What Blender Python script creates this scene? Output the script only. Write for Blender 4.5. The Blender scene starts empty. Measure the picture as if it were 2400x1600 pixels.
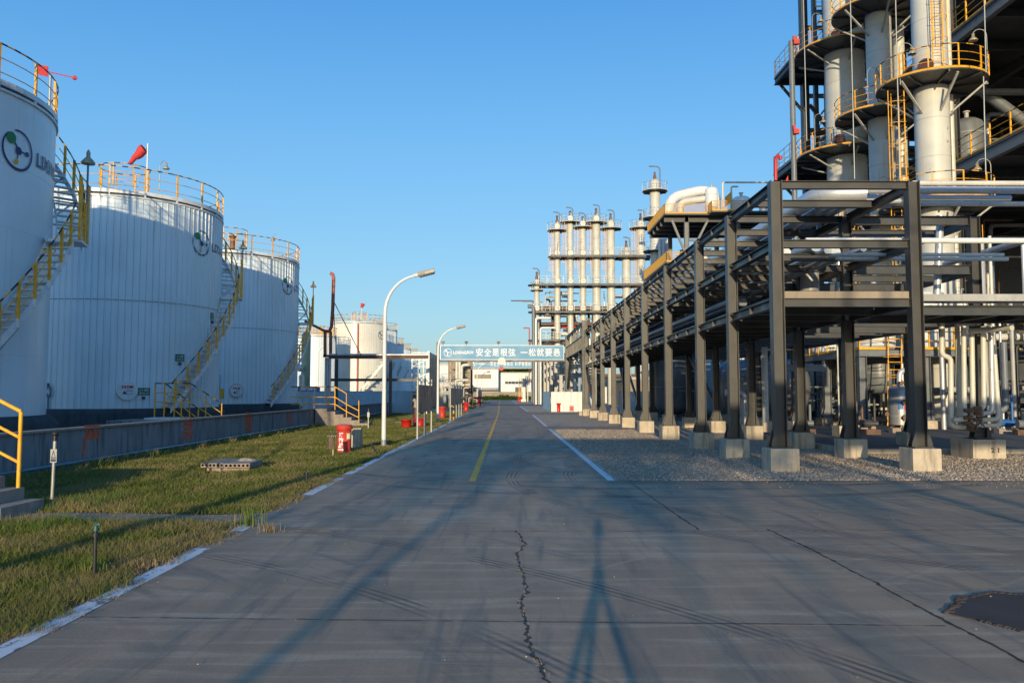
import bpy, math, random, mathutils
import numpy as np
from math import radians as rad, sin, cos, pi, atan2, sqrt, tan
R_ = random.Random(7)
V = mathutils.Vector
SC = bpy.context.scene
COL = SC.collection

# ---------------------------------------------------------------- camera, sky, sun, exposure
CAM_H = 1.7
FOC = 1900.0                      # focal length in pixels of the 2400 px wide photograph
YAW = math.atan(13 / 1900.0)
PITCH = rad(3.64)
cd = bpy.data.cameras.new("camera"); cam = bpy.data.objects.new("camera", cd); COL.objects.link(cam)
cd.sensor_width = 36.0; cd.lens = FOC / 2400 * 36
cd.clip_start = 0.05; cd.clip_end = 6000
cam.location = (0, 0, CAM_H)
cam.rotation_euler = (rad(90) + PITCH, 0, -YAW)
SC.camera = cam
SC.render.resolution_x = 1024; SC.render.resolution_y = 682

SUN_EL = 8.8; SUN_AZ = 6.4        # elevation; shadows run this far to the right of the road
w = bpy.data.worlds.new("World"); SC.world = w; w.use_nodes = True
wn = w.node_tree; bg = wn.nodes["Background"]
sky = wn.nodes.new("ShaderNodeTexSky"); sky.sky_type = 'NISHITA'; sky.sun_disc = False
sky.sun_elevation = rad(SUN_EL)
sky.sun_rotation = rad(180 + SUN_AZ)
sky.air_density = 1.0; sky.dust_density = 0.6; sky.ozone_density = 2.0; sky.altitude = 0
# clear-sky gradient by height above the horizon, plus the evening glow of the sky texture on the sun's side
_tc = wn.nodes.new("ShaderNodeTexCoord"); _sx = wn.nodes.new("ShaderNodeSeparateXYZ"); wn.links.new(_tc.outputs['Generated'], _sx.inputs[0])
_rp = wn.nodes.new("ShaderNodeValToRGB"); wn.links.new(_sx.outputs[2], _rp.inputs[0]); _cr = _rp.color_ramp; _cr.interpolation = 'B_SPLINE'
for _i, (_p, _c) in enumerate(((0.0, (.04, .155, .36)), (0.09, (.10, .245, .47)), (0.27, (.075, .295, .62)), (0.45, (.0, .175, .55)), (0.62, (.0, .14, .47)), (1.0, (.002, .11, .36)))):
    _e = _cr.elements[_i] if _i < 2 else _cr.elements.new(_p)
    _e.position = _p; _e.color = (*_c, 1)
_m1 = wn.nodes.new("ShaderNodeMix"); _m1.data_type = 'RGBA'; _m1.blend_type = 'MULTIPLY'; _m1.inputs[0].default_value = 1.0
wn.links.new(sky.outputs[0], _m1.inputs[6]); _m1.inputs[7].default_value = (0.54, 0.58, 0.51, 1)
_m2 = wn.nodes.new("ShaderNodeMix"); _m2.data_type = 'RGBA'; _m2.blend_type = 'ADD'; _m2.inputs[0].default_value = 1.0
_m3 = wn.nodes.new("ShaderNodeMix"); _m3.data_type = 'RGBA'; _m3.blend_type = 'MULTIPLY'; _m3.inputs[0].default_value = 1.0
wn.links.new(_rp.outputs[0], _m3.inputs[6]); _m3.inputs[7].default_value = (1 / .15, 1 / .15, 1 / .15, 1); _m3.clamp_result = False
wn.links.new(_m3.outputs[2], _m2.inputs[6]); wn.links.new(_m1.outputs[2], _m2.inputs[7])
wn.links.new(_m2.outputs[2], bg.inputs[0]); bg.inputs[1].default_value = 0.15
ld = bpy.data.lights.new("sun", 'SUN'); sun = bpy.data.objects.new("sun", ld); COL.objects.link(sun)
ld.energy = 4.3; ld.angle = rad(0.55); ld.color = (1.0, 0.82, 0.53)
sd = V((sin(rad(SUN_AZ)) * cos(rad(SUN_EL)), cos(rad(SUN_AZ)) * cos(rad(SUN_EL)), -sin(rad(SUN_EL))))
sun.rotation_euler = sd.to_track_quat('-Z', 'Y').to_euler()
SC.view_settings.view_transform = 'Standard'; SC.view_settings.look = 'None'
SC.view_settings.gamma = 1; SC.view_settings.exposure = 0.0
SC.render.engine = 'CYCLES'
SC.cycles.max_bounces = 6; SC.cycles.diffuse_bounces = 3; SC.cycles.glossy_bounces = 3
SC.cycles.transparent_max_bounces = 4

# ---------------------------------------------------------------- pixel of the photograph -> point of the place
_F = V((sin(YAW) * cos(PITCH), cos(YAW) * cos(PITCH), sin(PITCH)))
_Rt = V((cos(YAW), -sin(YAW), 0))
_U = V((-sin(YAW) * sin(PITCH), -cos(YAW) * sin(PITCH), cos(PITCH)))
def ray(u, v): return _F + _Rt * ((u - 1200) / FOC) + _U * ((800 - v) / FOC)
def at(u, v, Y):
    r = ray(u, v); return V((0, 0, CAM_H)) + r * (Y / r.y)
def gd(u, v, z=0.0):
    r = ray(u, v); return V((0, 0, CAM_H)) + r * ((z - CAM_H) / r.z)

# ---------------------------------------------------------------- materials
class NT:
    def __init__(s, name):
        s.m = bpy.data.materials.new(name); s.m.use_nodes = True
        s.t = s.m.node_tree; s.b = s.t.nodes["Principled BSDF"]
        s._geo = None; s._tc = None
    def N(s, ty, **k):
        n = s.t.nodes.new(ty)
        for a, v in k.items(): setattr(n, a, v)
        return n
    def L(s, a, b): s.t.links.new(a, b)
    def pos(s):
        if not s._geo: s._geo = s.N('ShaderNodeNewGeometry')
        return s._geo.outputs['Position']
    def obj(s):
        if not s._tc: s._tc = s.N('ShaderNodeTexCoord')
        return s._tc.outputs['Object']
    def mapv(s, vec, scale=(1, 1, 1), rot=(0, 0, 0), loc=(0, 0, 0)):
        n = s.N('ShaderNodeMapping'); s.L(vec, n.inputs[0])
        n.inputs['Scale'].default_value = scale; n.inputs['Rotation'].default_value = rot; n.inputs['Location'].default_value = loc
        return n.outputs[0]
    def noise(s, vec, scale, detail=4, rough=0.55, dist=0.0):
        n = s.N('ShaderNodeTexNoise'); s.L(vec, n.inputs['Vector'])
        n.inputs['Scale'].default_value = scale; n.inputs['Detail'].default_value = detail
        n.inputs['Roughness'].default_value = rough; n.inputs['Distortion'].default_value = dist
        return n.outputs[0]
    def voro(s, vec, scale, feature='F1', out='Distance', rnd=1):
        n = s.N('ShaderNodeTexVoronoi'); n.feature = feature; s.L(vec, n.inputs['Vector'])
        n.inputs['Scale'].default_value = scale; n.inputs['Randomness'].default_value = rnd
        return n.outputs[out]
    def step(s, x, a, b, lo=0.0, hi=1.0):
        n = s.N('ShaderNodeMapRange'); n.interpolation_type = 'SMOOTHSTEP'; s.L(x, n.inputs[0])
        n.inputs[1].default_value = a; n.inputs[2].default_value = b
        n.inputs[3].default_value = lo; n.inputs[4].default_value = hi
        return n.outputs[0]
    def math(s, op, a, b=None):
        n = s.N('ShaderNodeMath'); n.operation = op
        for i, v in enumerate((a, b)):
            if v is None: continue
            if isinstance(v, (int, float)): n.inputs[i].default_value = v
            else: s.L(v, n.inputs[i])
        return n.outputs[0]
    def mix(s, f, a, b, mode='MIX'):
        n = s.N('ShaderNodeMix'); n.data_type = 'RGBA'; n.blend_type = mode
        for i, v in ((0, f), (6, a), (7, b)):
            if isinstance(v, (int, float)): n.inputs[i].default_value = v
            elif isinstance(v, tuple): n.inputs[i].default_value = (*v, 1)
            else: s.L(v, n.inputs[i])
        return n.outputs[2]
    def bump(s, h, strength=0.3, dist=0.02):
        n = s.N('ShaderNodeBump'); s.L(h, n.inputs['Height'])
        n.inputs['Strength'].default_value = strength; n.inputs['Distance'].default_value = dist
        s.L(n.outputs[0], s.b.inputs['Normal'])
    def out(s, col, rough=0.6, metal=0.0, spec=0.5):
        for k, v in (('Base Color', col), ('Roughness', rough), ('Metallic', metal), ('Specular IOR Level', spec)):
            if isinstance(v, (int, float)): s.b.inputs[k].default_value = v
            elif isinstance(v, tuple): s.b.inputs[k].default_value = (*v, 1)
            else: s.L(v, s.b.inputs[k])
        return s.m

def paint(name, c, rough=0.45, metal=0.0, var=0.18, sc=3.0, rust=0.0, streak=True):
    n = NT(name); p = n.pos()
    v = n.noise(p, sc, 5, 0.6)
    dark = tuple(x * (1 - var) for x in c); lite = tuple(min(1, x * (1 + var * 0.6)) for x in c)
    col = n.mix(n.step(v, 0.3, 0.7), dark, lite)
    if streak:
        st = n.noise(n.mapv(p, (6, 6, 0.35)), 1.3, 4, 0.6)
        col = n.mix(n.step(st, 0.52, 0.8, 0, 0.55), col, tuple(x * 0.62 + 0.01 for x in c))
    if rust:
        rn = n.noise(p, sc * 2.6, 6, 0.7)
        col = n.mix(n.step(rn, 0.66 - rust * 0.2, 0.72 - rust * 0.2), col, (0.16, 0.06, 0.025))
    n.bump(n.noise(p, 60, 2), 0.05, 0.004)
    return n.out(col, n.step(v, 0.3, 0.8, max(0.05, rough - 0.1), rough + 0.12), metal)

def tank_mat(name, c):
    # painted panels: horizontal joints, faint screw rows, dirt running down, stains low on the shell
    n = NT(name); p = n.pos(); o = n.obj()
    st = n.noise(n.mapv(o, (3.2, 3.2, 0.12)), 1.6, 6, 0.65)
    bl = n.noise(p, 0.35, 4, 0.5)
    col = n.mix(n.step(bl, 0.3, 0.7), tuple(x * 0.88 for x in c), c)
    col = n.mix(n.step(st, 0.5, 0.78, 0, 0.5), col, tuple(x * 0.66 for x in c))
    sx = n.N('ShaderNodeSeparateXYZ'); n.L(o, sx.inputs[0]); z = sx.outputs[2]
    low = n.step(n.math('ADD', z, n.math('MULTIPLY', n.noise(n.mapv(o, (5, 5, .6)), 1.0), 1.2)), 0.55, 1.1, 0.45, 0)
    col = n.mix(low, col, (0.16, 0.15, 0.13))
    topm = n.math('MULTIPLY', n.step(z, 5.5, 9.9), n.step(n.noise(n.mapv(o, (7, 7, 0.10)), 1.4, 4, 0.6), 0.60, 0.74, 0, 0.55))
    col = n.mix(topm, col, (0.36, 0.27, 0.19))
    sp = n.step(n.noise(p, 23, 2), 0.79, 0.82)
    col = n.mix(n.math('MULTIPLY', sp, 0.5), col, (0.10, 0.07, 0.05))
    n.bump(n.noise(p, 2.2, 3), 0.09, 0.05)
    return n.out(col, n.step(st, 0.4, 0.8, 0.3, 0.5), 0.0)

def conc_mat(name, c, stain=0.6, sc=2.0):
    n = NT(name); p = n.pos()
    a = n.noise(p, sc, 8, 0.65); b = n.noise(n.mapv(p, (7, 7, 0.7)), 1.0, 5, 0.6); f = n.noise(p, 45, 3)
    col = n.mix(n.step(a, 0.3, 0.72), tuple(x * 0.72 for x in c), c)
    col = n.mix(n.step(b, 0.47, 0.7, 0, stain), col, tuple(x * 0.33 for x in c))
    col = n.mix(n.step(f, 0.35, 0.7, 0, 0.3), col, tuple(x * 0.55 for x in c))
    n.bump(n.math('ADD', f, n.math('MULTIPLY', a, 2)), 0.3, 0.012)
    return n.out(col, 0.9, 0, 0.3)

M = {}
M['tank'] = tank_mat('white_cladding', (0.80, 0.89, 0.93))
M['joint'] = paint('cladding_joint', (0.42, 0.44, 0.45), 0.6, 0, 0.2, 2)
M['coverplate'] = paint('old_cover_plate', (0.075, 0.055, 0.045), 0.7, 0.2, 0.3, 3, 0.2)
M['teal'] = paint('dark_teal', (0.02, 0.10, 0.08), 0.5)
M['cream'] = tank_mat('cream_cladding', (0.80, 0.78, 0.70))
M['tower'] = paint('white_vessel_paint', (0.60, 0.59, 0.53), 0.42, 0, 0.10, 0.8, 0.10)
M['rimwhite'] = paint('white_steel', (0.75, 0.76, 0.76), 0.4, 0, 0.12)
M['roof'] = paint('dark_roof', (0.10, 0.10, 0.10), 0.8)
M['yellow'] = paint('yellow_paint', (0.92, 0.43, 0.02), 0.42, 0, 0.2, 5, 0.22)
M['orange'] = paint('orange_paint', (0.72, 0.36, 0.02), 0.5, 0, 0.15, 3)
M['black'] = paint('black_paint', (0.02, 0.02, 0.022), 0.5, 0, 0.1, 5, 0, False)
M['rack'] = paint('grey_rack_paint', (0.057, 0.053, 0.049), 0.45, 0.0, 0.16, 1.6, 0.04)
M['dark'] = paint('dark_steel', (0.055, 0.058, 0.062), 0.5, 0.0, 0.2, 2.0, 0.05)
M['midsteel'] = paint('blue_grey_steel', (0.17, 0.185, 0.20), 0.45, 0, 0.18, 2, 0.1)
M['lightsteel'] = paint('light_grey_steel', (0.42, 0.41, 0.38), 0.45, 0, 0.15, 2, 0.12)
M['galv'] = paint('galvanised_steel', (0.42, 0.42, 0.39), 0.45, 0.3, 0.12, 4, 0, False)
M['pipe'] = paint('silver_pipe_cladding', (0.60, 0.605, 0.61), 0.36, 0.35, 0.10, 1.4, 0.03)
M['pipecream'] = paint('cream_pipe', (0.66, 0.63, 0.55), 0.4, 0.0, 0.12, 1.5, 0.12)
M['rusty'] = paint('rusty_red_pipe', (0.50, 0.13, 0.08), 0.7, 0, 0.3, 5, 0.12)
M['rustbrown'] = paint('rusty_steel', (0.16, 0.09, 0.06), 0.75, 0, 0.35, 4, 0.5)
M['red'] = paint('red_paint', (0.55, 0.025, 0.015), 0.4, 0, 0.15, 6)
M['redworn'] = paint('worn_red_paint', (0.60, 0.05, 0.035), 0.55, 0, 0.22, 9)
M['redsock'] = paint('red_cloth', (0.62, 0.05, 0.05), 0.8, 0, 0.1, 6, 0, False)
M['blue'] = paint('blue_paint', (0.03, 0.14, 0.38), 0.45)
M['white'] = paint('white_paint', (0.78, 0.78, 0.76), 0.35, 0, 0.06, 3, 0.02)
M['banner'] = paint('banner_blue', (0.11, 0.31, 0.52), 0.55, 0, 0.10, 0.6, 0, False)
M['letter'] = paint('white_letter', (0.85, 0.85, 0.85), 0.5, 0, 0.03, 3, 0, False)
M['navy'] = paint('navy_print', (0.012, 0.035, 0.13), 0.4, 0, 0.1, 3, 0, False)
M['green'] = paint('green_print', (0.01, 0.22, 0.09), 0.4, 0, 0.1, 3, 0, False)
M['sgreen'] = paint('green_sign', (0.01, 0.14, 0.08), 0.4, 0, 0.1, 3, 0, False)
M['lampglass'] = paint('lamp_bowl', (0.42, 0.36, 0.24), 0.35, 0.2, 0.3, 9, 0.1, False)
M['bluefence'] = paint('blue_fence_sheet', (0.34, 0.52, 0.62), 0.5, 0, 0.1, 0.7)
M['whitefence'] = paint('white_fence_sheet', (0.74, 0.74, 0.72), 0.5, 0, 0.08, 0.7)
M['frp'] = paint('green_fibreglass', (0.36, 0.38, 0.22), 0.4, 0, 0.15, 1.2)
M['silver'] = paint('brushed_vessel', (0.30, 0.30, 0.31), 0.42, 0.35, 0.12, 1.0)
M['bin'] = paint('grey_board', (0.075, 0.08, 0.10), 0.45, 0.0, 0.12, 2)
M['wood'] = paint('stake_wood', (0.50, 0.38, 0.20), 0.8)
M['char'] = paint('maroon_board', (0.09, 0.03, 0.035), 0.6)
M['concrete'] = conc_mat('footing_concrete', (0.66, 0.55, 0.41), 0.85, 2.6)
M['dike'] = conc_mat('stained_dike_concrete', (0.31, 0.32, 0.33), 1.0, 0.9)
M['plinth'] = conc_mat('dark_plinth', (0.075, 0.085, 0.09), 0.5, 1.2)
M['slab'] = conc_mat('slab_concrete', (0.42, 0.35, 0.29), 0.4, 3)
M['endwall'] = conc_mat('weathered_wall', (0.42, 0.34, 0.25), 0.4, 0.5)
M['orangechar'] = paint('faded_orange_paint', (0.85, 0.13, 0.03), 0.85, 0, 0.3, 14, 0, False)
M['bluepipe'] = paint('blue_grey_pipe', (0.10, 0.20, 0.26), 0.4, 0, 0.2, 3)
M['facade'] = paint('white_facade', (0.74, 0.74, 0.72), 0.6, 0, 0.05, 0.2)
M['glass'] = paint('window_glass', (0.06, 0.07, 0.08), 0.15, 0, 0.3, 0.8, 0, False)
M['cap'] = paint('bare_galvanised_base', (0.30, 0.33, 0.36), 0.5, 0.2)
M['vented'] = paint('brown_valve', (0.22, 0.12, 0.07), 0.6, 0.2, 0.4, 20, 0.4)

def road_mat():
    n = NT('old_concrete_road'); p = n.pos()
    big = n.noise(p, 0.16, 5, 0.6); med = n.noise(n.mapv(p, (1.2, 0.35, 1)), 1.1, 6, 0.62, 0.4)
    fine = n.noise(p, 38, 4, 0.7); sweep = n.noise(n.mapv(p, (0.5, 6, 1), (0, 0, rad(8))), 0.9, 5, 0.6, 0.6)
    sw2 = n.noise(n.mapv(p, (4.5, 0.4, 1), (0, 0, rad(38))), 0.8, 5, 0.6, 0.8)
    c = n.mix(n.step(big, 0.32, 0.68), (0.345, 0.232, 0.143), (0.46, 0.305, 0.185))
    c = n.mix(n.step(med, 0.38, 0.7, 0, 0.55), c, (0.20, 0.168, 0.135))
    c = n.mix(n.step(sweep, 0.48, 0.68, 0, 0.55), c, (0.56, 0.42, 0.28))
    c = n.mix(n.step(sw2, 0.52, 0.68, 0, 0.6), c, (0.17, 0.145, 0.118))
    c = n.mix(n.step(fine, 0.4, 0.75, 0, 0.25), c, (0.10, 0.095, 0.09))
    # tyre marks: bands of thin parallel arcs left by turning lorries
    g = n.noise(p, 0.9, 3); geo = p
    for (cx, cy, r, wd, amt) in ((3.2, 23.0, 9.6, 0.34, .5), (3.2, 23.0, 8.5, 0.30, .45), (10.5, 16.5, 10.4, 0.35, .4),
                                 (10.5, 16.5, 9.2, 0.35, .4), (-9.5, -1.0, 13.2, 0.32, .35), (-9.5, -1.0, 11.6, 0.32, .35),
                                 (12.0, -3.0, 9.5, 0.35, .4), (12.0, -3.0, 7.7, 0.35, .35), (6.5, 21.5, 6.2, 0.28, .45), (3.0, 27.0, 11.5, 0.3, .4)):
        vm = n.N('ShaderNodeVectorMath'); vm.operation = 'DISTANCE'; n.L(geo, vm.inputs[0]); vm.inputs[1].default_value = (cx, cy, 0)
        d = n.math('ABSOLUTE', n.math('SUBTRACT', vm.outputs['Value'], r))
        band = n.step(d, wd * 0.55, wd * 0.25, 0, min(1.0, amt * 1.9))
        if band is None: continue
        rib = n.step(n.math('SINE', n.math('MULTIPLY', vm.outputs['Value'], 75.0)), -0.2, 0.5)
        f = n.math('MULTIPLY', n.math('MULTIPLY', band, rib), n.step(g, 0.36, 0.55))
        c = n.mix(f, c, (0.06, 0.055, 0.05))
    # wide sweeping streaks left by turning traffic
    for (cx, cy, lo, amt, col) in ((4.0, 25.0, 0.50, 0.55, (0.13, 0.112, 0.095)), (-13.0, -3.0, 0.52, 0.5, (0.13, 0.112, 0.095)), (13.0, -1.0, 0.55, 0.4, (0.58, 0.45, 0.31)), (4.0, 25.0, 0.56, 0.4, (0.60, 0.46, 0.32))):
        vm = n.N('ShaderNodeVectorMath'); vm.operation = 'DISTANCE'; n.L(geo, vm.inputs[0]); vm.inputs[1].default_value = (cx, cy, 0)
        cb = n.N('ShaderNodeCombineXYZ'); n.L(vm.outputs['Value'], cb.inputs[0]); cb.inputs[1].default_value = cx * 7; 
        av = n.N('ShaderNodeVectorMath'); av.operation = 'ADD'; n.L(cb.outputs[0], av.inputs[0]); n.L(n.mapv(p, (.10, .10, 0)), av.inputs[1])
        f = n.math('MULTIPLY', n.step(n.noise(av.outputs[0], 3.2, 5, 0.65), lo, lo + .14, 0, amt), n.step(n.noise(p, .33, 3, .5), 0.42, 0.6))
        c = n.mix(f, c, col)
    sp = n.step(n.noise(p, 9.0, 3, 0.5), 0.76, 0.79)
    c = n.mix(n.math('MULTIPLY', sp, 0.7), c, (0.42, 0.41, 0.39))
    oil = n.step(n.noise(p, 0.55, 3, 0.5), 0.64, 0.74, 0, 0.5)
    c = n.mix(oil, c, (0.085, 0.08, 0.078))
    n.bump(n.math('ADD', fine, n.math('MULTIPLY', med, 1.5)), 0.35, 0.008)
    return n.out(c, n.step(med, 0.3, 0.7, 0.62, 0.85), 0, 0.35)
M['road'] = road_mat()

def gravel_mat():
    n = NT('gravel'); p = n.pos()
    cell = n.voro(p, 26, 'F1', 'Color'); dist = n.voro(p, 26, 'F1', 'Distance')
    sx = n.N('ShaderNodeSeparateColor'); n.L(cell, sx.inputs[0])
    c = n.mix(sx.outputs[0], (0.42, 0.33, 0.25), (0.95, 0.80, 0.62))
    c = n.mix(n.step(sx.outputs[1], 0.6, 1.0, 0, 0.6), c, (0.60, 0.42, 0.28))
    c = n.mix(n.step(dist, 0.42, 0.8, 0, 0.8), c, (0.12, 0.10, 0.08))
    c = n.mix(n.step(n.noise(p, 0.35, 3), 0.4, 0.65, 0, 0.35), c, (0.50, 0.38, 0.27))
    n.bump(n.math('SUBTRACT', 1.0, dist), 1.0, 0.03)
    return n.out(c, 0.95, 0, 0.2)
M['gravel'] = gravel_mat()

def soil_mat(name, a, b):
    n = NT(name); p = n.pos()
    c = n.mix(n.step(n.noise(p, 1.3, 6, 0.65), 0.35, 0.65), a, b)
    c = n.mix(n.step(n.noise(p, 30, 3, 0.6), 0.45, 0.7, 0, 0.6), c, tuple(x * 0.4 for x in a))
    n.bump(n.noise(p, 22, 5, 0.7), 0.8, 0.03)
    return n.out(c, 1.0, 0, 0.1)
M['lawnsoil'] = soil_mat('lawn_soil', (0.060, 0.066, 0.024), (0.12, 0.095, 0.045))
M['dirt'] = soil_mat('bare_ground', (0.15, 0.13, 0.10), (0.21, 0.18, 0.14))
M['paving'] = conc_mat('dark_plant_paving', (0.16, 0.15, 0.135), 0.5, 1.0)

def leaf_mat(name, pal, patch=0.5):
    n = NT(name); p = n.pos()
    g = n.N('ShaderNodeNewGeometry'); r = g.outputs['Random Per Island']
    c = n.mix(r, pal[0], pal[1])
    c = n.mix(n.step(n.noise(p, patch, 4, 0.6), 0.42, 0.62), c, n.mix(r, pal[2], pal[3]))
    b = n.b; n.out(c, 0.6, 0, 0.25)
    tr = n.N('ShaderNodeBsdfTranslucent'); n.L(c, tr.inputs[0])
    mx = n.N('ShaderNodeMixShader'); mx.inputs[0].default_value = 0.3
    n.L(b.outputs[0], mx.inputs[1]); n.L(tr.outputs[0], mx.inputs[2])
    n.L(mx.outputs[0], n.t.nodes['Material Output'].inputs[0])
    return n.m
M['stone'] = leaf_mat('loose_stones', ((0.30, 0.24, 0.19), (0.80, 0.68, 0.54), (0.42, 0.30, 0.21), (0.68, 0.58, 0.46)), 0.5)
M['grass'] = leaf_mat('grass_blades', ((0.11, 0.15, 0.026), (0.21, 0.225, 0.05), (0.24, 0.205, 0.062), (0.38, 0.30, 0.13)), 0.7)
M['weed'] = leaf_mat('weed_blades', ((0.10, 0.18, 0.03), (0.20, 0.26, 0.06), (0.30, 0.24, 0.10), (0.42, 0.30, 0.14)), 2)
M['straw'] = leaf_mat('dry_grass', ((0.30, 0.22, 0.11), (0.45, 0.32, 0.17), (0.24, 0.17, 0.10), (0.36, 0.28, 0.16)), 2)
M['leaf'] = leaf_mat('tree_leaves', ((0.03, 0.07, 0.015), (0.06, 0.11, 0.02), (0.045, 0.09, 0.02), (0.09, 0.13, 0.03)), 0.3)
M['bark'] = paint('bark', (0.12, 0.09, 0.06), 0.9, 0, 0.3, 6)

# worn line paint: the paint is missing in patches, the concrete shows
def line_mat(name, c, wear):
    n = NT(name); p = n.pos()
    a = n.noise(n.mapv(p, (3, 1.0, 1)), 3.0, 6, 0.7); f = n.noise(p, 40, 3, 0.6)
    m = n.step(n.math('ADD', a, n.math('MULTIPLY', f, 0.25)), wear, wear + 0.12)
    return n.out(n.mix(m, c, (0.15, 0.135, 0.12)), 0.7, 0, 0.3)
M['whiteline'] = line_mat('white_line_paint', (0.72, 0.72, 0.70), 0.72)
M['wornline'] = line_mat('worn_white_line_paint', (0.66, 0.67, 0.67), 0.64)
M['yellowline'] = line_mat('yellow_line_paint', (0.92, 0.45, 0.045), 0.70)

# ---------------------------------------------------------------- mesh builder
SPLIT = set('cross_beam longitudinal_beam outrigger_beam bracket brace footing beam column post railing floor_beam deck_beam deck floor support saddle support_legs walkway lamp_stem camera_housing handrail guy_rope roof_platform_rail base_sleeve broken_edge stringer pole'.split())
class MB:
    def __init__(s): s.v = []; s.f = []; s.mi = []; s.sm = []; s.cur = 0
    def add(s, verts, faces, smooth=False):
        o = len(s.v); s.v.extend([tuple(x) for x in verts])
        for f in faces: s.f.append([i + o for i in f]); s.mi.append(s.cur); s.sm.append(smooth)
    def box(s, c, size, rz=0.0):
        x, y, z = (a / 2 for a in size); cz, sz = cos(rz), sin(rz)
        vs = []
        for k in (-1, 1):
            for (i, j) in ((-1, -1), (1, -1), (1, 1), (-1, 1)):
                a, b = i * x, j * y
                vs.append((c[0] + a * cz - b * sz, c[1] + a * sz + b * cz, c[2] + k * z))
        s.add(vs, [(3, 2, 1, 0), (4, 5, 6, 7), (0, 1, 5, 4), (1, 2, 6, 5), (2, 3, 7, 6), (3, 0, 4, 7)])
    def bb(s, x0, x1, y0, y1, z0, z1): s.box(((x0 + x1) / 2, (y0 + y1) / 2, (z0 + z1) / 2), (x1 - x0, y1 - y0, z1 - z0))
    def frame(s, p0, p1, up=(0, 0, 1)):
        d = (V(p1) - V(p0)).normalized(); u = V(up)
        if abs(d.dot(u)) > 0.98: u = V((0, 1, 0)) if abs(d.y) < 0.9 else V((1, 0, 0))
        x = d.cross(u).normalized(); y = x.cross(d).normalized()
        return d, x, y
    def ext(s, p0, p1, prof, up=(0, 0, 1), smooth=False):
        d, x, y = s.frame(p0, p1, up); n = len(prof)
        vs = [V(p0) + x * a + y * b for a, b in prof] + [V(p1) + x * a + y * b for a, b in prof]
        fs = [(i, (i + 1) % n, n + (i + 1) % n, n + i) for i in range(n)]
        s.add(vs, fs, smooth); s.add(vs, [tuple(range(n - 1, -1, -1)), tuple(range(n, 2 * n))])
    def beam(s, p0, p1, w, h, up=(0, 0, 1)):
        s.ext(p0, p1, [(-w / 2, -h / 2), (w / 2, -h / 2), (w / 2, h / 2), (-w / 2, h / 2)], up)
    def ibeam(s, p0, p1, w, h, t=0.014, up=(0, 0, 1)):
        a, b, k = w / 2, h / 2, t / 2
        s.ext(p0, p1, [(-a, -b), (a, -b), (a, -b + t), (k, -b + t), (k, b - t), (a, b - t), (a, b), (-a, b), (-a, b - t), (-k, b - t), (-k, -b + t), (-a, -b + t)], up)
    def cyl(s, p0, p1, r0, r1=None, n=12, caps=True):
        r1 = r0 if r1 is None else r1
        d, x, y = s.frame(p0, p1)
        vs = []
        for p, r in ((V(p0), r0), (V(p1), r1)):
            for i in range(n):
                a = 2 * pi * i / n; vs.append(p + x * (r * cos(a)) + y * (r * sin(a)))
        s.add(vs, [(i, (i + 1) % n, n + (i + 1) % n, n + i) for i in range(n)], n > 5)
        if caps: s.add(vs, [tuple(range(n - 1, -1, -1)), tuple(range(n, 2 * n))])
    def tube(s, pts, r, n=8, closed=False, caps=True):
        P = [V(p) for p in pts]; m = len(P); rings = []
        x = None
        rr = r if isinstance(r, (list, tuple)) else [r] * m
        for i in range(m):
            if closed: d = (P[(i + 1) % m] - P[i - 1]).normalized()
            elif i == 0: d = (P[1] - P[0]).normalized()
            elif i == m - 1: d = (P[-1] - P[-2]).normalized()
            else:
                d = ((P[i + 1] - P[i]).normalized() + (P[i] - P[i - 1]).normalized())
                d = d.normalized() if d.length > 1e-6 else (P[i + 1] - P[i]).normalized()
            if x is None:
                u = V((0, 0, 1)) if abs(d.z) < 0.9 else V((1, 0, 0)); x = d.cross(u).normalized()
            else:
                x = (x - d * x.dot(d)); x = x.normalized() if x.length > 1e-6 else d.orthogonal().normalized()
            y = x.cross(d)
            rings.append([P[i] + x * (rr[i] * cos(2 * pi * k / n)) + y * (rr[i] * sin(2 * pi * k / n)) for k in range(n)])
        vs = [v for rg in rings for v in rg]; fs = []
        for i in range(m if closed else m - 1):
            j = (i + 1) % m
            for k in range(n): fs.append((i * n + k, i * n + (k + 1) % n, j * n + (k + 1) % n, j * n + k))
        s.add(vs, fs, True)
        if caps and not closed:
            s.add(rings[0], [tuple(range(n - 1, -1, -1))]); s.add(rings[-1], [tuple(range(n))])
    def lathe(s, c, prof, n=32, a0=0.0, a1=2 * pi, smooth=True, close=True):
        full = abs(a1 - a0 - 2 * pi) < 1e-6; k = n if full else n + 1; vs = []
        for (r, z) in prof:
            for i in range(k):
                a = a0 + (a1 - a0) * i / n; vs.append((c[0] + r * cos(a), c[1] + r * sin(a), c[2] + z))
        fs = []
        for j in range(len(prof) - 1):
            for i in range(n):
                i2 = (i + 1) % k if full else i + 1
                fs.append((j * k + i, j * k + i2, (j + 1) * k + i2, (j + 1) * k + i))
        s.add(vs, fs, smooth)
        if full and close:
            if prof[0][0] > 1e-4: s.add(vs[:k], [tuple(range(k - 1, -1, -1))])
            if prof[-1][0] > 1e-4: s.add(vs[-k:], [tuple(range(k))])
    def disc(s, c, r, thick, n=32, ax=(0, 0, 1)):
        a = V(ax).normalized(); s.cyl(V(c) - a * thick / 2, V(c) + a * thick / 2, r, r, n)
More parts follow.
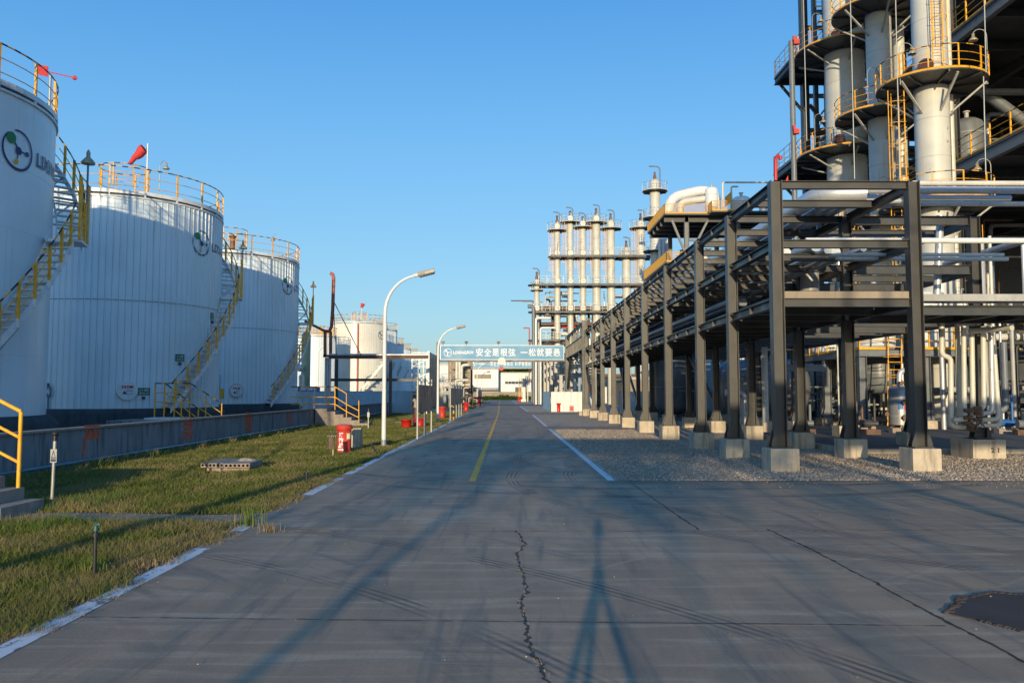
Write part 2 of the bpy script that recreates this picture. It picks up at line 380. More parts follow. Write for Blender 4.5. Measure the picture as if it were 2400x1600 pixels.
    def sphere(s, c, r, n=12, sq=(1, 1, 1)):
        vs = []; m = n // 2
        for j in range(m + 1):
            t = pi * j / m
            for i in range(n):
                a = 2 * pi * i / n; vs.append((c[0] + r * sq[0] * sin(t) * cos(a), c[1] + r * sq[1] * sin(t) * sin(a), c[2] + r * sq[2] * cos(t)))
        fs = []
        for j in range(m):
            for i in range(n): fs.append((j * n + i, (j + 1) * n + i, (j + 1) * n + (i + 1) % n, j * n + (i + 1) % n))
        s.add(vs, fs, True)
    def quad(s, a, b, c, d): s.add([a, b, c, d], [(0, 1, 2, 3)])
    def pieces(s):
        # groups of faces that touch or nearly touch
        key = {}; par = list(range(len(s.f)))
        def find(i):
            while par[i] != i: par[i] = par[par[i]]; i = par[i]
            return i
        for i, f in enumerate(s.f):
            for v in f:
                k = tuple(round(c, 3) for c in s.v[v])
                if k in key: par[find(i)] = find(key[k])
                else: key[k] = i
        g = {}
        for i in range(len(s.f)): g.setdefault(find(i), []).append(i)
        G = list(g.values()); B = []
        for fs in G:
            a = np.array([s.v[v] for i in fs for v in s.f[i]]); B.append([a.min(0) - .012, a.max(0) + .012])
        par = list(range(len(G)))
        if len(G) > 1500: return [list(range(len(s.f)))]
        lo = np.array([b[0] for b in B]); hi = np.array([b[1] for b in B])
        for i in range(len(G)):
            for j in np.nonzero(((lo <= hi[i]) & (hi >= lo[i])).all(1))[0]:
                if j > i: par[find(int(j))] = find(i)
        out = {}
        for i in range(len(G)): out.setdefault(find(i), []).extend(G[i])
        return list(out.values())
    def build(s, name, mats, parent=None, label=None, **tg):
        if not s.v: return None
        if parent is not None and name in SPLIT:
            P = s.pieces()
            if 1 < len(P) <= 90:
                o = None
                for fs in P:
                    m = MB(); mp = {}
                    for i in fs:
                        f = []
                        for v in s.f[i]:
                            if v not in mp: mp[v] = len(m.v); m.v.append(s.v[v])
                            f.append(mp[v])
                        m.f.append(f); m.mi.append(s.mi[i]); m.sm.append(s.sm[i])
                    o2 = m._build(name, mats, parent, label, **tg); o = o or o2
                return o
        return s._build(name, mats, parent, label, **tg)
    def _build(s, name, mats, parent=None, label=None, **tg):
        me = bpy.data.meshes.new(name)
        off = V((0, 0, 0))
        if parent is not None:
            q = parent
            while q is not None: off += q.location; q = q.parent
        vs = [(a - off.x, b - off.y, c - off.z) for a, b, c in s.v]
        me.from_pydata(vs, [], s.f)
        me.polygons.foreach_set('material_index', s.mi); me.polygons.foreach_set('use_smooth', s.sm)
        for m in (mats if isinstance(mats, (list, tuple)) else [mats]): me.materials.append(M[m] if isinstance(m, str) else m)
        me.update()
        o = bpy.data.objects.new(name, me); COL.objects.link(o)
        if parent is not None: o.parent = parent
        if label: o['label'] = label
        for k, v in tg.items(): o[k] = v
        return o

def thing(name, label, cat, loc, group=None):
    o = bpy.data.objects.new(name, None); COL.objects.link(o); o.location = loc
    o.empty_display_size = 0.3
    o['label'] = label; o['category'] = cat
    if group: o['group'] = group
    return o
def tag(o, label, cat, group=None):
    o['label'] = label; o['category'] = cat
    if group: o['group'] = group
    return o
def recentre(o):
    # put a single-mesh thing's origin at its base
    me = o.data; n = len(me.vertices); a = np.empty(n * 3); me.vertices.foreach_get('co', a); a = a.reshape(-1, 3)
    c = np.array([(a[:, 0].min() + a[:, 0].max()) / 2, (a[:, 1].min() + a[:, 1].max()) / 2, a[:, 2].min()])
    me.vertices.foreach_set('co', (a - c).ravel()); o.location = V(c) + o.location; me.update(); return o
def single(mb, name, mats, label, cat, group=None):
    o = mb.build(name, mats); recentre(o); return tag(o, label, cat, group)
def dup(root, loc, label=None, rz=0.0):
    r = root.copy(); COL.objects.link(r); r.location = loc; r.rotation_euler = (0, 0, rz)
    if label: r['label'] = label
    def kids(src, dst):
        for ch in [c for c in bpy.data.objects if c.parent == src]:
            c2 = ch.copy(); COL.objects.link(c2); c2.parent = dst; kids(ch, c2)
    kids(root, r)
    return r

# ---------------------------------------------------------------- lettering
def text_geo(txt, size, bold=0.0, ext=0.0, align='LEFT'):
    cu = bpy.data.curves.new('t', 'FONT'); cu.body = txt; cu.size = size; cu.offset = bold; cu.extrude = ext
    cu.align_x = align; cu.resolution_u = 3
    o = bpy.data.objects.new('t', cu); COL.objects.link(o)
    bpy.context.view_layer.update()
    me = bpy.data.meshes.new_from_object(o.evaluated_get(bpy.context.evaluated_depsgraph_get()))
    vs = [tuple(v.co) for v in me.vertices]; fs = [tuple(p.vertices) for p in me.polygons]
    bpy.data.objects.remove(o); bpy.data.curves.remove(cu); bpy.data.meshes.remove(me)
    return vs, fs
def put_text(mb, txt, size, org, right, up, bold=0.0, sx=1.0, fit=None):
    vs, fs = text_geo(txt, size, bold)
    if not vs: return 0
    x0 = min(v[0] for v in vs); x1 = max(v[0] for v in vs); y0 = min(v[1] for v in vs)
    if fit: sx = fit / max(1e-6, x1 - x0)
    r, u = V(right).normalized(), V(up).normalized(); nn = r.cross(u)
    mb.add([V(org) + r * ((v[0] - x0) * sx) + u * (v[1] - y0) + nn * v[2] for v in vs], fs)
    return (x1 - x0) * sx
# ================================================================ GROUND
def sheet(name, poly, z, mat, kind='structure'):
    mb = MB(); mb.add([(x, y, z) for x, y in poly], [tuple(range(len(poly)))])
    o = mb.build(name, mat); o['kind'] = kind; return o
def bend(y): return -0.0065 * max(0.0, y - 63)
YS = [-30, 15.85, 40, 63, 80, 100, 130, 165, 205]
g = sheet('ground', [(-900, -200), (900, -200), (900, 2500), (-900, 2500)], -0.03, 'dirt')
mb = MB()
z = 0.0
mb.add([(-3.45, -30, z), (60, -30, z), (60, 15.85, z), (2.12, 15.85, z), (-3.45, 15.85, z)], [(0, 1, 2, 3, 4)])
for a, b in zip(YS[1:-1], YS[2:]):
    mb.add([(-3.45 + bend(a), a, z), (2.12 + bend(a), a, z), (2.12 + bend(b), b, z), (-3.45 + bend(b), b, z)], [(0, 1, 2, 3)])
mb.add([(-60, -30, z), (-3.45, -30, z), (-3.45, -8, z), (-60, -8, z)], [(0, 1, 2, 3)])
# side roads
mb.add([(1.9, 63.6, z + .012), (60, 63.6, z + .012), (60, 72.5, z + .012), (1.9, 72.5, z + .012)], [(0, 1, 2, 3)])
mb.add([(1.6, 112, z + .012), (60, 112, z + .012), (60, 122, z + .012), (1.6, 122, z + .012)], [(0, 1, 2, 3)])
mb.add([(-60, 74, z + .008), (-3.4, 74, z + .008), (-3.4, 88, z + .008), (-60, 88, z + .008)], [(0, 1, 2, 3)])
mb.add([(2.12, 38.3, z + .012), (5.9, 38.3, z + .012), (5.9, 41.4, z + .012), (2.12, 41.4, z + .012)], [(0, 1, 2, 3)])
o = mb.build('road', 'road'); o['kind'] = 'structure'
sheet('gravel_yard', [(2.12, 15.85), (60, 15.85), (60, 200), (1.2, 200), (2.12, 63)], 0.006, 'gravel')
sheet('lawn', [(-9.75, -8), (-3.47, -8), (-3.47, 74), (-9.75, 74)], -0.008, 'lawnsoil')
sheet('verge', [(-9.7, 88), (-3.65, 88), (-4.2, 190), (-9.7, 190)], -0.006, 'lawnsoil')
sheet('bund_floor', [(-60, -8), (-10.05, -8), (-10.05, 74), (-60, 74)], 0.01, 'plinth')
mb = MB(); mb.bb(9.75, 60, 23.0, 62.5, -0.1, 0.10); o = mb.build('plant_pavement', 'paving'); o['kind'] = 'structure'
mb = MB(); mb.bb(9.55, 60, 22.72, 22.997, -0.1, 0.14); mb.bb(9.53, 9.748, 23.0, 62.5, -0.1, 0.14); o = mb.build('plant_kerb', 'concrete'); o['kind'] = 'structure'
# little concrete path from the dike steps to the road
mb = MB()
pp = [(-7.0, 11.0, 11.7), (-6.2, 11.05, 11.75), (-5.2, 11.0, 11.65), (-4.2, 10.75, 11.45), (-3.46, 10.5, 11.7)]
for a, b in zip(pp[:-1], pp[1:]): mb.add([(a[0], a[1], .004), (b[0], b[1], .004), (b[0], b[2], .004), (a[0], a[2], .004)], [(0, 1, 2, 3)])
o = mb.build('concrete_path', 'road'); o['kind'] = 'structure'

# painted lines
def line(mb, x, w, y0, y1, z=0.004):
    ys = [y0] + [y for y in range(int(y0) + 4, int(y1), 4)] + [y1]
    for a, b in zip(ys[:-1], ys[1:]):
        mb.add([(x - w / 2 + bend(a), a, z), (x + w / 2 + bend(a), a, z), (x + w / 2 + bend(b), b, z), (x - w / 2 + bend(b), b, z)], [(0, 1, 2, 3)])
mb = MB()
for a, b in ((2.5, 9.05), (10.15, 10.75), (13.7, 16.4), (17.2, 29.6), (30.2, 34.2), (35.2, 39), (40, 44.5), (46, 51), (53, 63), (66, 73), (95, 190)): line(mb, -3.33, 0.17, a, b)
o = mb.build('road_edge_line', 'wornline'); o['kind'] = 'structure'
mb = MB()
for a, b in ((15.9, 38.6), (41.6, 63.2), (74.5, 108), (124, 190)): line(mb, 2.05, 0.15, a, b)
o = mb.build('road_edge_line', 'whiteline'); o['kind'] = 'structure'
mb = MB()
for a, b in ((15.8, 63.5), (66.5, 190)): line(mb, -0.66, 0.13, a, b)
o = mb.build('centre_line', 'yellowline'); o['kind'] = 'structure'

# joints and cracks of the slab
def crack(mb, pts, w, jit, seed, step=0.06, z=0.003):
    rr = random.Random(seed); P = []
    for (a, b) in zip(pts[:-1], pts[1:]):
        a, b = V((*a, 0)), V((*b, 0)); n = max(1, int((b - a).length / step)); d = (b - a).normalized(); pn = V((-d.y, d.x, 0))
        off = 0
        for i in range(n):
            off = off * 0.72 + rr.uniform(-jit, jit)
            P.append((a + (b - a) * (i / n) + pn * off, w * rr.uniform(0.25, 2.0), pn))
    for (p, wa, na), (q, wb, nb) in zip(P[:-1], P[1:]):
        mb.add([(p.x - na.x * wa / 2, p.y - na.y * wa / 2, z), (p.x + na.x * wa / 2, p.y + na.y * wa / 2, z),
                (q.x + nb.x * wb / 2, q.y + nb.y * wb / 2, z), (q.x - nb.x * wb / 2, q.y - nb.y * wb / 2, z)], [(0, 1, 2, 3)])
def g2(u, v): p = gd(u, v); return (p.x, p.y)
mb = MB()
crack(mb, [g2(1210, 1243), g2(1228, 1277), g2(1210, 1300), g2(1225, 1345), g2(1232, 1390), g2(1218, 1415), g2(1235, 1450), g2(1236, 1500), g2(1262, 1550), g2(1288, 1608)], 0.020, 0.016, 3, 0.03)
jagged = mb.build('crack', 'char'); jagged.data.materials[0] = M['plinth']; jagged['kind'] = 'structure'
mb = MB()
crack(mb, [g2(620, 1244), g2(1200, 1244), g2(1800, 1244), g2(2420, 1241)], 0.013, 0.004, 4, 0.08)
crack(mb, [g2(150, 1445), g2(1200, 1456), g2(2236, 1466)], 0.009, 0.003, 5, 0.06)
crack(mb, [g2(1470, 1125), g2(1640, 1243)], 0.022, 0.008, 6, 0.06)
crack(mb, [g2(1800, 1240), g2(1910, 1290), g2(2060, 1370), g2(2236, 1466), g2(2420, 1560)], 0.020, 0.008, 8, 0.05)
crack(mb, [g2(2140, 1160), g2(2420, 1230)], 0.015, 0.005, 9, 0.06)
crack(mb, [g2(900, 1041), g2(1370, 1041)], 0.02, 0.006, 11, 0.1)
for yy in (24.0, 34.5, 45.0): crack(mb, [(-3.2, yy), (1.9, yy)], 0.02, 0.005, int(yy), 0.12)
crack(mb, [(-0.52, 16), (-0.6, 60)], 0.015, 0.004, 12, 0.2)
o = mb.build('slab_joint', 'black'); o['kind'] = 'structure'

# steel cover set in broken concrete, lower right
mb = MB()
ctr = gd(2440, 1418)
rim = [gd(2225, 1440), gd(2262, 1405), gd(2330, 1392), gd(2420, 1396), gd(2560, 1440), gd(2560, 1500), gd(2400, 1480), gd(2300, 1455)]
mb.add([(p.x, p.y, 0.010) for p in rim], [tuple(range(len(rim)))][::-1])
c_ = thing('steel_cover_plate', 'dark rusty steel plate set in the broken concrete at the right foreground', 'cover plate', (ctr.x, ctr.y, 0))
mb.build('plate', 'coverplate', c_)
mb = MB(); rr = random.Random(5)
for i in range(3):
    a, b = rim[i], rim[i + 1]
    for k in range(26):
        t = k / 26; p = a.lerp(b, t); s = rr.uniform(.012, .032)
        mb.sphere((p.x + rr.uniform(-.03, .01), p.y + rr.uniform(0, .05), .006), s, 6, (1.4, 1, .5))
for k in range(20):
    p = rim[7].lerp(rim[6], k / 20); mb.sphere((p.x, p.y + rr.uniform(-.03, .0), .004), rr.uniform(.01, .025), 6, (1.4, 1, .5))
mb.build('broken_edge', 'coverplate', c_)  # edge stones in the plate's dark colour stand for the shadowed rim

# ================================================================ GRASS
def blades(name, n, region, h, wid, mat, seed=1, lean=0.6, ypow=1.0, kind='stuff', ztop=None):
    rng = np.random.default_rng(seed); (x0, x1, y0, y1) = region
    if ypow: # density falls with distance
        u = rng.random(n); y = (y0 ** (1 - ypow) + u * (y1 ** (1 - ypow) - y0 ** (1 - ypow))) ** (1 / (1 - ypow)) if ypow != 1 else y0 * (y1 / y0) ** u
    else: y = rng.uniform(y0, y1, n)
    x = rng.uniform(x0, x1, n)
    edge = 0.10 * np.sin(y * 2.1) + 0.08 * np.sin(y * 5.3 + 1) + 0.05 * np.sin(y * 13.0)
    keep = x < (x1 - 0.12 + edge)
    keep &= ~((x > -7.1) & (y > 10.95 + .08 * np.sin(x * 4)) & (y < 11.75 + .08 * np.sin(x * 5)) & (rng.random(n) > .06))
    keep &= ~((x < -6.7) & (y > 10.95) & (y < 12.05))
    x = x[keep]; y = y[keep]; n = len(x)
    pn = (np.sin(x * 1.7 + y * .9) + np.sin(x * 3.9 - y * 2.3) + np.sin(x * .7 + y * 4.1)) / 3
    thin = (np.sin(x * 2.3 + 1.3 * np.sin(y * .8)) + np.sin(y * 1.9 + x * .6) + np.sin(x * 5.1 - y * 3.3) * .6) / 2.6
    kk = (thin > -.62) | (rng.random(n) > .7); x = x[kk]; y = y[kk]; pn = pn[kk]; n = len(x)
    sc = np.clip(y / 9.0, 0.75, 4.0)
    hh = rng.uniform(h[0], h[1], n) * (1 + 0.45 * pn); ww = rng.uniform(wid[0], wid[1], n) * sc
    a = rng.uniform(0, 2 * pi, n); b = rng.uniform(0, 2 * pi, n); ln = rng.uniform(0.1, lean, n) * hh * 1.6
    dx, dy = np.cos(a) * ww / 2, np.sin(a) * ww / 2
    v = np.zeros((n, 3, 3), np.float32)
    v[:, 0] = np.stack([x - dx, y - dy, np.full(n, -0.008)], 1)
    v[:, 1] = np.stack([x + dx, y + dy, np.full(n, -0.008)], 1)
    v[:, 2] = np.stack([x + np.cos(b) * ln, y + np.sin(b) * ln, hh], 1)
    me = bpy.data.meshes.new(name); me.vertices.add(3 * n); me.vertices.foreach_set('co', v.ravel())
    me.loops.add(3 * n); me.loops.foreach_set('vertex_index', np.arange(3 * n, dtype=np.int32))
    me.polygons.add(n); me.polygons.foreach_set('loop_start', np.arange(0, 3 * n, 3, dtype=np.int32))
    me.polygons.foreach_set('loop_total', np.full(n, 3, np.int32)); me.update(); me.validate()
    me.materials.append(M[mat]); o = bpy.data.objects.new(name, me); COL.objects.link(o)
    if kind: o['kind'] = kind
    return o
blades('grass', 330000, (-9.7, -3.32, 3.5, 73), (0.03, 0.075), (0.007, 0.013), 'grass', 1, 1.0, 1.25)
blades('grass', 24000, (-9.6, -3.9, 88, 180), (0.05, 0.12), (0.02, 0.03), 'grass', 5, 0.8, 0)
# dry trampled grass along the road edge
blades('dry_grass', 16000, (-3.95, -3.2, 3.5, 17), (0.02, 0.06), (0.005, 0.010), 'straw', 9, 1.6, 1.2)
blades('weeds', 5200, (-9.7, -9.2, 11, 42), (0.06, 0.24), (0.007, 0.014), 'weed', 10, 0.6, 1.1)
blades('weeds', 4200, (-8.3, -6.0, 11.7, 13.2), (0.05, 0.17), (0.005, 0.010), 'weed', 12, 0.5, 0)
blades('weeds', 5000, (-8.6, -5.6, 10.1, 11.1), (0.05, 0.15), (0.005, 0.010), 'weed', 13, 0.5, 0)
blades('grass_clumps', 26000, (-9.6, -4.0, 6, 30), (0.06, 0.12), (0.007, 0.012), 'grass', 21, 0.9, 1.2)
def tuft(label, p, n, hmax, spread, mat, seed, name='grass_tuft', cat='weed'):
    rr = random.Random(seed); mb = MB()
    for i in range(n):
        a = rr.uniform(0, 2 * pi); r = abs(rr.gauss(0, spread)); h = hmax * rr.uniform(0.3, 1); w = rr.uniform(.003, .006)
        x, y = p[0] + r * cos(a), p[1] + r * sin(a); b = rr.uniform(0, 2 * pi); l = h * rr.uniform(.1, .45)
        c, s = cos(b), sin(b); ex, ey = -s * w, c * w
        m1 = (x + c * l * .35, y + s * l * .35, h * .6); m2 = (x + c * l, y + s * l, h)
        mb.add([(x - ex, y - ey, 0), (x + ex, y + ey, 0), (m1[0] + ex * .8, m1[1] + ey * .8, m1[2]), (m1[0] - ex * .8, m1[1] - ey * .8, m1[2]), m2], [(0, 1, 2, 3), (3, 2, 4)])
    return single(mb, name, mat, label, cat)
tuft('tall green and straw weed growing at the road edge beside the small path', g2(583, 1232), 90, 0.40, 0.13, 'weed', 3)
tuft('dry yellow weed in the road joint beside the lawn corner', g2(632, 1246), 60, 0.14, 0.09, 'straw', 4)
tuft('heap of dead cut grass lying on the lawn near the road edge', g2(330, 1320), 900, 0.06, 0.17, 'straw', 5, 'dead_grass_heap', 'grass heap')
tuft('green weed around the foot of the black sprinkler post', g2(212, 1340), 160, 0.17, 0.07, 'weed', 6)
mb = MB(); rr = random.Random(8)
for i in range(90):
    t = i / 90; p = g2(620 + 160 * t, 1244); 
    for k in range(2):
        h = rr.uniform(.006, .018); x = p[0] + rr.uniform(-.03, .03); y = p[1] + rr.uniform(-.02, .02)
        mb.add([(x - .004, y, 0), (x + .004, y, 0), (x + rr.uniform(-.03, .03), y + rr.uniform(-.02, .02), h)], [(0, 1, 2)])
pts = [(1210, 1243), (1228, 1277), (1210, 1300), (1225, 1345), (1232, 1390), (1218, 1415), (1235, 1450), (1236, 1500), (1262, 1550), (1288, 1600)]
for a, b in zip(pts[:-1], pts[1:]):
    for k in range(12):
        t = rr.random(); p = g2(a[0] + (b[0] - a[0]) * t, a[1] + (b[1] - a[1]) * t); h = rr.uniform(.006, .022); x = p[0] + rr.uniform(-.02, .02); y = p[1]
        mb.add([(x - .004, y, 0), (x + .004, y, 0), (x + rr.uniform(-.02, .02), y + rr.uniform(-.02, .02), h)], [(0, 1, 2)])
o = mb.build('joint_weeds', 'straw'); o['kind'] = 'stuff'

def stones(name, n, region, sz, seed, fade=None):
    rng = np.random.default_rng(seed); (x0, x1, y0, y1) = region
    x = rng.uniform(x0, x1, n); y = y0 + (y1 - y0) * rng.random(n) ** (1.6 if fade is None else fade)
    s = rng.uniform(sz[0], sz[1], (n, 1, 1)) * rng.uniform(.6, 1.3, (n, 1, 3))
    base = np.array([[1, 0, 0], [0, 1, 0], [-1, 0, 0], [0, -1, 0], [0, 0, .8], [0, 0, -.8]], float)
    v = base[None] * s + rng.normal(0, .25, (n, 6, 3)) * s; a = rng.uniform(0, 2 * pi, n); c, q = np.cos(a)[:, None], np.sin(a)[:, None]
    vx = v[..., 0] * c - v[..., 1] * q; vy = v[..., 0] * q + v[..., 1] * c
    v = np.stack([vx + x[:, None], vy + y[:, None], v[..., 2] + .012], -1).reshape(-1, 3)
    f = np.array([[0, 1, 4], [1, 2, 4], [2, 3, 4], [3, 0, 4], [1, 0, 5], [2, 1, 5], [3, 2, 5], [0, 3, 5]]); F = (f[None] + 6 * np.arange(n)[:, None, None]).reshape(-1, 3)
    me = bpy.data.meshes.new(name); m = len(F); me.vertices.add(len(v)); me.vertices.foreach_set('co', v.astype(np.float32).ravel()); me.loops.add(3 * m); me.loops.foreach_set('vertex_index', F.astype(np.int32).ravel())
    me.polygons.add(m); me.polygons.foreach_set('loop_start', np.arange(0, 3 * m, 3, dtype=np.int32)); me.polygons.foreach_set('loop_total', np.full(m, 3, np.int32)); me.update(); me.materials.append(M['stone'])
    o = bpy.data.objects.new(name, me); COL.objects.link(o); o['kind'] = 'stuff'; return o
stones('loose_gravel', 26000, (2.2, 17, 15.9, 22.6), (.012, .03), 3)
stones('loose_gravel', 9000, (2.2, 5.9, 21, 38), (.015, .03), 4, 1)
stones('scattered_stones', 420, (2.1, 17, 14.6, 15.95), (.004, .014), 5, 1)
stones('scattered_stones', 160, (-3.2, 12, 4, 15), (.003, .009), 6, 1)

# ================================================================ RAILS
def resample(pts, d):
    P = [V(p) for p in pts]; out = [P[0]]; 
    for a, b in zip(P[:-1], P[1:]):
        n = max(1, int(round((b - a).length / d)))
        for i in range(1, n + 1): out.append(a.lerp(b, i / n))
    return out
def striped(mb, pts, r, d=0.28, n=6, closed=False, pat=(1, 0)):
    P = resample(pts + ([pts[0]] if closed else []), d)
    for i in range(len(P) - 1):
        mb.cur = pat[i % len(pat)]; mb.tube([P[i], P[i + 1]], r, n, caps=False)
    mb.cur = 0
def ring_pts(c, r, z, a0=0, a1=360, n=48):
    m = n if abs(a1 - a0) >= 359.9 else n + 1
    return [V((c[0] + r * cos(rad(a0 + (a1 - a0) * i / n)), c[1] + r * sin(rad(a0 + (a1 - a0) * i / n)), z)) for i in range(m)]
def ring_rail(mb, c, r, z, h=1.15, posts=20, a0=0, a1=360, kick=True, tr=0.021, pw=0.05, mids=2, pat=(1, 0), foot=None, nseg=48):
    full = abs(a1 - a0) >= 359.9
    striped(mb, ring_pts(c, r, z + h, a0, a1, nseg), tr, 0.3, 6, full, pat)
    for k in range(1, mids + 1):
        P = ring_pts(c, r, z + h * k / (mids + 1), a0, a1, nseg)
        mb.tube(P, tr * 0.62, 5, closed=full)
    for i in range(posts if full else posts + 1):
        a = rad(a0 + (a1 - a0) * i / posts); x, y = c[0] + r * cos(a), c[1] + r * sin(a)
        mb.box((x, y, z + h / 2 + .05), (pw, pw, h - .1), a)
        if foot is not None:
            mb.cur = foot; mb.box((x, y, z + .03), (pw * 1.1, pw * 1.1, .16), a); mb.cur = 0
    if kick:
        mb.lathe((c[0], c[1], z), [(r + .012, 0), (r + .012, .1), (r - .0, .1), (r, 0)], nseg, rad(a0), rad(a1), True, False)
def line_rail(mb, a, b, h=1.1, step=1.5, mids=2, kick=False, tr=0.021, pw=0.045, pat=(1, 0)):
    a, b = V(a), V(b); up = V((0, 0, h)); n = max(1, int(round((b - a).length / step)))
    striped(mb, [a + up, b + up], tr, 0.35, 6, False, pat)
    for k in range(1, mids + 1): mb.tube([a + up * (k / (mids + 1)), b + up * (k / (mids + 1))], tr * .7, 5)
    for i in range(n + 1):
        p = a.lerp(b, i / n); mb.beam(p, p + up, pw, pw)
    if kick: mb.beam(a + V((0, 0, .06)), b + V((0, 0, .06)), .012, .12)

# ================================================================ STORAGE TANKS
TX = -18.1; TR = 4.4; TZ0 = 1.05; TZ1 = 10.05
def tp(c, r, phi, z): return V((c[0] + r * cos(rad(phi)), c[1] - r * sin(rad(phi)), z))
def surf(u, v, c, r):
    d = ray(u, v); ox, oy = -c[0], -c[1]
    A = d.x ** 2 + d.y ** 2; B = 2 * (ox * d.x + oy * d.y); C_ = ox * ox + oy * oy - r * r
    t = (-B - sqrt(max(0, B * B - 4 * A * C_))) / (2 * A); p = V((0, 0, CAM_H)) + d * t
    return math.degrees(atan2(-(p.y - c[1]), p.x - c[0])), p.z
def wrap(mb, c, r, phi0, z0, verts, faces, lift=0.03):
    mb.add([tp(c, r + lift, phi0 - math.degrees(x / r), z0 + y) for x, y, *_ in verts], faces)
def disc2(x, y, r, n=20, sy=1): return [(x + r * cos(2 * pi * i / n), y + r * sy * sin(2 * pi * i / n)) for i in range(n)], [tuple(range(n))]
def bar2(a, b, w):
    a, b = V((*a, 0)), V((*b, 0)); d = (b - a).normalized(); n = V((-d.y, d.x, 0)) * w / 2
    return [tuple(a + n)[:2], tuple(a - n)[:2], tuple(b - n)[:2], tuple(b + n)[:2]], [(0, 1, 2, 3)]
def ring2(r, w, a0, a1, n=40):
    vs = []; 
    for i in range(n + 1):
        a = rad(a0 + (a1 - a0) * i / n); t = w * (0.55 + 0.45 * sin(pi * i / n)); vs += [((r - t) * cos(a), (r - t) * sin(a)), (r * cos(a), r * sin(a))]
    return vs, [(2 * i, 2 * i + 1, 2 * i + 3, 2 * i + 2) for i in range(n)]
def logo(parent, c, r, phi, z, s, text=True):
    mb = MB()
    wrap(mb, c, r, phi, z, *ring2(s, s * .13, 118 - 360 + 14, 118 - 20 + 8), .030)
    mb.cur = 0
    for a, b, w_ in (((-.28 * s, .35 * s), (0, 0), .09 * s), ((0, 0), (.5 * s, -.02 * s), .06 * s), ((0, 0), (-.1 * s, -.48 * s), .06 * s)): wrap(mb, c, r, phi, z, *bar2(a, b, w_), .031)
    wrap(mb, c, r, phi, z, *disc2(0, -.02 * s, .2 * s), .033)
    wrap(mb, c, r, phi, z, *disc2(.58 * s, -.03 * s, .13 * s), .033)
    mb.cur = 1; wrap(mb, c, r, phi, z, *disc2(-.48 * s, .5 * s, .28 * s), .036)
    mb.cur = 2; wrap(mb, c, r, phi, z, *disc2(-.14 * s, -.58 * s, .13 * s), .036)
    mb.cur = 0
    if text:
        vs, fs = text_geo('LIXING', s * .95, .012)
        wrap(mb, c, r, phi, z, [(v[0] * 1.05 + s * 1.35, v[1] - s * .36) for v in vs], fs, .031)
    mb.build('logo', ['navy', 'green', 'yellow'], parent)
def flight(c, R, p0, p1, z0, z1, parent, rail_out=True, ri=.10, ro=.82, posts=7, end=True):
    n = max(3, int(round((z1 - z0) / 0.235))); mb = MB()
    f = lambda t, r, dz=0: tp(c, R + r, p0 + (p1 - p0) * t, z0 + (z1 - z0) * t + dz)
    for rr_ in (ri, ro):                                    # stringers: thin curved plates
        vs = []; k = n * 2
        for i in range(k + 1):
            t = i / k; vs += [f(t, rr_, -.17), f(t, rr_, .09), f(t, rr_ + .02, -.17), f(t, rr_ + .02, .09)]
        fs = []
        for i in range(k):
            o = 4 * i; fs += [(o, o + 1, o + 5, o + 4), (o + 2, o + 6, o + 7, o + 3), (o + 1, o + 3, o + 7, o + 5), (o, o + 4, o + 6, o + 2)]
        mb.add(vs, fs)
    st = mb.build('stringer', 'rimwhite', parent)
    mb = MB()
    for i in range(n):
        t = (i + .5) / n; a = (p0 + (p1 - p0) * t); m = f(t, (ri + ro) / 2 + .01)
        mb.box(m, (ro - ri - .03, .24, .035), -rad(a))
    mb.build('tread', 'rimwhite', parent)
    mb = MB()
    top = [f(i / (n * 1.0), ro + .03, 1.1) for i in range(n + 1)]
    striped(mb, top, .024, .3, 6)
    for h in (.37, .74): mb.tube([f(i / n, ro + .03, h) for i in range(n + 1)], .015, 5)
    for i in range(posts):
        t = (i + .35) / posts; a = f(t, ro + .04, .12); a2 = f(t, ro + .04, -.12)
        mb.cur = 0; mb.beam(a, f(t, ro + .04, 1.1), .075, .05); mb.cur = 2; mb.beam(a2, a, .075, .05); mb.cur = 0
    mb.build('handrail', ['yellow', 'black', 'rimwhite'], parent)
    mb = MB()
    for i in range(1, 4):                                   # brackets back to the shell
        t = i / 4; mb.beam(f(t, ro, -.15), f(t - .03 * 0, .0, -.95), .06, .06); mb.beam(f(t, ro, -.2), f(t, 0, -.2), .06, .05)
    mb.build('bracket', 'rimwhite', parent)
def roof_lamp(parent, p, ang, s=1.0, mat='lampglass'):
    # goose-neck lamp with a bell-shaped shade
    mb = MB(); d = V((cos(rad(ang)), sin(rad(ang)), 0)); P = V(p)
    pts = [P, P + V((0, 0, 1.5 * s))] + [P + d * (.28 * s * (1 - cos(rad(k)))) + V((0, 0, 1.5 * s + .28 * s * sin(rad(k)))) for k in (30, 60, 90, 120, 150)]
    mb.tube(pts, .018, 6)
    e = pts[-1] + V((0, 0, -.03)); mb.cur = 1
    mb.lathe((e.x, e.y, e.z - .32 * s), [(.17 * s, 0), (.18 * s, .03 * s), (.11 * s, .12 * s), (.06 * s, .16 * s), (.06 * s, .3 * s), (.02, .33 * s)], 14)
    return mb.build('goose_neck_lamp', ['galv', mat], parent)

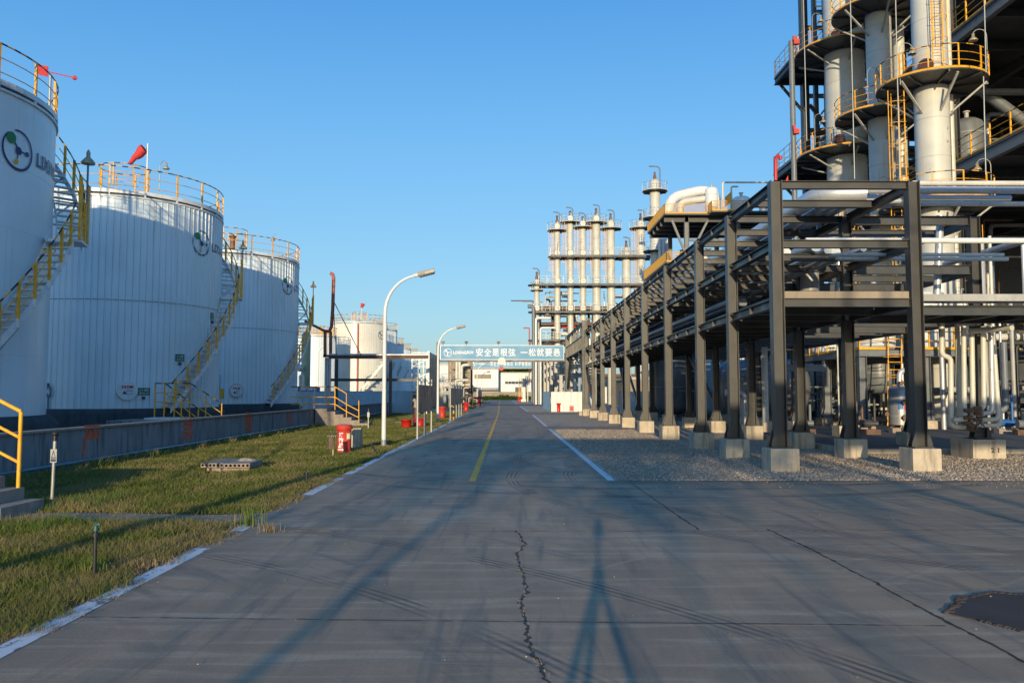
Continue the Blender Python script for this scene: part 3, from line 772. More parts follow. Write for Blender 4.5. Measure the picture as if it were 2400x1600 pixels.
def tank(label, cx, cy, R=TR, z0=TZ0, z1=TZ1, ribs=True, mat='tank', detail=2, group='storage tanks behind the dike', land=-17, st0=42, cone=1.1, seam=5.6, zg=0.0):
    c = (cx, cy); t = thing('storage_tank', label, 'storage tank', (cx, cy, zg), group)
    mb = MB()
    if ribs:
        N_ = int(2 * pi * R / .262); vs = []; fs = []
        for k in range(N_):
            for (fr, rr_) in ((0, 0), (.74, 0), (.79, -.012), (.84, .030), (.96, .030)):
                a = 2 * pi * (k + fr) / N_
                vs += [(cx + (R + rr_) * cos(a), cy + (R + rr_) * sin(a), z0), (cx + (R + rr_) * cos(a), cy + (R + rr_) * sin(a), z1)]
        m = 5 * N_; fs = [(2 * i, 2 * ((i + 1) % m), 2 * ((i + 1) % m) + 1, 2 * i + 1) for i in range(m)]
        mb.add(vs, fs)
    else:
        mb.lathe((cx, cy, 0), [(R, z0), (R, z1)], 128)
    if ribs: mb.mi = [1 if i % 5 in (1,) else 0 for i in range(len(mb.f))]
    sh = mb.build('shell', [mat, 'joint'], t)
    if not ribs:
        mb2 = MB(); zz = z0 + 1.7; k = 0
        while zz < z1 - .5:
            mb2.lathe((cx, cy, zz), [(R + .002, 0), (R + .005, .002), (R + .005, .012), (R + .002, .014)], 96)
            for j in range(6):
                a = 60 * j + 26 * (k % 2) + 12; p = tp((cx, cy), R + .003, a, zz - .85); mb2.box(p, (.006, .012, 1.66), -rad(a))
            zz += 1.75; k += 1
        mb2.build('weld_seam', 'rimwhite', t)
    mb = MB(); mb.lathe((cx, cy, 0), [(R + .02, z1 + .09), (R + .045, z1 + .09), (R + .045, z1 + .25), (R + .02, z1 + .25)], 96, smooth=False)
    mb.build('toe_board', 'rimwhite', t)
    mb = MB(); mb.lathe((cx, cy, 0), [(R + .035, z1 - .07), (R + .06, z1 - .07), (R + .06, z1), (R - .05, z1)], 96, smooth=False); mb.build('eave_trim', 'rimwhite', t)
    mb = MB(); mb.lathe((cx, cy, 0), [(R - .03, z1 + .001), (R - .04, z1 + .09), (R * .5, z1 + cone * .56), (0.001, z1 + cone)], 64); mb.build('roof', 'roof', t)
    mb = MB(); mb.lathe((cx, cy, zg), [(R + .35, 0), (R + .35, z0 - zg - .25), (R + .12, z0 - zg - .001), (R - .1, z0 - zg - .001)], 72); mb.build('plinth', 'plinth', t)
    if seam:
        mb = MB(); mb.lathe((cx, cy, 0), [(R + .024, seam), (R + .027, seam), (R + .027, seam + .02), (R + .024, seam + .02)], 96); mb.build('seam_strip', 'midsteel', t)
    mb = MB(); ring_rail(mb, c, R + .01, z1 + .04, 1.2, 20 if detail else 16, kick=False, tr=.024 if detail else .035, pw=.06, foot=2, nseg=60)
    mb.build('guard_rail', ['yellow', 'black', 'rimwhite'], t)
    mb = MB(); ring_rail(mb, c, 1.1, z1 + cone, 1.15, 8, kick=False, nseg=24)
    mb.build('roof_platform_rail', ['yellow', 'black'], t)
    if detail:
        flight(c, R, st0, land + 6, z0 - .05, 6.3, t, posts=9)
        # landing with its cage
        zl = 6.3; mb = MB(); m = tp(c, R + .5, land, zl - .03); mb.box(m, (1.0, 1.0, .07), -rad(land)); ld_ = mb.build('landing', 'rimwhite', t)
        mb = MB()
        for dr, dp in ((.98, -6), (.98, 6), (.98, 0)):
            p = tp(c, R + dr, land + dp, zl); mb.beam(p, p + V((0, 0, 1.9 if dp else 1.2)), .07, .07)
        for h in (.4, .8, 1.2, 1.9): mb.tube([tp(c, R + .98, land - 6, zl + h), tp(c, R + .98, land, zl + h), tp(c, R + .98, land + 6, zl + h)], .02, 6)
        mb.build('landing_rail', 'yellow', ld_)
        flight(c, R, land - 6, land - 52, zl, z1 + .1, t, posts=6)
        mb = MB(); p = tp(c, R + .98, land - 2, zl); mb.cyl(p, p + V((0, 0, 2.5)), .03); mb.cur = 1
        mb.lathe((p.x, p.y, p.z + 2.5), [(.2, 0), (.21, .05), (.12, .16), (.06, .22), (.06, .36), (.02, .45)], 14)
        mb.build('mast_lamp', ['midsteel', 'lampglass'], t)
    if detail > 1: logo(t, c, R, surf(42, 351, c, R)[0] if cy < 30 else 17.5, 8.5, .58)
    elif detail: logo(t, c, R, 17.5, 8.5, .58, False)
    return t
t1 = tank('smooth white storage tank nearest the camera at the left edge', TX, 23.15, ribs=False, seam=None)
t2 = tank('large ribbed white storage tank with a red windsock on its roof, behind the nearest tank', TX, 38.0)
t3 = tank('ribbed white storage tank farthest from the camera of the three large ones behind the dike', TX, 52.6, detail=2)
t0 = tank('white storage tank beside the camera, out of the picture to the left', TX, 8.5, ribs=False, seam=None, detail=1, z1=11.6)

def plate(parent, c, R, phi, z, w, h, mats, name='sign', text=None, lift=.045):
    mb = MB(); p = tp(c, R + lift, phi, z); mb.box(p, (.02, w, h), -rad(phi))
    o = V((cos(rad(phi)), -sin(rad(phi)), 0)); rt = V((sin(rad(phi)), cos(rad(phi)), 0))
    if text:
        mb.cur = 1
        k = len(text)
        for i, s in enumerate(text):
            put_text(mb, s, h * .36, p + o * .014 - rt * (w * .4) + V((0, 0, h * (.42 - (i + 1) * .42))), rt, (0, 0, 1), fit=w * .8 if len(s) > 1 else None)
    return mb.build(name, mats, parent)
def manhole(parent, c, R, phi, z, r, bolts):
    mb = MB(); o = V((cos(rad(phi)), -sin(rad(phi)), 0)); rt = V((sin(rad(phi)), cos(rad(phi)), 0))
    a = tp(c, R, phi, z); mb.cyl(a, a + o * .16, r, r, 28)
    if bolts:
        mb.cyl(a + o * .16, a + o * .2, r * 1.14, r * 1.14, 28)
        mb.cur = 1
        for k in range(18):
            q = a + o * .19 + rt * (r * 1.06 * cos(2 * pi * k / 18)) + V((0, 0, r * 1.06 * sin(2 * pi * k / 18))); mb.cyl(q, q + o * .05, .032, .032, 6)
    mb.cur = 2; q = a + o * (.165 if not bolts else .205) + V((0, 0, r * .38)); mb.ext(q - rt * r * .55, q + rt * r * .55, [(-.004, -.05), (.004, -.05), (.004, .05), (-.004, .05)])
    mb.cur = 3; put_text(mb, '▲ 危险', .08, q - rt * r * .45 + o * .012 - V((0, 0, .035)), rt, (0, 0, 1))
    mb.cur = 4; put_text(mb, '受限空间', .09, q - rt * r * .1 + o * .0 - V((0, 0, .2)), rt, (0, 0, 1), fit=r * .6); put_text(mb, '禁止入内', .09, q - rt * r * .1 - V((0, 0, .33)), rt, (0, 0, 1), fit=r * .6)
    put_text(mb, '▲', .2, q - rt * r * .5 - V((0, 0, .3)), rt, (0, 0, 1))
    return mb.build('manhole', ['rimwhite', 'roof', 'red', 'letter', 'navy'], parent)
c2, c3 = (TX, 38.0), (TX, 52.6)
ph, zz = surf(298, 915, c2, TR); manhole(t2, c2, TR, ph, zz, .40, False)
ph, zz = surf(553, 915, c3, TR); manhole(t3, c3, TR, ph, zz, .36, True)
for (u, v, w_, h_) in ((420, 838, .44, .30), (336, 917, .50, .30), (495, 741, .30, .30)):
    ph, zz = surf(u, v, c2, TR); plate(t2, c2, TR, ph, zz, w_, h_, ['sgreen', 'letter'], 'green_sign', ['介质', '液位计'])
    mb = MB(); mb.box(tp(c2, TR + .06, ph, zz - .27), (.07, .12, .12), -rad(ph)); mb.build('socket_box', 'roof', t2)
ph, zz = surf(518, 922, c3, TR); plate(t3, c3, TR, ph, zz, .30, .55, ['yellow', 'letter'], 'yellow_plate')
# hose and valve on tank 2 beside tank 1
ph, zz = surf(117, 918, c2, TR); mb = MB(); o_ = .09
mb.tube([tp(c2, TR + o_, ph + 1.4 * cos(a), zz + .22 * sin(a) * (1 if a < 5 else .5)) for a in [0.3 + .35 * k for k in range(17)]], .035, 6)
mb.tube([tp(c2, TR + o_, ph, zz - .25), tp(c2, TR + o_, ph, zz - .85)], .03, 6); mb.beam(tp(c2, TR, ph + 1, zz + .3), tp(c2, TR + .25, ph + 1, zz + .3), .06, .12)
mb.build('hose', 'midsteel', t2)
for (u0, u1) in ((500, 519),):
    mb = MB()
    for k in range(4):
        ph, zz = surf(u0 + 5 * k, 896, c3, TR); mb.tube([tp(c3, TR + .04, ph, zz - .45), tp(c3, TR + .04, ph, zz + .45)], .025, 5)
    mb.build('cable_conduit', 'midsteel', t3)

# windsock on tank 2
w0 = at(343, 460, 37.5); wt = at(344, 337, 37.5)
s = thing('windsock', 'red windsock on a thin white pole above the second storage tank', 'windsock', (w0.x, w0.y, TZ1 + .3))
mb = MB(); mb.cyl((w0.x, w0.y, TZ1 + .3), (w0.x, w0.y, wt.z), .035); mb.build('pole', 'rimwhite', s)
a = at(338, 349, 37.5); b = at(303, 383, 37.5); d = b - a
mb = MB(); mb.tube([a + d * k / 6 + V((0, 0, .04 * sin(k * 2))) for k in range(7)], [.24, .23, .2, .165, .13, .10, .075], 12, caps=False)
mb.build('sock', 'redsock', s)
mb = MB()
for q in (V((.2, 0, .1)), V((.05, 0, -.2)), V((.1, .2, 0))): mb.tube([V((w0.x, w0.y, wt.z - .08)), a + q * .9], .012, 4)
mb.build('hoop', 'black', s)
# arrow wind vane on tank 1
v0 = at(118, 186, 25.5); s = thing('wind_vane', 'red arrow wind vane on the nearest storage tank', 'wind vane', (v0.x, v0.y, TZ1 + .4))
mb = MB(); mb.cyl((v0.x, v0.y, TZ1 + .2), (v0.x, v0.y, v0.z + .12), .035); mb.build('pole', 'galv', s)
a, b, m = at(86, 162, 26.1), at(176, 183, 24.9), at(112, 168, 25.7)
mb = MB(); mb.tube([a, b], .018, 6); mb.cyl(b - (b - a).normalized() * .04, b + (b - a).normalized() * .14, .075, .01, 8)
d = (m - a); mb.ext(a + d * .5 - V((0, 0, .0)), a + d * .5 + V((.01, .02, 0)), [(-.20, -.17), (.20, -.17), (.20, .17), (-.20, .17)]) if False else mb.add(
    [a + V((0, 0, -.17)), m + V((0, 0, -.17)), m + V((0, 0, .17)), a + V((0, 0, .17)), a + V((0, .02, -.17)), m + V((0, .02, -.17)), m + V((0, .02, .17)), a + V((0, .02, .17))],
    [(0, 1, 2, 3), (7, 6, 5, 4), (0, 4, 5, 1), (1, 5, 6, 2), (2, 6, 7, 3), (3, 7, 4, 0)])
mb.build('arrow', 'redsock', s)
roof_lamp(t1, tp((TX, 23.15), TR - .1, 62, TZ1 - .1), -40, .9)
roof_lamp(t2, tp(c2, TR - .1, 46, TZ1 + .3), -30, .8)
roof_lamp(t3, tp(c3, TR - .1, 28, TZ1 + .2), 170, .8)
for tt_, cc_ in ((t3, c3),):
    mb = MB()
    mb.cyl((cc_[0] + .3, cc_[1] - .3, TZ1 + 1.0), (cc_[0] + .3, cc_[1] - .3, TZ1 + 1.75), .16); mb.cyl((cc_[0] + .3, cc_[1] - .3, TZ1 + 1.75), (cc_[0] + .3, cc_[1] - .3, TZ1 + 1.83), .24)
    mb.cyl((cc_[0] + .3, cc_[1] - .3, TZ1 + 1.83), (cc_[0] + .3, cc_[1] - .3, TZ1 + 2.0), .08)
    mb.build('breather_valve', 'vented', tt_)

# ================================================================ DIKE
d_ = thing('dike_wall', 'long stained grey concrete dike wall along the lawn with faded red-orange characters', 'wall', (-9.9, 30, 0))
mb = MB(); mb.bb(-10.15, -9.92, -8, 68, 0, .86); mb.build('wall_face', 'dike', d_)
mb = MB(); mb.bb(-10.2, -9.87, -8, 68, .86, .905); mb.build('coping', 'slab', d_)
mb = MB()
for ch, y in (('严', 19.55), ('禁', 25.45), ('烟', 31.35), ('火', 37.2)):
    put_text(mb, ch, .80, (-9.912, y - .42, .23), (0, 1, 0), (0, 0, 1), .010, fit=.82)
mb.build('lettering', 'orangechar', d_)
mb = MB(); mb.cyl((-9.78, -8, .13), (-9.78, 41.7, .13), .045, n=10)
for k in range(12): mb.bb(-9.92, -9.72, 2 + 3.4 * k, 2.08 + 3.4 * k, .03, .10)
single(mb, 'dike_pipe', 'bluepipe', 'thin blue-grey pipe running along the foot of the dike wall', 'pipe')
mb = MB(); mb.cyl((-9.78, 46, .16), (-9.78, 67.5, .16), .045, n=10); single(mb, 'dike_pipe', 'bluepipe', 'thin pipe on the dike wall beyond the concrete steps', 'pipe')
mb = MB(); mb.bb(-14.2, -11.0, 29.0, 31.0, .01, .72); single(mb, 'concrete_block', 'dike', 'low concrete block inside the dike under the yellow stile', 'concrete block')

# steps and rail lower left
s = thing('dike_steps', 'concrete steps with a yellow handrail climbing the dike at the lower left edge', 'steps', (-8, 12.2, 0))
mb = MB()
x1 = [-6.76, -7.05, -7.34, -7.63, -7.92, -8.21]
for i, x in enumerate(x1): mb.bb(-9.86, x, 11.0, 12.02, .165 * i if i else 0, .165 * (i + 1) - .002)
mb.build('step', 'slab', s)
mb = MB(); a = V((-7.10, 11.95, .33)); b = V((-9.3, 11.95, 1.45))
mb.cyl(a, a + V((0, 0, 1.1)), .028); mb.cyl(b, b + V((0, 0, 1.1)), .028)
mb.tube([a + V((0, 0, .72)), b + V((0, 0, .72))], .024, 8); mb.tube([a + V((0, 0, .36)), b + V((0, 0, .36))], .024, 8)
tops = [a + V((0, 0, 1.1)), b + V((0, 0, 1.1))]
mid = tops[0].lerp(tops[1], .3); mb.tube([tops[0], mid], .028, 8); mb.cur = 1; mb.tube([mid, tops[1]], .028, 8); mb.cur = 0
mb.build('handrail', ['yellow', 'black'], s)

# steps over the dike in the middle distance
s = thing('dike_steps', 'concrete stairs over the dike with a yellow handrail beyond the red fire hydrant', 'steps', (-8.8, 42.6, 0))
mb = MB(); n = 6
for i in range(n): mb.bb(-9.86 , -7.15 - .42 * i, 42.0, 43.3, .15 * i, .15 * (i + 1) - .002 * (i < n - 1))
mb.build('step', 'slab', s)
mb = MB(); prof = [(841, 938, 992), (812, 922, 978), (785, 906, 960)]
P = [(at(u, t, 42.1), at(u, b, 42.1)) for u, t, b in prof]
for t, b in P: mb.cyl(b, t, .026)
for f in (1, .55, .25):
    pts = [b.lerp(t, f) for t, b in P]; e = at(698, 0, 42.1); pts.append(V((e.x, 42.1, pts[-1].z)))
    if f == 1: striped(mb, pts, .026, .5)
    else: mb.tube(pts, .026, 7)
for u in (704, 722, 737): 
    t = at(u, 905 + (785 - u) * .1, 42.1); mb.cyl(V((t.x, 42.1, .9)), V((t.x, 42.1, P[-1][0].z)), .026)
mb.build('handrail', ['yellow', 'black'], s)
# yellow stile over the inner wall at the foot of tank 2's stair
s = thing('access_stile', 'yellow railed stile at the foot of the second tank stair inside the dike', 'stile', (-13.2, 31.5, 0))
mb = MB()
A = at(364, 898, 31.2); B = at(410, 898, 31.2); C_ = at(446, 898, 31.2); D = at(520, 945, 31.2)
for p in (A, at(386, 898, 31.2), B, C_): mb.cyl(V((p.x, p.y, .72)), p, .024)
striped(mb, [A, B, C_], .024, .3)
for f in (.36, .72): mb.tube([V((A.x, A.y, A.z - f)), V((C_.x, C_.y, A.z - f))], .02, 6)
for (p, q) in ((C_, D), (B + V((0, -.9, 0)), D + V((-.55, -.9, -.2)))):
    striped(mb, [p, q], .024, .3); mb.tube([p - V((0, 0, .36)), q - V((0, 0, .36))], .02, 6); mb.tube([p - V((0, 0, .72)), q - V((0, 0, .72))], .02, 6)
    for f in (.0, .5, 1): r_ = p.lerp(q, f); mb.cyl(V((r_.x, r_.y, max(.02, r_.z - 1.1))), r_, .024)
mb.build('railing', ['yellow', 'black'], s)
mb = MB(); mb.bb(A.x, C_.x, 30.3, 31.3, .72, .78)
for i in range(4): mb.bb(C_.x + .02 + .3 * i, C_.x + .3 + .3 * i, 30.35, 31.15, .58 - .17 * i, .62 - .17 * i)
mb.build('deck', 'rimwhite', s)
# ================================================================ LEFT: STREET FURNITURE
def street_lamp(x, y, label, h=5.75, arm=1.15):
    t = thing('street_lamp', label, 'street lamp', (x, y, 0), 'white curved street lamps along the lawn')
    mb = MB(); pts = [V((x, y, .12)), V((x, y, h - 1.45))]; rs = [.075, .06]
    cx, cz, r = x + 1.15, h - 1.45, 1.15
    for k in range(1, 9):
        a = pi - rad(k * 9.0); pts.append(V((cx + r * cos(a), y, cz + 1.25 * sin(a)))); rs.append(.06 - .0025 * k)
    e = pts[-1]; d = V((1, 0, .27)).normalized(); pts.append(e + d * .12); rs.append(.036)
    mb.tube(pts, rs, 12); mb.build('pole', 'white', t)
    mb = MB(); mb.cyl((x, y, 0), (x, y, .2), .085, .085, 12); mb.cyl((x, y, 0), (x, y, .03), .15, .15, 12); mb.build('base_sleeve', 'cap', t)
    mb = MB(); e = pts[-1]; up = V((-.27, 0, 1)).normalized()
    mb.ext(e + d * .0, e + d * .16, [(-.05, -.04), (.05, -.04), (.05, .05), (-.05, .05)])
    mb.ext(e + d * .16, e + d * .42, [(-.10, -.05), (.10, -.05), (.12, .02), (.08, .09), (-.08, .09), (-.12, .02)])
    mb.ext(e + d * .42, e + d * .72, [(-.13, -.06), (.13, -.06), (.14, .02), (.09, .07), (-.09, .07), (-.14, .02)])
    lh = mb.build('lamp_head', 'lightsteel', t)
    mb = MB(); mb.ext(e + d * .2 - up * .07, e + d * .7 - up * .075, [(-.10, -.02), (.10, -.02), (.10, .0), (-.10, .0)]); 
    for k in range(6): mb.beam(e + d * (.24 + .085 * k) - up * .10 + V((0, -.11, 0)), e + d * (.24 + .085 * k) - up * .10 + V((0, .11, 0)), .012, .02)
    mb.build('louvre', 'dark', lh)
street_lamp(-3.97, 26.4, 'tall white street lamp nearest the camera on the lawn')
street_lamp(-4.05, 48.0, 'white street lamp standing behind the grey notice boards and left of the blue banner')
street_lamp(-3.9, 108, 'far white street lamp left of the road, seen under the first blue banner')
street_lamp(-4.6, 150, 'farthest white street lamp left of the road, seen beneath the second blue banner')

def hydrant_barrel(x, y, h, r, label, writing=False, worn=False):
    t = thing('fire_hydrant_cover', label, 'hydrant cover', (x, y, 0), 'red hydrant covers')
    m = 'redworn' if worn else 'red'
    mb = MB(); mb.lathe((x, y, 0), [(r * .93, 0), (r * .97, h * .05), (r, h * .12), (r, h * .86), (r * .98, h * .86)], 24); mb.build('barrel', m, t)
    mb = MB(); mb.lathe((x, y, h * .84), [(r * 1.02, 0), (r * 1.22, 0), (r * 1.27, h * .06), (r * 1.12, h * .155), (r * .5, h * .175), (0.001, h * .18)], 24, smooth=False); mb.build('lid', m, t)
    if writing:
        def wr(txt, size, a, z, fit, mb):
            vs, fs = text_geo(txt, size, .006)
            x0 = min(v[0] for v in vs); x1_ = max(v[0] for v in vs); k = fit / (x1_ - x0)
            mb.add([(x + (r + .006) * cos(rad(a) + (v[0] - x0) * k / r), y + (r + .006) * sin(rad(a) + (v[0] - x0) * k / r), z + v[1]) for v in vs], fs)
        mb = MB()
        for i, c in enumerate('消防栓'): wr(c, .125, 236, h * .60 - .145 * i, .13, mb)
        wr('0391-7', .05, 226, h * .20, .12, mb); wr('6677110', .055, 222, h * .11, .20, mb)
        mb.build('writing', 'letter', t)
        mb = MB(); a0, a1 = 300, 340; zb, zt = h * .48, h * .72
        vs = []
        for i in range(7):
            a = rad(a0 + (a1 - a0) * i / 6); vs += [(x + (r + .008) * cos(a), y + (r + .008) * sin(a), zb), (x + (r + .008) * cos(a), y + (r + .008) * sin(a), zt)]
        mb.add(vs, [(2 * i, 2 * i + 2, 2 * i + 3, 2 * i + 1) for i in range(6)])
        mb.cur = 1; vs = []
        for i in range(5):
            a = rad(305 + 30 * i / 4); vs += [(x + (r + .011) * cos(a), y + (r + .011) * sin(a), zb + .03), (x + (r + .011) * cos(a), y + (r + .011) * sin(a), zt - .03)]
        mb.add(vs, [(2 * i, 2 * i + 2, 2 * i + 3, 2 * i + 1) for i in range(4)])
        mb.build('notice_plate', ['yellow', 'letter'], t)
    return t
p = gd(806, 1061); hydrant_barrel(p.x, p.y, .80, .195, 'big worn red hydrant cover with white characters on the lawn near the camera', True, True)
p = gd(983, 1000); hydrant_barrel(p.x, p.y, .45, .27, 'short red hydrant cover behind the red-topped grey post on the lawn')
p = gd(1036, 979); hydrant_barrel(p.x, p.y, .78, .24, 'red hydrant cover right behind the second street lamp', False, True)
p = gd(1092, 963); hydrant_barrel(p.x, p.y, .82, .25, 'red hydrant cover at the road edge beyond the row of notice boards')
p = gd(1309, 965); hydrant_barrel(p.x, p.y, .80, .23, 'red hydrant cover in front of the white sheet fence on the right')
p = gd(1123, 951); hydrant_barrel(p.x, p.y, 1.0, .26, 'distant red hydrant cover beside the far left lamp')
p = gd(1217, 942.5); hydrant_barrel(p.x, p.y, 1.0, .30, 'distant red hydrant cover before the end wall on the right')
# red tub on a thin pipe
p = gd(952, 1003); mb = MB(); mb.lathe((p.x, p.y, .05), [(.21, 0), (.245, .06), (.25, .34), (.27, .34), (.27, .37), (.22, .37), (.2, .05)], 22)
single(mb, 'red_tub', 'red', 'open red round tub standing on the lawn right of the nearest lamp', 'tub')
# concrete post beside the hydrant
p = gd(836, 1052); mb = MB(); mb.bb(p.x - .14, p.x + .14, p.y - .12, p.y + .16, 0, .62); mb.bb(p.x - .15, p.x + .15, p.y - .13, p.y + .17, .62, .64)
single(mb, 'concrete_post', 'concrete', 'short square concrete post right behind the big red hydrant cover', 'post')
# maroon stake sign
p = gd(781, 1070); t = thing('stake_sign', 'small maroon board on a wooden stake left of the big red hydrant cover', 'sign', (p.x, p.y, 0))
mb = MB(); mb.beam((p.x, p.y, 0), (p.x - .02, p.y, .46), .035, .03); mb.build('stake', 'wood', t)
mb = MB(); a = V((p.x - .04, p.y - .03, .2)); mb.ext(a, a + V((-.01, 0, .33)), [(-.04, -.012), (.07, -.012), (.07, .012), (-.04, .012)]); mb.build('board', 'char', t)
# post with a warning sign, lower left
p = gd(121, 1187); t = thing('sign_post', 'thin galvanised post with a small warning sign and black cap, lower left lawn', 'sign post', (p.x, p.y, 0))
mb = MB(); mb.cyl((p.x, p.y, 0), (p.x + .015, p.y, 1.02), .024); mb.build('post', 'galv', t)
mb = MB(); mb.cyl((p.x + .015, p.y, .98), (p.x + .015, p.y, 1.06), .032); mb.sphere((p.x + .015, p.y, 1.09), .048, 12, (1, 1, .8)); mb.build('cap', 'black', t)
mb = MB(); mb.bb(p.x - .025, p.x + .07, p.y - .04, p.y - .03, .66, .86); mb.cur = 1
put_text(mb, '△', .15, (p.x - .015, p.y - .043, .725), (1, 0, 0), (0, 0, 1), .002, fit=.075); mb.bb(p.x - .015, p.x + .06, p.y - .0435, p.y - .0405, .675, .715)
mb.build('warning_plate', ['lightsteel', 'navy'], t)
# sprinkler risers
def riser(u, v, h, label, lean=(0, 0)):
    p = gd(u, v); t = thing('sprinkler_riser', label, 'sprinkler', (p.x, p.y, 0), 'black sprinkler risers in the lawn')
    q = p + V((lean[0], lean[1], h)); mb = MB(); mb.cyl(p, p.lerp(q, .84), .019, .019, 8); mb.cyl(p.lerp(q, .74), p.lerp(q, .80), .034, .034, 8); mb.build('pipe', 'black', t)
    mb = MB(); mb.cyl(p.lerp(q, .84), p.lerp(q, .93), .026, .02, 8); mb.cyl(p.lerp(q, .93), q, .010, .014, 8); mb.box(p.lerp(q, .96) + V((.015, 0, 0)), (.05, .015, .02)); mb.build('nozzle', 'teal' if h > .4 else 'black', t)
riser(221, 1350, .50, 'tall black sprinkler riser standing in the lawn near the road, lower left')
riser(718, 1138, .28, 'short black sprinkler riser at the shaded road edge in front of the hydrant cover')
riser(889, 1066, .30, 'leaning black sprinkler riser at the foot of the nearest street lamp', (-.26, .1))
riser(950, 1028, .30, 'short black sprinkler riser below the open red tub')
# hollow-core slabs lying on rubble
def hollow_slab(x, y, w, L, z, rz, label, n=6, h=.095):
    t = thing('hollow_core_slab', label, 'concrete slab', (x, y, z), 'hollow-core slabs on the lawn')
    mb = MB(); pit = w / n; r = .030
    c, s = cos(rz), sin(rz); T = lambda a, b, q: (x + a * c - b * s, y + a * s + b * c, z + q)
    def bx(a0, a1, b0, b1, q0, q1):
        vs = [T(a, b, q) for q in (q0, q1) for (a, b) in ((a0, b0), (a1, b0), (a1, b1), (a0, b1))]
        mb.add(vs, [(3, 2, 1, 0), (4, 5, 6, 7), (0, 1, 5, 4), (1, 2, 6, 5), (2, 3, 7, 6), (3, 0, 4, 7)])
    bx(0, w, .14, L, 0, h)
    for i in range(n):                          # each bay: an octagonal hole in the end, a black disc for its inner dark
        a0 = i * pit; cx_ = a0 + pit / 2; m = 12
        inner = [(cx_ + r * cos(2 * pi * k / m + pi / m), h / 2 + r * sin(2 * pi * k / m + pi / m)) for k in range(m)]
        outer = []
        for (a, b) in inner:
            dx, dz = a - cx_, b - h / 2; k = min((pit / 2) / max(1e-6, abs(dx)), (h / 2) / max(1e-6, abs(dz))); outer.append((cx_ + dx * k, h / 2 + dz * k))
        vs = [T(a, 0, b) for a, b in inner] + [T(a, 0, b) for a, b in outer] + [T(a, .14, b) for a, b in inner] + [T(a, .14, b) for a, b in outer]
        mb.add(vs, [(k, m + k, m + (k + 1) % m, (k + 1) % m) for k in range(m)] + [(2 * m + k, k, (k + 1) % m, 2 * m + (k + 1) % m) for k in range(m)])
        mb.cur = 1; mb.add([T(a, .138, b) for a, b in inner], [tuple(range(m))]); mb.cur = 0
    for (q, e) in ((0, 0), (h, 1)): mb.add([T(0, 0, q), T(w, 0, q), T(w, .14, q), T(0, .14, q)], [(0, 1, 2, 3)])
    for a in (0, w): mb.add([T(a, 0, 0), T(a, .14, 0), T(a, .14, h), T(a, 0, h)], [(0, 1, 2, 3)])
    mb.build('slab', ['slab', 'black'], t)
p = gd(466, 1107)
hollow_slab(p.x, p.y + .1, .50, 1.15, .10, rad(-3), 'left one of two hollow concrete slabs lying side by side on the lawn')
hollow_slab(p.x + .52, p.y + .05, .54, 1.1, .095, rad(3), 'right one of two hollow concrete slabs lying side by side on the lawn')
mb = MB(); mb.bb(p.x + .08, p.x + 1.0, p.y + .25, p.y + 1.1, 0, .094); single(mb, 'concrete_block', 'slab', 'rough low concrete block under the two hollow slabs on the lawn', 'concrete block')
mb = MB(); rr = random.Random(2); q = V((p.x + .78, p.y + .75, .19))
mb.sphere(q, .19, 8, (1.2, .8, .35)); mb.v = [(a + rr.uniform(-.015, .015), b + rr.uniform(-.015, .015), c + rr.uniform(-.01, .01)) for a, b, c in mb.v]; mb.sm = [False] * len(mb.sm)
single(mb, 'rock', 'slab', 'pinkish flat rock resting on top of the right hollow slab', 'rock')
for (u, v, lab) in ((770, 1022, 'small hollow slab end showing behind the maroon stake sign'), (928, 988, 'small hollow slab end showing left of the open red tub')):
    p = gd(u, v + 4); hollow_slab(p.x - .05, p.y, .55, .5, .0, 0, lab, 7, .09)
# short white vent post near the dike steps
p = gd(863, 1004); t = thing('sign_post', 'short white post with a small plate on the lawn beside the dike stairs', 'sign post', (p.x, p.y, 0))
mb = MB(); mb.cyl((p.x, p.y, 0), (p.x, p.y, .55), .022); mb.build('post', 'pipecream', t)
mb = MB(); mb.bb(p.x - .05, p.x + .06, p.y - .03, p.y - .015, .55, .78); mb.cyl((p.x, p.y, .55), (p.x, p.y, .95), .02, .005); mb.build('plate', 'lightsteel', t)
# post with pink-red top (valve post) by the boards
p = gd(974, 998); t = thing('valve_post', 'dark post with a faded pink monitor nozzle on top, beside the first notice board', 'fire monitor', (p.x, p.y, 0))
mb = MB(); mb.cyl(p, p + V((0, 0, .95)), .14, .12, 10); mb.build('post', 'char', t)
mb = MB(); mb.tube([p + V((0, 0, .95)), p + V((.05, 0, 1.12)), p + V((.0, 0, 1.28)), p + V((-.12, 0, 1.38))], [.13, .14, .12, .09], 10); mb.sphere(p + V((.08, 0, 1.05)), .13, 8); mb.build('nozzle', 'slab', t)

# notice boards on steel posts along the road edge
def boards(x, ys, label, zb=.95, zt=2.02, ppole=2.2):
    for i, (a, b) in enumerate(zip(ys[:-1], ys[1:])):
        t = thing('notice_board', label[i], 'notice board', (x + bend(a), a, 0), 'grey notice boards along the left road edge'); xx = x + bend(a)
        mb = MB(); mb.bb(xx - .03, xx + .03, a + .12, b - .12, zb, zt); mb.build('panel', 'bin', t)
        for y in (a, b - .10):
            mb = MB(); mb.cyl((xx, y, 0), (xx, y, ppole), .042, .042, 10); mb.sphere((xx, y, ppole + .05), .06, 8)
            mb.build('post', 'galv', t)
        mb = MB(); m = (a + b) / 2
        mb.tube([V((xx, a + (b - a) * k / 10, zt + .06 + .14 * abs(sin(pi * 2 * k / 10)))) for k in range(11)], .014, 5); mb.build('scrollwork', 'galv', t)
boards(-3.30, [30.2, 33.0, 35.9], ['nearest grey notice board on steel posts at the left road edge', 'second grey notice board at the left road edge, just behind the nearest one'])
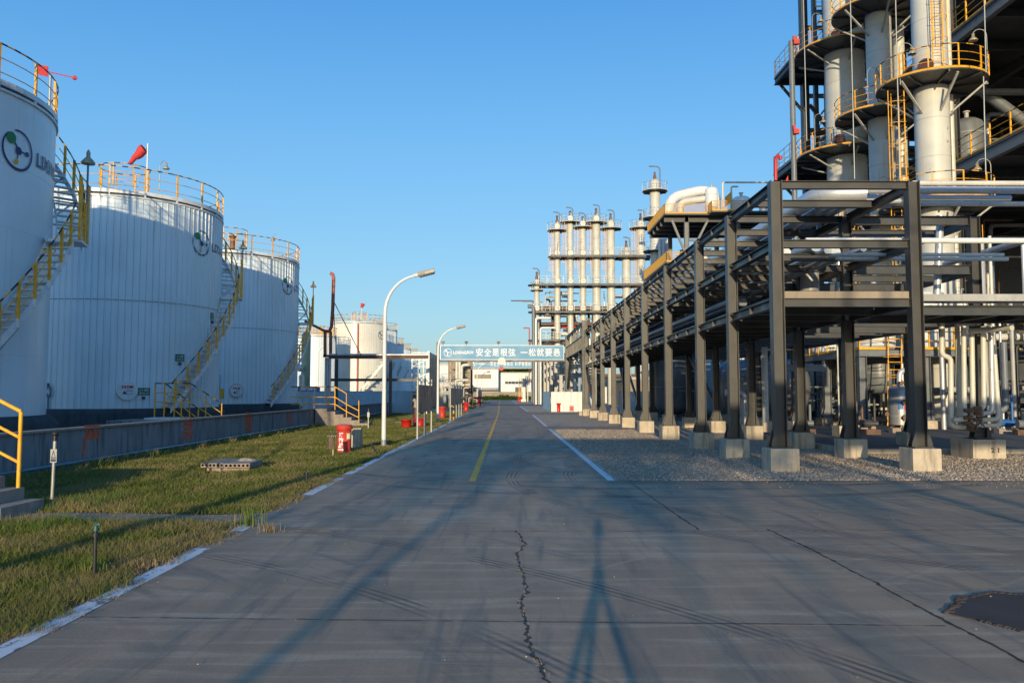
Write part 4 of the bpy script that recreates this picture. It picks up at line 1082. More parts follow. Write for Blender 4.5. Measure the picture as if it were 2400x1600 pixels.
boards(-3.38, [49.0, 52.0, 55, 58, 61], ['first notice board of the middle row at the left road edge', 'second notice board of the middle row at the left road edge', 'third notice board of the middle row at the left road edge', 'last notice board of the middle row at the left road edge'])
boards(-3.75, [118, 124, 130, 137], ['first notice board of the distant row under the banner', 'second notice board of the distant row under the banner', 'last notice board of the distant row under the banner'])
p = gd(1063, 984); t = thing('marker_post', 'yellow and black banded marker post beside the middle notice boards', 'post', (p.x, p.y, 0))
mb = MB()
for k in range(5): mb.cur = k % 2; mb.cyl((p.x, p.y, .2 * k), (p.x, p.y, .2 * k + .2), .045)
mb.build('post', ['yellow', 'black'], t)

# blue sheet fence
def sheet_fence(name, a, b, h, mat, label, cat='fence', z0=0.02):
    a, b = V((*a, 0)), V((*b, 0)); L = (b - a).length; d = (b - a) / L; nrm = V((d.y, -d.x, 0)); mb = MB(); n = int(L / .15); vs = []
    for i in range(n + 1):
        o = nrm * (.012 if (i // 2) % 2 else -.012); q = a + d * (L * i / n) + o; vs += [(q.x, q.y, z0), (q.x, q.y, h)]
    mb.add(vs, [(2 * i, 2 * i + 2, 2 * i + 3, 2 * i + 1) for i in range(n)])
    off = -nrm * .03; mb.add([tuple(V(v) + off) for v in vs], [(2 * i, 2 * i + 1, 2 * i + 3, 2 * i + 2) for i in range(n)])
    o_ = mb.build('sheeting', mat, None)
    t = thing(name, label, cat, ((a.x + b.x) / 2, (a.y + b.y) / 2, 0)); 
    me = o_.data; me.transform(mathutils.Matrix.Translation(-t.location)); o_.parent = t
    mb = MB(); mb.beam(a + V((0, 0, h)) - nrm * .015, b + V((0, 0, h)) - nrm * .015, .05, .03); 
    for i in range(int(L / 3) + 1): q = a + d * min(L, 3 * i) - nrm * .06; mb.beam(q, q + V((0, 0, h)), .05, .05)
    mb.build('fence_frame', 'midsteel', t)
    return t
sheet_fence('sheet_fence', (-17.6, 68.2), (-7.95, 68.2), 1.85, 'bluefence', 'blue corrugated sheet fence beyond the dike')
sheet_fence('sheet_fence', (-7.9, 68.25), (-7.9, 73.8), 1.85, 'bluefence', 'return of the blue sheet fence running away behind the notice boards')
sheet_fence('sheet_fence', (4.05, 73.4), (7.9, 73.4), 1.82, 'whitefence', 'white sheet fence behind the red hydrant cover on the right side')
sheet_fence('sheet_fence', (10.2, 73.4), (26, 73.4), 1.82, 'whitefence', 'long white sheet fence seen between the legs of the pipe rack')
sheet_fence('sheet_fence', (3.95, 88), (3.95, 73.5), 1.82, 'bluefence', 'shaded sheet fence panel running away at the right road side')  # shaded panel of the white fence, its shade put in as blue colour
p = gd(1335, 964); t = thing('poster_board', 'framed poster with red print leaning on the white sheet fence', 'poster', (p.x, 72.9, 0))
mb = MB(); mb.bb(p.x - .22, p.x + .22, 72.9, 72.95, .02, .62); mb.build('frame', 'lightsteel', t)
mb = MB(); mb.bb(p.x - .15, p.x + .15, 72.88, 72.9, .12, .5); mb.build('print', 'redworn', t)
p = gd(1295, 963); t = thing('hose_box', 'small red box on a post beside the right hydrant cover', 'hose box', (p.x, p.y, 0))
mb = MB(); mb.bb(p.x - .17, p.x + .17, p.y - .1, p.y + .1, .4, .72); mb.build('box', 'red', t); mb = MB(); mb.cyl((p.x, p.y, 0), (p.x, p.y, .4), .03); mb.build('post', 'dark', t)

# pipe frame in the middle distance with its white pipe
FY = 60.0
def X(u, Y): return at(u, 900, Y).x
def Zy(v, Y, u=1187): return at(u, v, Y).z
t = thing('pipe_support_frame', 'dark rusty steel pipe frame crossing in front of the cream storage tank', 'pipe frame', (X(890, FY), FY, 0))
mb = MB()
zt, zb = Zy(841, FY, 890), Zy(890, FY, 890)
for u, w_ in ((788, .22), (903, .22), (915, .2)): mb.ibeam((X(u, FY), FY, 0), (X(u, FY), FY, zt), w_, w_, .02)
mb.build('column', 'dark', t)
mb = MB(); mb.ibeam((X(770, FY), FY, zt + .12), (X(1004, FY), FY, zt + .12), .2, .2, .02); mb.build('beam', 'rustbrown', t)
mb = MB(); mb.ibeam((X(775, FY), FY, zb), (X(985, FY), FY, zb), .15, .2, .015); mb.build('beam', 'dark', t)
mb = MB(); mb.cyl((X(770, FY), FY - .02, zt + .31), (X(1004, FY), FY - .02, zt + .31), .085, .085, 12); single(mb, 'pipe', 'pipe', 'white pipe lying on top of the rusty frame in front of the cream tank', 'pipe')
t = thing('vent_stack', 'tall rusty red vent pipe with a bent top beside the cream tank', 'vent pipe', (X(776, FY + 1), FY + 1, 0))
Y_ = FY + 1; q = lambda u, v: at(u, v, Y_)
mb = MB(); mb.tube([q(774, 640), q(780, 643), q(782, 652), q(780, 720), q(777, 765), q(772, 776), q(762, 776)], .13, 10); mb.build('pipe', 'rusty', t)
mb = MB()
for u in (762, 775): mb.beam(q(u, 776), q(u, 836), .2, .2)
mb.beam(q(758, 834), q(779, 834), .2, .2); mb.build('support', 'rusty', t)
mb = MB(); mb.tube([q(782, 706), at(846, 832, FY - .3)], .035, 5); mb.tube([q(781, 706), at(788, 832, FY - .3)], .03, 5); mb.build('guy_rope', 'rustbrown', t)
mb = MB(); mb.tube([at(716, 753, 57.5), q(762, 776)], .10, 8); single(mb, 'pipe', 'rusty', 'sloping red-brown pipe from the third tank landing to the vent stack', 'pipe')
for u in (763, 768, 773):
    mb = MB(); mb.cyl((X(u, 61.4), 61.4, 0), (X(u, 61.4), 61.4, Zy(838, 61.4, 770)), .09, .09, 10); single(mb, 'pipe', 'pipe', 'thin vertical pipe under the rusty vent stack', 'pipe', 'vertical pipes under the vent stack')

# billboard seen from the side, with its lattice
bx = X(1004, 65.8)
t = thing('billboard', 'big billboard seen almost edge-on with a dark blue face beside the second lamp', 'billboard', (bx, 70, 0))
mb = MB(); mb.bb(bx - .02, bx + .06, 65.8, 76.0, .55, 5.05); mb.build('panel', 'bin', t)
mb = MB(); mb.bb(bx - .06, bx + .08, 65.70, 65.795, .5, 5.1); mb.build('edge_trim', 'rimwhite', t)
mb = MB()
for dx in (-.15, -.75, -1.35):
    mb.beam((bx + dx, 66, 0), (bx + dx, 66, 5.0), .08, .08); mb.beam((bx + dx, 75, 0), (bx + dx, 75, 5.0), .08, .08)
for k in range(9): mb.beam((bx - 1.35, 66, .5 + .56 * k), (bx - .12, 66, .5 + .56 * k), .05, .05)
for k in range(4): mb.beam((bx - 1.35, 66, .5 + 1.12 * k), (bx - .12, 66, 1.06 + 1.12 * k), .045, .045)
mb.build('lattice', 'galv', t)

# cream storage tank and the row behind it
t4 = tank('cream storage tank in sunlight with a red pipe down its front, beyond the rusty frame', X(840, 118), 118, R=3.95, z0=.9, z1=Zy(757, 114.2, 840), mat='cream', detail=0, group='distant storage tanks', seam=None, cone=.7)
c4 = (X(840, 118), 118); mb = MB(); u0 = at(839, 800, 114); mb.cyl((u0.x, 113.9, .9), (u0.x, 113.9, Zy(757, 114.2, 840) - .1), .11); mb.build('riser_pipe', 'rusty', t4)
mb = MB()
for k in range(10): mb.bb(X(838 + 6 * k, 113) , X(846 + 6 * k, 113), 112.4, 113.2, .5 + .6 * k, .62 + .6 * k)
mb.beam(at(835, 928, 112.4), at(898, 852, 112.4), .1, .3); mb.build('stair', 'pipecream', t4)
logo(t4, c4, 3.95, 28, 10.0, .62, False)
s = thing('windsock', 'small red windsock above the distant cream tank', 'windsock', (X(847, 118), 118, 12.2)); mb = MB(); mb.cyl((X(846, 118), 118, 12.2), (X(846, 118), 118, Zy(708, 118, 846)), .04); mb.build('pole', 'rimwhite', s)
mb = MB(); mb.tube([at(851, 711, 118), at(847, 721, 118)], [.32, .18], 8); mb.build('sock', 'redsock', s)
for i, (ur, v, Yd, R_t, lab) in enumerate(((929, 777, 135, 3.9, 'shaded storage tank just behind the cream tank'), (945, 809, 150, 3.2, 'small shaded tank second behind the cream tank'), (962, 820, 170, 3.2, 'small shaded tank third behind the cream tank'), (978, 831, 190, 3.2, 'small shaded tank farthest behind the cream tank'))):
    xr = X(ur, Yd); tt = tank(lab, xr - R_t, Yd, R=R_t, z0=.9, z1=Zy(v, Yd, 940), detail=0, group='distant storage tanks', seam=None, cone=.5)
    mb = MB(); mb.beam(at(ur - 42, 935, Yd - R_t - 2), at(ur - 4, 850 + 8 * i, Yd - R_t - 2), .1, .35); mb.beam(at(ur - 42, 925, Yd - R_t - 2), at(ur - 4, 840 + 8 * i, Yd - R_t - 2), .05, .05)
    for k in range(8): a_ = at(ur - 42 + 5 * k, 935 - 11 * k, Yd - R_t - 2); mb.beam(a_, a_ + V((0, 0, 1)), .05, .05)
    mb.build('stair', 'galv', tt)
# tanks, fibreglass scrubber and pole seen between the third tank and the frame
tank('shaded ribbed tank seen between the third big tank and the vent stack', X(741, 108), 108, R=2.6, z0=.6, z1=Zy(789, 106, 741), detail=0, group='distant storage tanks', seam=None, cone=.4)
tank('farther pale tank whose railing shows beside the vent stack', X(766, 135), 135, R=2.6, z0=.6, z1=Zy(795, 133, 766), mat='cream', detail=0, group='distant storage tanks', seam=None, cone=.4)
x_ = X(716, 75); t = thing('scrubber_tower', 'green-yellow fibreglass tower behind the third tank stair', 'scrubber', (x_, 75, 0))
mb = MB(); mb.lathe((x_, 75, 0), [(.55, 0), (.42, 1.8), (.42, Zy(785, 75, 716)), (.3, Zy(780, 75, 716)), (.05, Zy(777, 75, 716))], 20); mb.build('shell', 'frp', t)
mb = MB(); mb.tube([at(703, 925, 74), at(703, 882, 74), at(706, 878, 74), at(711, 882, 74), at(711, 925, 74)], .12, 8); mb.sphere(at(703, 862, 74), .35, 10); mb.build('duct', 'pipecream', t)
x_ = X(745, 95); t = thing('street_lamp', 'blue-shaded curved lamp pole among the tanks behind the dike', 'street lamp', (x_, 95, 0)); mb = MB(); mb.tube([(x_, 95, 0), (x_, 95, Zy(825, 95, 745)), (x_ + .25, 95, Zy(815, 95, 745)), (x_ + .8, 95, Zy(809, 95, 745))], .09, 8); mb.build('pole', 'white', t); mb = MB(); mb.box((x_ + 1.0, 95, Zy(808, 95, 745)), (.5, .25, .12)); mb.build('lamp_head', 'lightsteel', t)
x_, y_ = X(722, 74), 71.0; t = thing('sign_board', 'long blue sign board with white writing above the blue fence', 'sign', (X(722, 71), 71, 0))
mb = MB(); mb.bb(X(697, 71), X(750, 71), 71, 71.05, Zy(917, 71, 720), Zy(906, 71, 720)); mb.cur = 1; put_text(mb, '安全生产责任重于泰山', .3, (X(706, 71), 70.99, Zy(915, 71, 720)), (1, 0, 0), (0, 0, 1), .01, fit=X(742, 71) - X(706, 71))
for u in (700, 748): mb.bb(X(u, 71) - .04, X(u, 71) + .04, 71.05, 71.12, 0, Zy(907, 71, 720))
mb.build('panel', ['blue', 'letter'], t)

# ================================================================ BANNERS OVER THE ROAD
def banner(Y, u0, u1, v0, v1, words, label, wlogo, lamps=True):
    x0, x1, zt, zb = X(u0, Y), X(u1, Y), Zy(v0, Y), Zy(v1, Y); W = x1 - x0; H = zt - zb
    t = thing('banner_gantry', label, 'banner', ((x0 + x1) / 2, Y, 0))
    mb = MB(); mb.bb(x0, x1, Y - .05, Y + .05, zb, zt); mb.build('panel', 'banner', t)
    mb = MB(); e = .05
    for (a, b, c, d) in ((x0, x1, zt, zt + e), (x0, x1, zb - e, zb), (x0 - e, x0, zb - e, zt + e), (x1, x1 + e, zb - e, zt + e)): mb.bb(a, b, Y - .07, Y + .07, c, d)
    mb.build('panel_trim', 'rimwhite', t)
    mb = MB(); mb.bb(x0 - .2, x1 + .15, Y - .12, Y + .12, zb - .24, zb - .053); mb.build('beam', 'dark', t)
    mb = MB(); mb.bb(x0 - .42, x0 - .12, Y - .15, Y + .15, 0, zt + .35); mb.build('post', 'rack', t)
    mb = MB(); y = Y - .055; s = H * .30; cx_, cz_ = x0 + W * wlogo[0], (zt + zb) / 2
    vs, fs = [], []
    P = lambda q: (cx_ + q[0], y - .002, cz_ + q[1])
    def rg(r, w_, n=32):
        v = []; 
        for i in range(n): a = 2 * pi * i / n; v += [P(((r - w_) * cos(a), (r - w_) * sin(a))), P((r * cos(a), r * sin(a)))]
        mb.add(v, [(2 * i, 2 * i + 1, (2 * i + 3) % (2 * n), (2 * i + 2) % (2 * n)) for i in range(n)])
    rg(s, s * .1)
    for (a, b, w_) in (((-.3 * s, .35 * s), (0, 0), .1 * s), ((0, 0), (.5 * s, .05 * s), .07 * s), ((0, 0), (-.05 * s, -.5 * s), .12 * s)):
        q, f = bar2(a, b, w_); mb.add([P(v) for v in q], f)
    for (a, b, r) in ((-.42, .42, .27), (0, 0, .2), (.6, .05, .12), (-.05, -.6, .15)):
        q, f = disc2(a * s, b * s, r * s); mb.add([(v[0], v[1] - .002 - r * .004, v[2]) for v in map(P, q)], f)
    put_text(mb, 'LIXING', H * .30, (x0 + W * wlogo[1], y - .004, cz_ - H * .11), (1, 0, 0), (0, 0, 1), .008, fit=W * wlogo[2])
    put_text(mb, '利兴', H * .26, (x0 + W * wlogo[3], y - .004, cz_ - H * .11), (1, 0, 0), (0, 0, 1), .006, fit=W * wlogo[4])
    for txt, f0, f1 in words:
        n = len(txt); cell = (f1 - f0) / n
        for i, ch in enumerate(txt):
            put_text(mb, ch, H * .62, (x0 + W * (f0 + cell * i + cell * .07), y - .004, cz_ - H * (.27 if ch != '一' else .02)), (1, 0, 0), (0, 0, 1), .005, fit=W * cell * .86)
    mb.build('lettering', 'letter', t)
    if lamps:
        for f in (0.02, .21, .47, .73):
            mb = MB(); mb.box((x0 + W * f, Y - .3, zt + .32), (.32, .14, .2)); mb.beam((x0 + W * f, Y - .25, zt + .25), (x0 + W * f, Y, zt + .04), .05, .05); mb.build('floodlight', 'dark', t)
    return t, (x0, x1, zb, zt)
tb, dim = banner(79, 1032.5, 1321, 810, 842, [('安全是根弦', .283, .613), ('一松就要悬', .645, .978)], 'blue banner with white writing over the road, nearest of the two', (.058, .103, .108, .212, .055))
mb = MB(); cc = at(1176, 846, 78.6); mb.disc(cc, .36, .1, 20, (0, 1, 0)); mb.cur = 1; put_text(mb, '4.5m', .3, cc + V((-.24, -.06, -.1)), (1, 0, 0), (0, 0, 1), fit=.48)
single(mb, 'height_sign', ['pipecream', 'navy'], 'round pale height-limit sign hanging under the middle of the nearest banner', 'road sign')
banner(141, 1101.5, 1265, 843, 861.5, [('安全生产要规范', .285, .62), ('科学管理是关键', .64, .972)], 'smaller looking blue banner with white writing behind the nearest one', (.062, .108, .12, .232, .05), False)
mb = MB(); cc = at(1175, 863.5, 140.5); mb.disc(cc, .38, .1, 16, (0, 1, 0)); single(mb, 'height_sign', 'redworn', 'round pinkish sign hanging under the second banner', 'road sign')
# ================================================================ PIPE RACK
XL, XR, XQ = 6.02, 9.10, 12.55
ZT, ZM, ZL = 6.44, 5.11, 3.80
CY = [17.9, 21.5, 25.1, 30.1, 35.2, 40.4, 45.6, 50.8, 56.0, 61.2]
rk = thing('pipe_rack', 'long dark grey steel pipe rack on concrete footings along the right side of the road', 'pipe rack', (XL, 17.9, 0))
def column(parent, x, y, z1, w=.26, mat='rack', foot=.5, z0=0.0, fs=.62):
    mb = MB(); b = z0 + foot
    mb.ibeam((x, y, b + .03), (x, y, z1), w * .96, w, .018, (1, 0, 0))
    mb.bb(x - w * .85, x + w * .85, y - w * .85, y + w * .85, b, b + .03)
    for sx in (-1, 1):
        for yy in (y - w / 2 + .01, y + w / 2 - .01):
            p0 = V((x + sx * w / 2, yy, b + .031)); mb.add([p0 + V((0, -.008, 0)), p0 + V((sx * w * .38, -.008, 0)), p0 + V((sx * w * .38, -.008, .06)), p0 + V((0, -.008, w * 1.45)),
                    p0 + V((0, .008, 0)), p0 + V((sx * w * .38, .008, 0)), p0 + V((sx * w * .38, .008, .06)), p0 + V((0, .008, w * 1.45))], [(0, 1, 2, 3), (7, 6, 5, 4), (0, 4, 5, 1), (1, 5, 6, 2), (2, 6, 7, 3)])
    c = mb.build('column', mat, parent)
    if foot:
        mb = MB(); h = fs / 2; k = .012
        mb.add([(x - h, y - h, -.05), (x + h, y - h, -.05), (x + h, y + h, -.05), (x - h, y + h, -.05), (x - h, y - h, b - k), (x + h, y - h, b - k), (x + h, y + h, b - k), (x - h, y + h, b - k),
                (x - h + k, y - h + k, b), (x + h - k, y - h + k, b), (x + h - k, y + h - k, b), (x - h + k, y + h - k, b)],
               [(0, 1, 5, 4), (1, 2, 6, 5), (2, 3, 7, 6), (3, 0, 4, 7), (4, 5, 9, 8), (5, 6, 10, 9), (6, 7, 11, 10), (7, 4, 8, 11), (8, 9, 10, 11)])
        mb.build('footing', 'concrete', parent)
    return c
for y in CY:
    for x in (XL, XR): column(rk, x, y, ZT)
for y in CY[1:7]: column(rk, XQ, y, ZT, fs=.7)
# cross beams, several to a bay
YB = []
for a, b in zip(CY[:-1], CY[1:]):
    n = 2 if b - a < 4 else 3
    YB += [(a, True)] + [(a + (b - a) * k / n, False) for k in range(1, n)]
YB.append((CY[-1], True))
hw = .26 / 2 + .004
for z, d in ((ZT, .175), (ZM, .18), (ZL, .19)):
    mb = MB()
    for y, col in YB:
        if not col and z == ZL and y > 50: continue
        g_ = hw if col else .008 + .085
        mb.ibeam((XL + g_, y, z - d / 2), (XR - g_, y, z - d / 2), .14, d, .014)
    mb.build('cross_beam', 'rack', rk)
    mb = MB()
    for xs in (XL, XR):
        for a, b in zip(CY[:-1], CY[1:]): mb.ibeam((xs, a + .13, z - .10), (xs, b - .13, z - .10), .16, .20, .014)
    for xs in (XL,):
        for y, col in YB:
            if not col: mb.bb(xs - .075, xs + .075, y - .006, y + .006, z - .186, z - .014)
    mb.build('longitudinal_beam', 'rack', rk)
    mb = MB()
    for a, b in zip(CY[1:6], CY[2:7]): mb.ibeam((XQ, a + .13, z - .12), (XQ, b - .13, z - .12), .16, .24, .016)
    for y in CY[1:7]: mb.ibeam((XR + hw, y, z - .12), (XQ - hw, y, z - .12), .16, .24, .016)
    for y, col in YB[1:14]:
        if not col and y > CY[1]: mb.ibeam((XR + .09, y, z - .1), (XQ - .09, y, z - .1), .12, .18, .014)
    mb.build('outrigger_beam', 'dark', rk)
mb = MB()
for x in (XL, XR): mb.beam((x, 56.1, 1.0), (x, 61.1, 3.6), .14, .14)
mb.beam((XR, 35.3, 1.2), (XR, 40.3, 3.6), .16, .16)
mb.build('brace', 'rack', rk)
# girder bridge over the side road and the far rack
fr = thing('pipe_bridge', 'deep grey girder bridge carrying pipes over the side road beyond the long rack', 'pipe bridge', (XL, 70, 0))
mb = MB()
for x in (XL, XR):
    for y in (62.2, 80.0):
        mb.ibeam((x, y, .3), (x, y, 7.3), .42, .42, .025, (1, 0, 0))
mb.build('column', 'rack', fr)
mb = MB()
for y in (62.2, 80.0):
    for x in (XL, XR): mb.bb(x - .5, x + .5, y - .5, y + .5, -.05, .3)
mb.build('footing', 'concrete', fr)
mb = MB()
for x in (XL, XR):
    mb.bb(x - .03, x + .03, 62.42, 79.78, 5.15, 6.15)
    mb.bb(x - .14, x + .14, 62.42, 79.78, 6.15, 6.2); mb.bb(x - .14, x + .14, 62.42, 79.78, 5.1, 5.15)
    for k in range(18):
        mb.bb(x - .13, x - .031, 62.9 + .95 * k, 62.94 + .95 * k, 5.15, 6.15)
    mb.ibeam((x, 62.42, 7.2), (x, 79.78, 7.2), .18, .2, .016)
    for k in range(1, 6): mb.ibeam((x, 62.3 + 2.95 * k, 6.2), (x, 62.3 + 2.95 * k, 7.1), .16, .16, .014, (1, 0, 0))
for k in range(9): mb.ibeam((XL + .04, 63 + 2 * k, 5.25), (XR - .04, 63 + 2 * k, 5.25), .14, .18, .014)
mb.build('girder', 'rack', fr)
mb = MB()
for x in (XL, XR): mb.beam((x, 62.5, 2.2), (x, 66.5, 5.1), .2, .2); mb.beam((x, 79.7, 2.2), (x, 76, 5.1), .2, .2)
mb.build('brace', 'rack', fr)
fr = thing('pipe_rack', 'far continuation of the pipe rack beyond the girder bridge', 'pipe rack', (XL, 110, 0))
mb = MB()
for y in range(86, 168, 8):
    for x in (XL - .1, XR): mb.ibeam((x + bend(y), y, .3), (x + bend(y), y, 6.2), .35, .35, .02, (1, 0, 0))
mb.build('column', 'lightsteel', fr)
mb = MB()
for z in (6.1, 4.9, 3.7):
    for a in range(86, 160, 8):
        for x in (XL - .1, XR): mb.ibeam((x + bend(a), a + .2, z), (x + bend(a + 8), a + 7.8, z), .2, .28, .02)
        mb.ibeam((XL + bend(a) + .1, a, z), (XR + bend(a) - .2, a, z), .2, .25, .02)
mb.build('beam', 'lightsteel', fr)
mb = MB(); mb.bb(4.9, 5.15, 140, 146, 5.2, 7.4); mb.bb(5.1, 5.3, 140, 142, 0, 5.2); mb.build('panel', 'endwall', fr)

# cable trays in the lowest level and pipes on every level
def run(name, pts, r, mat, label, cat='pipe', group=None, rings=2.4, n=14, el=None):
    P = [V(p) for p in pts]; out = [P[0]]; el = el or r * 2.2
    for i in range(1, len(P) - 1):
        a, b, c = P[i - 1], P[i], P[i + 1]; d0 = (a - b).normalized(); d1 = (c - b).normalized(); e = min(el, (a - b).length / 2.05, (c - b).length / 2.05)
        for k in range(5):
            t = k / 4; out.append((b + d0 * e) * (1 - t) ** 2 + b * 2 * t * (1 - t) + (b + d1 * e) * t * t)
    out.append(P[-1]); mb = MB(); mb.tube(out, r, n)
    if rings:
        for a, b in zip(P[:-1], P[1:]):
            L = (b - a).length; d = (b - a).normalized(); k = 1
            while k * rings < L - r * 3:
                q = a + d * (k * rings); mb.cyl(q - d * .012, q + d * .012, r * 1.035, r * 1.035, n); k += 1
    return single(mb, name, mat, label, cat, group)
for i, (x, w_) in enumerate(((6.5, .62), (7.18, .66), (7.88, .66), (8.58, .66))):
    mb = MB(); mb.bb(x - w_ / 2, x + w_ / 2, 19.0, 61.0, ZL + .003, ZL + .02); mb.bb(x - w_ / 2, x - w_ / 2 + .012, 19.0, 61.0, ZL + .021, ZL + .13); mb.bb(x + w_ / 2 - .012, x + w_ / 2, 19.0, 61.0, ZL + .021, ZL + .13)
    single(mb, 'cable_tray', 'dark', 'long cable tray lying on the lowest level of the rack, number %s from the road' % ['one', 'two', 'three', 'four'][i], 'cable tray')
G = 'silver pipes lying along the rack'
zt = ZT + .006
run('pipe', [(7.85, 61, zt + .23), (7.85, 20.0, zt + .23), (8.9, 19.75, zt + .19)], .225, 'pipe', 'thickest silver pipe lying along the top of the rack', group=G, rings=0)
for i, (x, r) in enumerate(((8.28, .11), (8.55, .09), (8.78, .07))):
    run('pipe', [(x, 61, zt + r), (x, 20.6 - .25 * i, zt + r), (9.9, 20.55 - .25 * i, zt + r)], r, 'pipe', 'thin silver pipe beside the thickest one on top of the rack, ' + ['next to it', 'middle of three', 'nearest the towers'][i], group=G, rings=0)
for i, (x, r) in enumerate(((6.5, .06), (6.75, .09), (7.05, .12), (7.5, .16), (7.95, .10), (8.3, .13), (8.65, .08))):
    run('pipe', [(x, 61, ZM + .006 + r), (x, 19.4 + .4 * (i % 3), ZM + .006 + r)], r, 'pipe', 'silver pipe lying along the middle level of the rack', group='pipes on the middle rack level', rings=0, n=12)
for i, (x, r) in enumerate(((6.4, .10), (6.9, .13), (7.5, .09), (8.2, .15), (8.7, .1))):
    run('pipe', [(x, 61, ZL + .40 + r), (x, 22.5 + i, ZL + .40 + r)], r, 'midsteel', 'grey pipe running just above the cable trays of the rack', group='pipes above the cable trays', rings=0, n=10)
for i, (x, r) in enumerate(((6.7, .14), (7.3, .2), (8.0, .14), (8.6, .18))):
    run('pipe', [(x, 160, 6.3), (x, 81, 6.3)], r, 'pipe', 'pipe on the far pipe rack beyond the girder bridge', group='pipes on the far rack', rings=0, n=8)
for i, (x, z, r, m) in enumerate(((6.35, ZT + .05, .045, 'pipe'), (6.6, ZT + .06, .06, 'midsteel'), (6.9, ZT + .05, .04, 'pipecream'), (7.2, ZT + .07, .06, 'pipe'), (7.3, ZM - .35, .1, 'dark'), (8.1, ZM - .4, .12, 'midsteel'), (6.8, ZM - .32, .07, 'dark'))):
    run('pipe', [(x, 61, z), (x, 26 + 1.3 * i, z)], r, m, 'slim line laid along the rack between the bigger pipes', group='slim lines on the rack', rings=0, n=6)
# pipes turning right across the picture
G = 'pipes crossing to the right behind the front frame'
def xrun(v, dpx, Y, u0, u1, mat, label, dn=None):
    a, b = at(u0, v, Y), at(u1, v, Y); z = at((u0 + u1) / 2, v, Y).z
    pts = [V((a.x, Y, z)), V((b.x, Y, z))]
    if dn: pts = ([V((a.x, Y + dn[0], z)), ] if dn[0] else []) + pts + ([V((b.x, Y, z - dn[1]))] if dn[1] else [])
    return run('pipe', pts, dpx * Y / 1900 / 2, mat, label, group=G, rings=1.9)
xrun(430, 12.6, 19.4, 2138, 2700, 'pipecream', 'topmost cream pipe crossing to the right above the others')
xrun(446, 18, 19.9, 1990, 2700, 'pipe', 'thick silver pipe right under the topmost cream pipe', (18, 0))
xrun(464, 14, 20.3, 2000, 2368, 'pipe', 'grey pipe third from the top of the crossing bundle', (0, .0))
xrun(478, 12, 20.7, 1990, 2700, 'pipecream', 'fourth pipe from the top of the crossing bundle', (16, 0))
xrun(564, 13.5, 18.25, 1888, 2700, 'white', 'white pipe resting on the middle beam of the front frame')
xrun(597, 9, 19.2, 1960, 2352, 'pipecream', 'thin cream pipe just above the lowest crossing pipe', (10, 0))
xrun(607, 10, 19.6, 1965, 2362, 'pipecream', 'lowest white pipe crossing below the middle beam', (9, .0))
# channel tray on the lowest beam, continued to the right
a = at(1842, 690, 18.0); mb = MB(); mb.bb(XL + .15, XR - .15, 17.86, 18.3, ZL + .003, ZL + .155); single(mb, 'cable_tray', 'endwall', 'tan covered cable tray lying on the lowest beam of the front frame', 'cable tray')
mb = MB(); mb.bb(XR + .17, 26, 18.2, 18.7, ZL - .02, ZL + .14); mb.bb(XR + .17, 26, 18.75, 21.2, ZL - .10, ZL - .06)
single(mb, 'cable_tray', 'lightsteel', 'long grey-green cable tray running right from the front frame', 'cable tray')
# right-hand small frame carrying the tray
s = thing('pipe_support_frame', 'steel frame right of the front rack column that carries the long tray', 'pipe frame', (XQ, 19, 0))
mb = MB()
for y in (18.45, 20.6): mb.ibeam((XR + .2, y, ZL - .22), (26, y, ZL - .22), .14, .2, .014)
for x in (10.2, 11.4, 12.5, 13.7, 15, 16.4, 18): mb.ibeam((x, 18.56, ZL - .22), (x, 20.5, ZL - .22), .12, .17, .012)
mb.build('beam', 'dark', s)
mb = MB()
for x in (16.6, 24.5): mb.ibeam((x, 19.5, 0), (x, 19.5, ZL - .34), .25, .25, .018, (1, 0, 0))
mb.build('post', 'dark', s)
# fat vertical duct on the rack
t = thing('vertical_duct', 'fat grey vertical duct standing on the rack between the two front rows', 'duct', (8.75, 23.2, ZL))
mb = MB(); mb.cyl((8.75, 23.2, ZL + .13), (8.75, 23.2, 6.05), .265, .265, 28); mb.build('shell', 'lightsteel', t)
mb = MB()
for z_ in (4.35, 5.6, 5.9): mb.cyl((8.75, 23.2, z_), (8.75, 23.2, z_ + .03), .272, .272, 28)
mb.build('band', 'midsteel', t)
run('pipe', [at(1962, 690, 24), at(1966, 605, 24)], .075, 'pipe', 'thin vertical pipe right of the fat duct', rings=0)
run('pipe', [at(2196, 690, 22), at(2204, 505, 22)], .10, 'pipe', 'vertical pipe in front of the big tower lower shell', rings=1.5)
run('pipe', [at(2296, 690, 24), at(2294, 618, 24)], .16, 'pipe', 'thick short vertical pipe above the right part of the long tray', rings=0)
run('pipe', [V((13.3, 26.5, 5.6)), V((13.3, 20.2, 5.6)), V((13.3, 20.2, 6.2))], .085, 'pipe', 'slanting-looking pipe running towards the camera below the crossing bundle', rings=1.5)

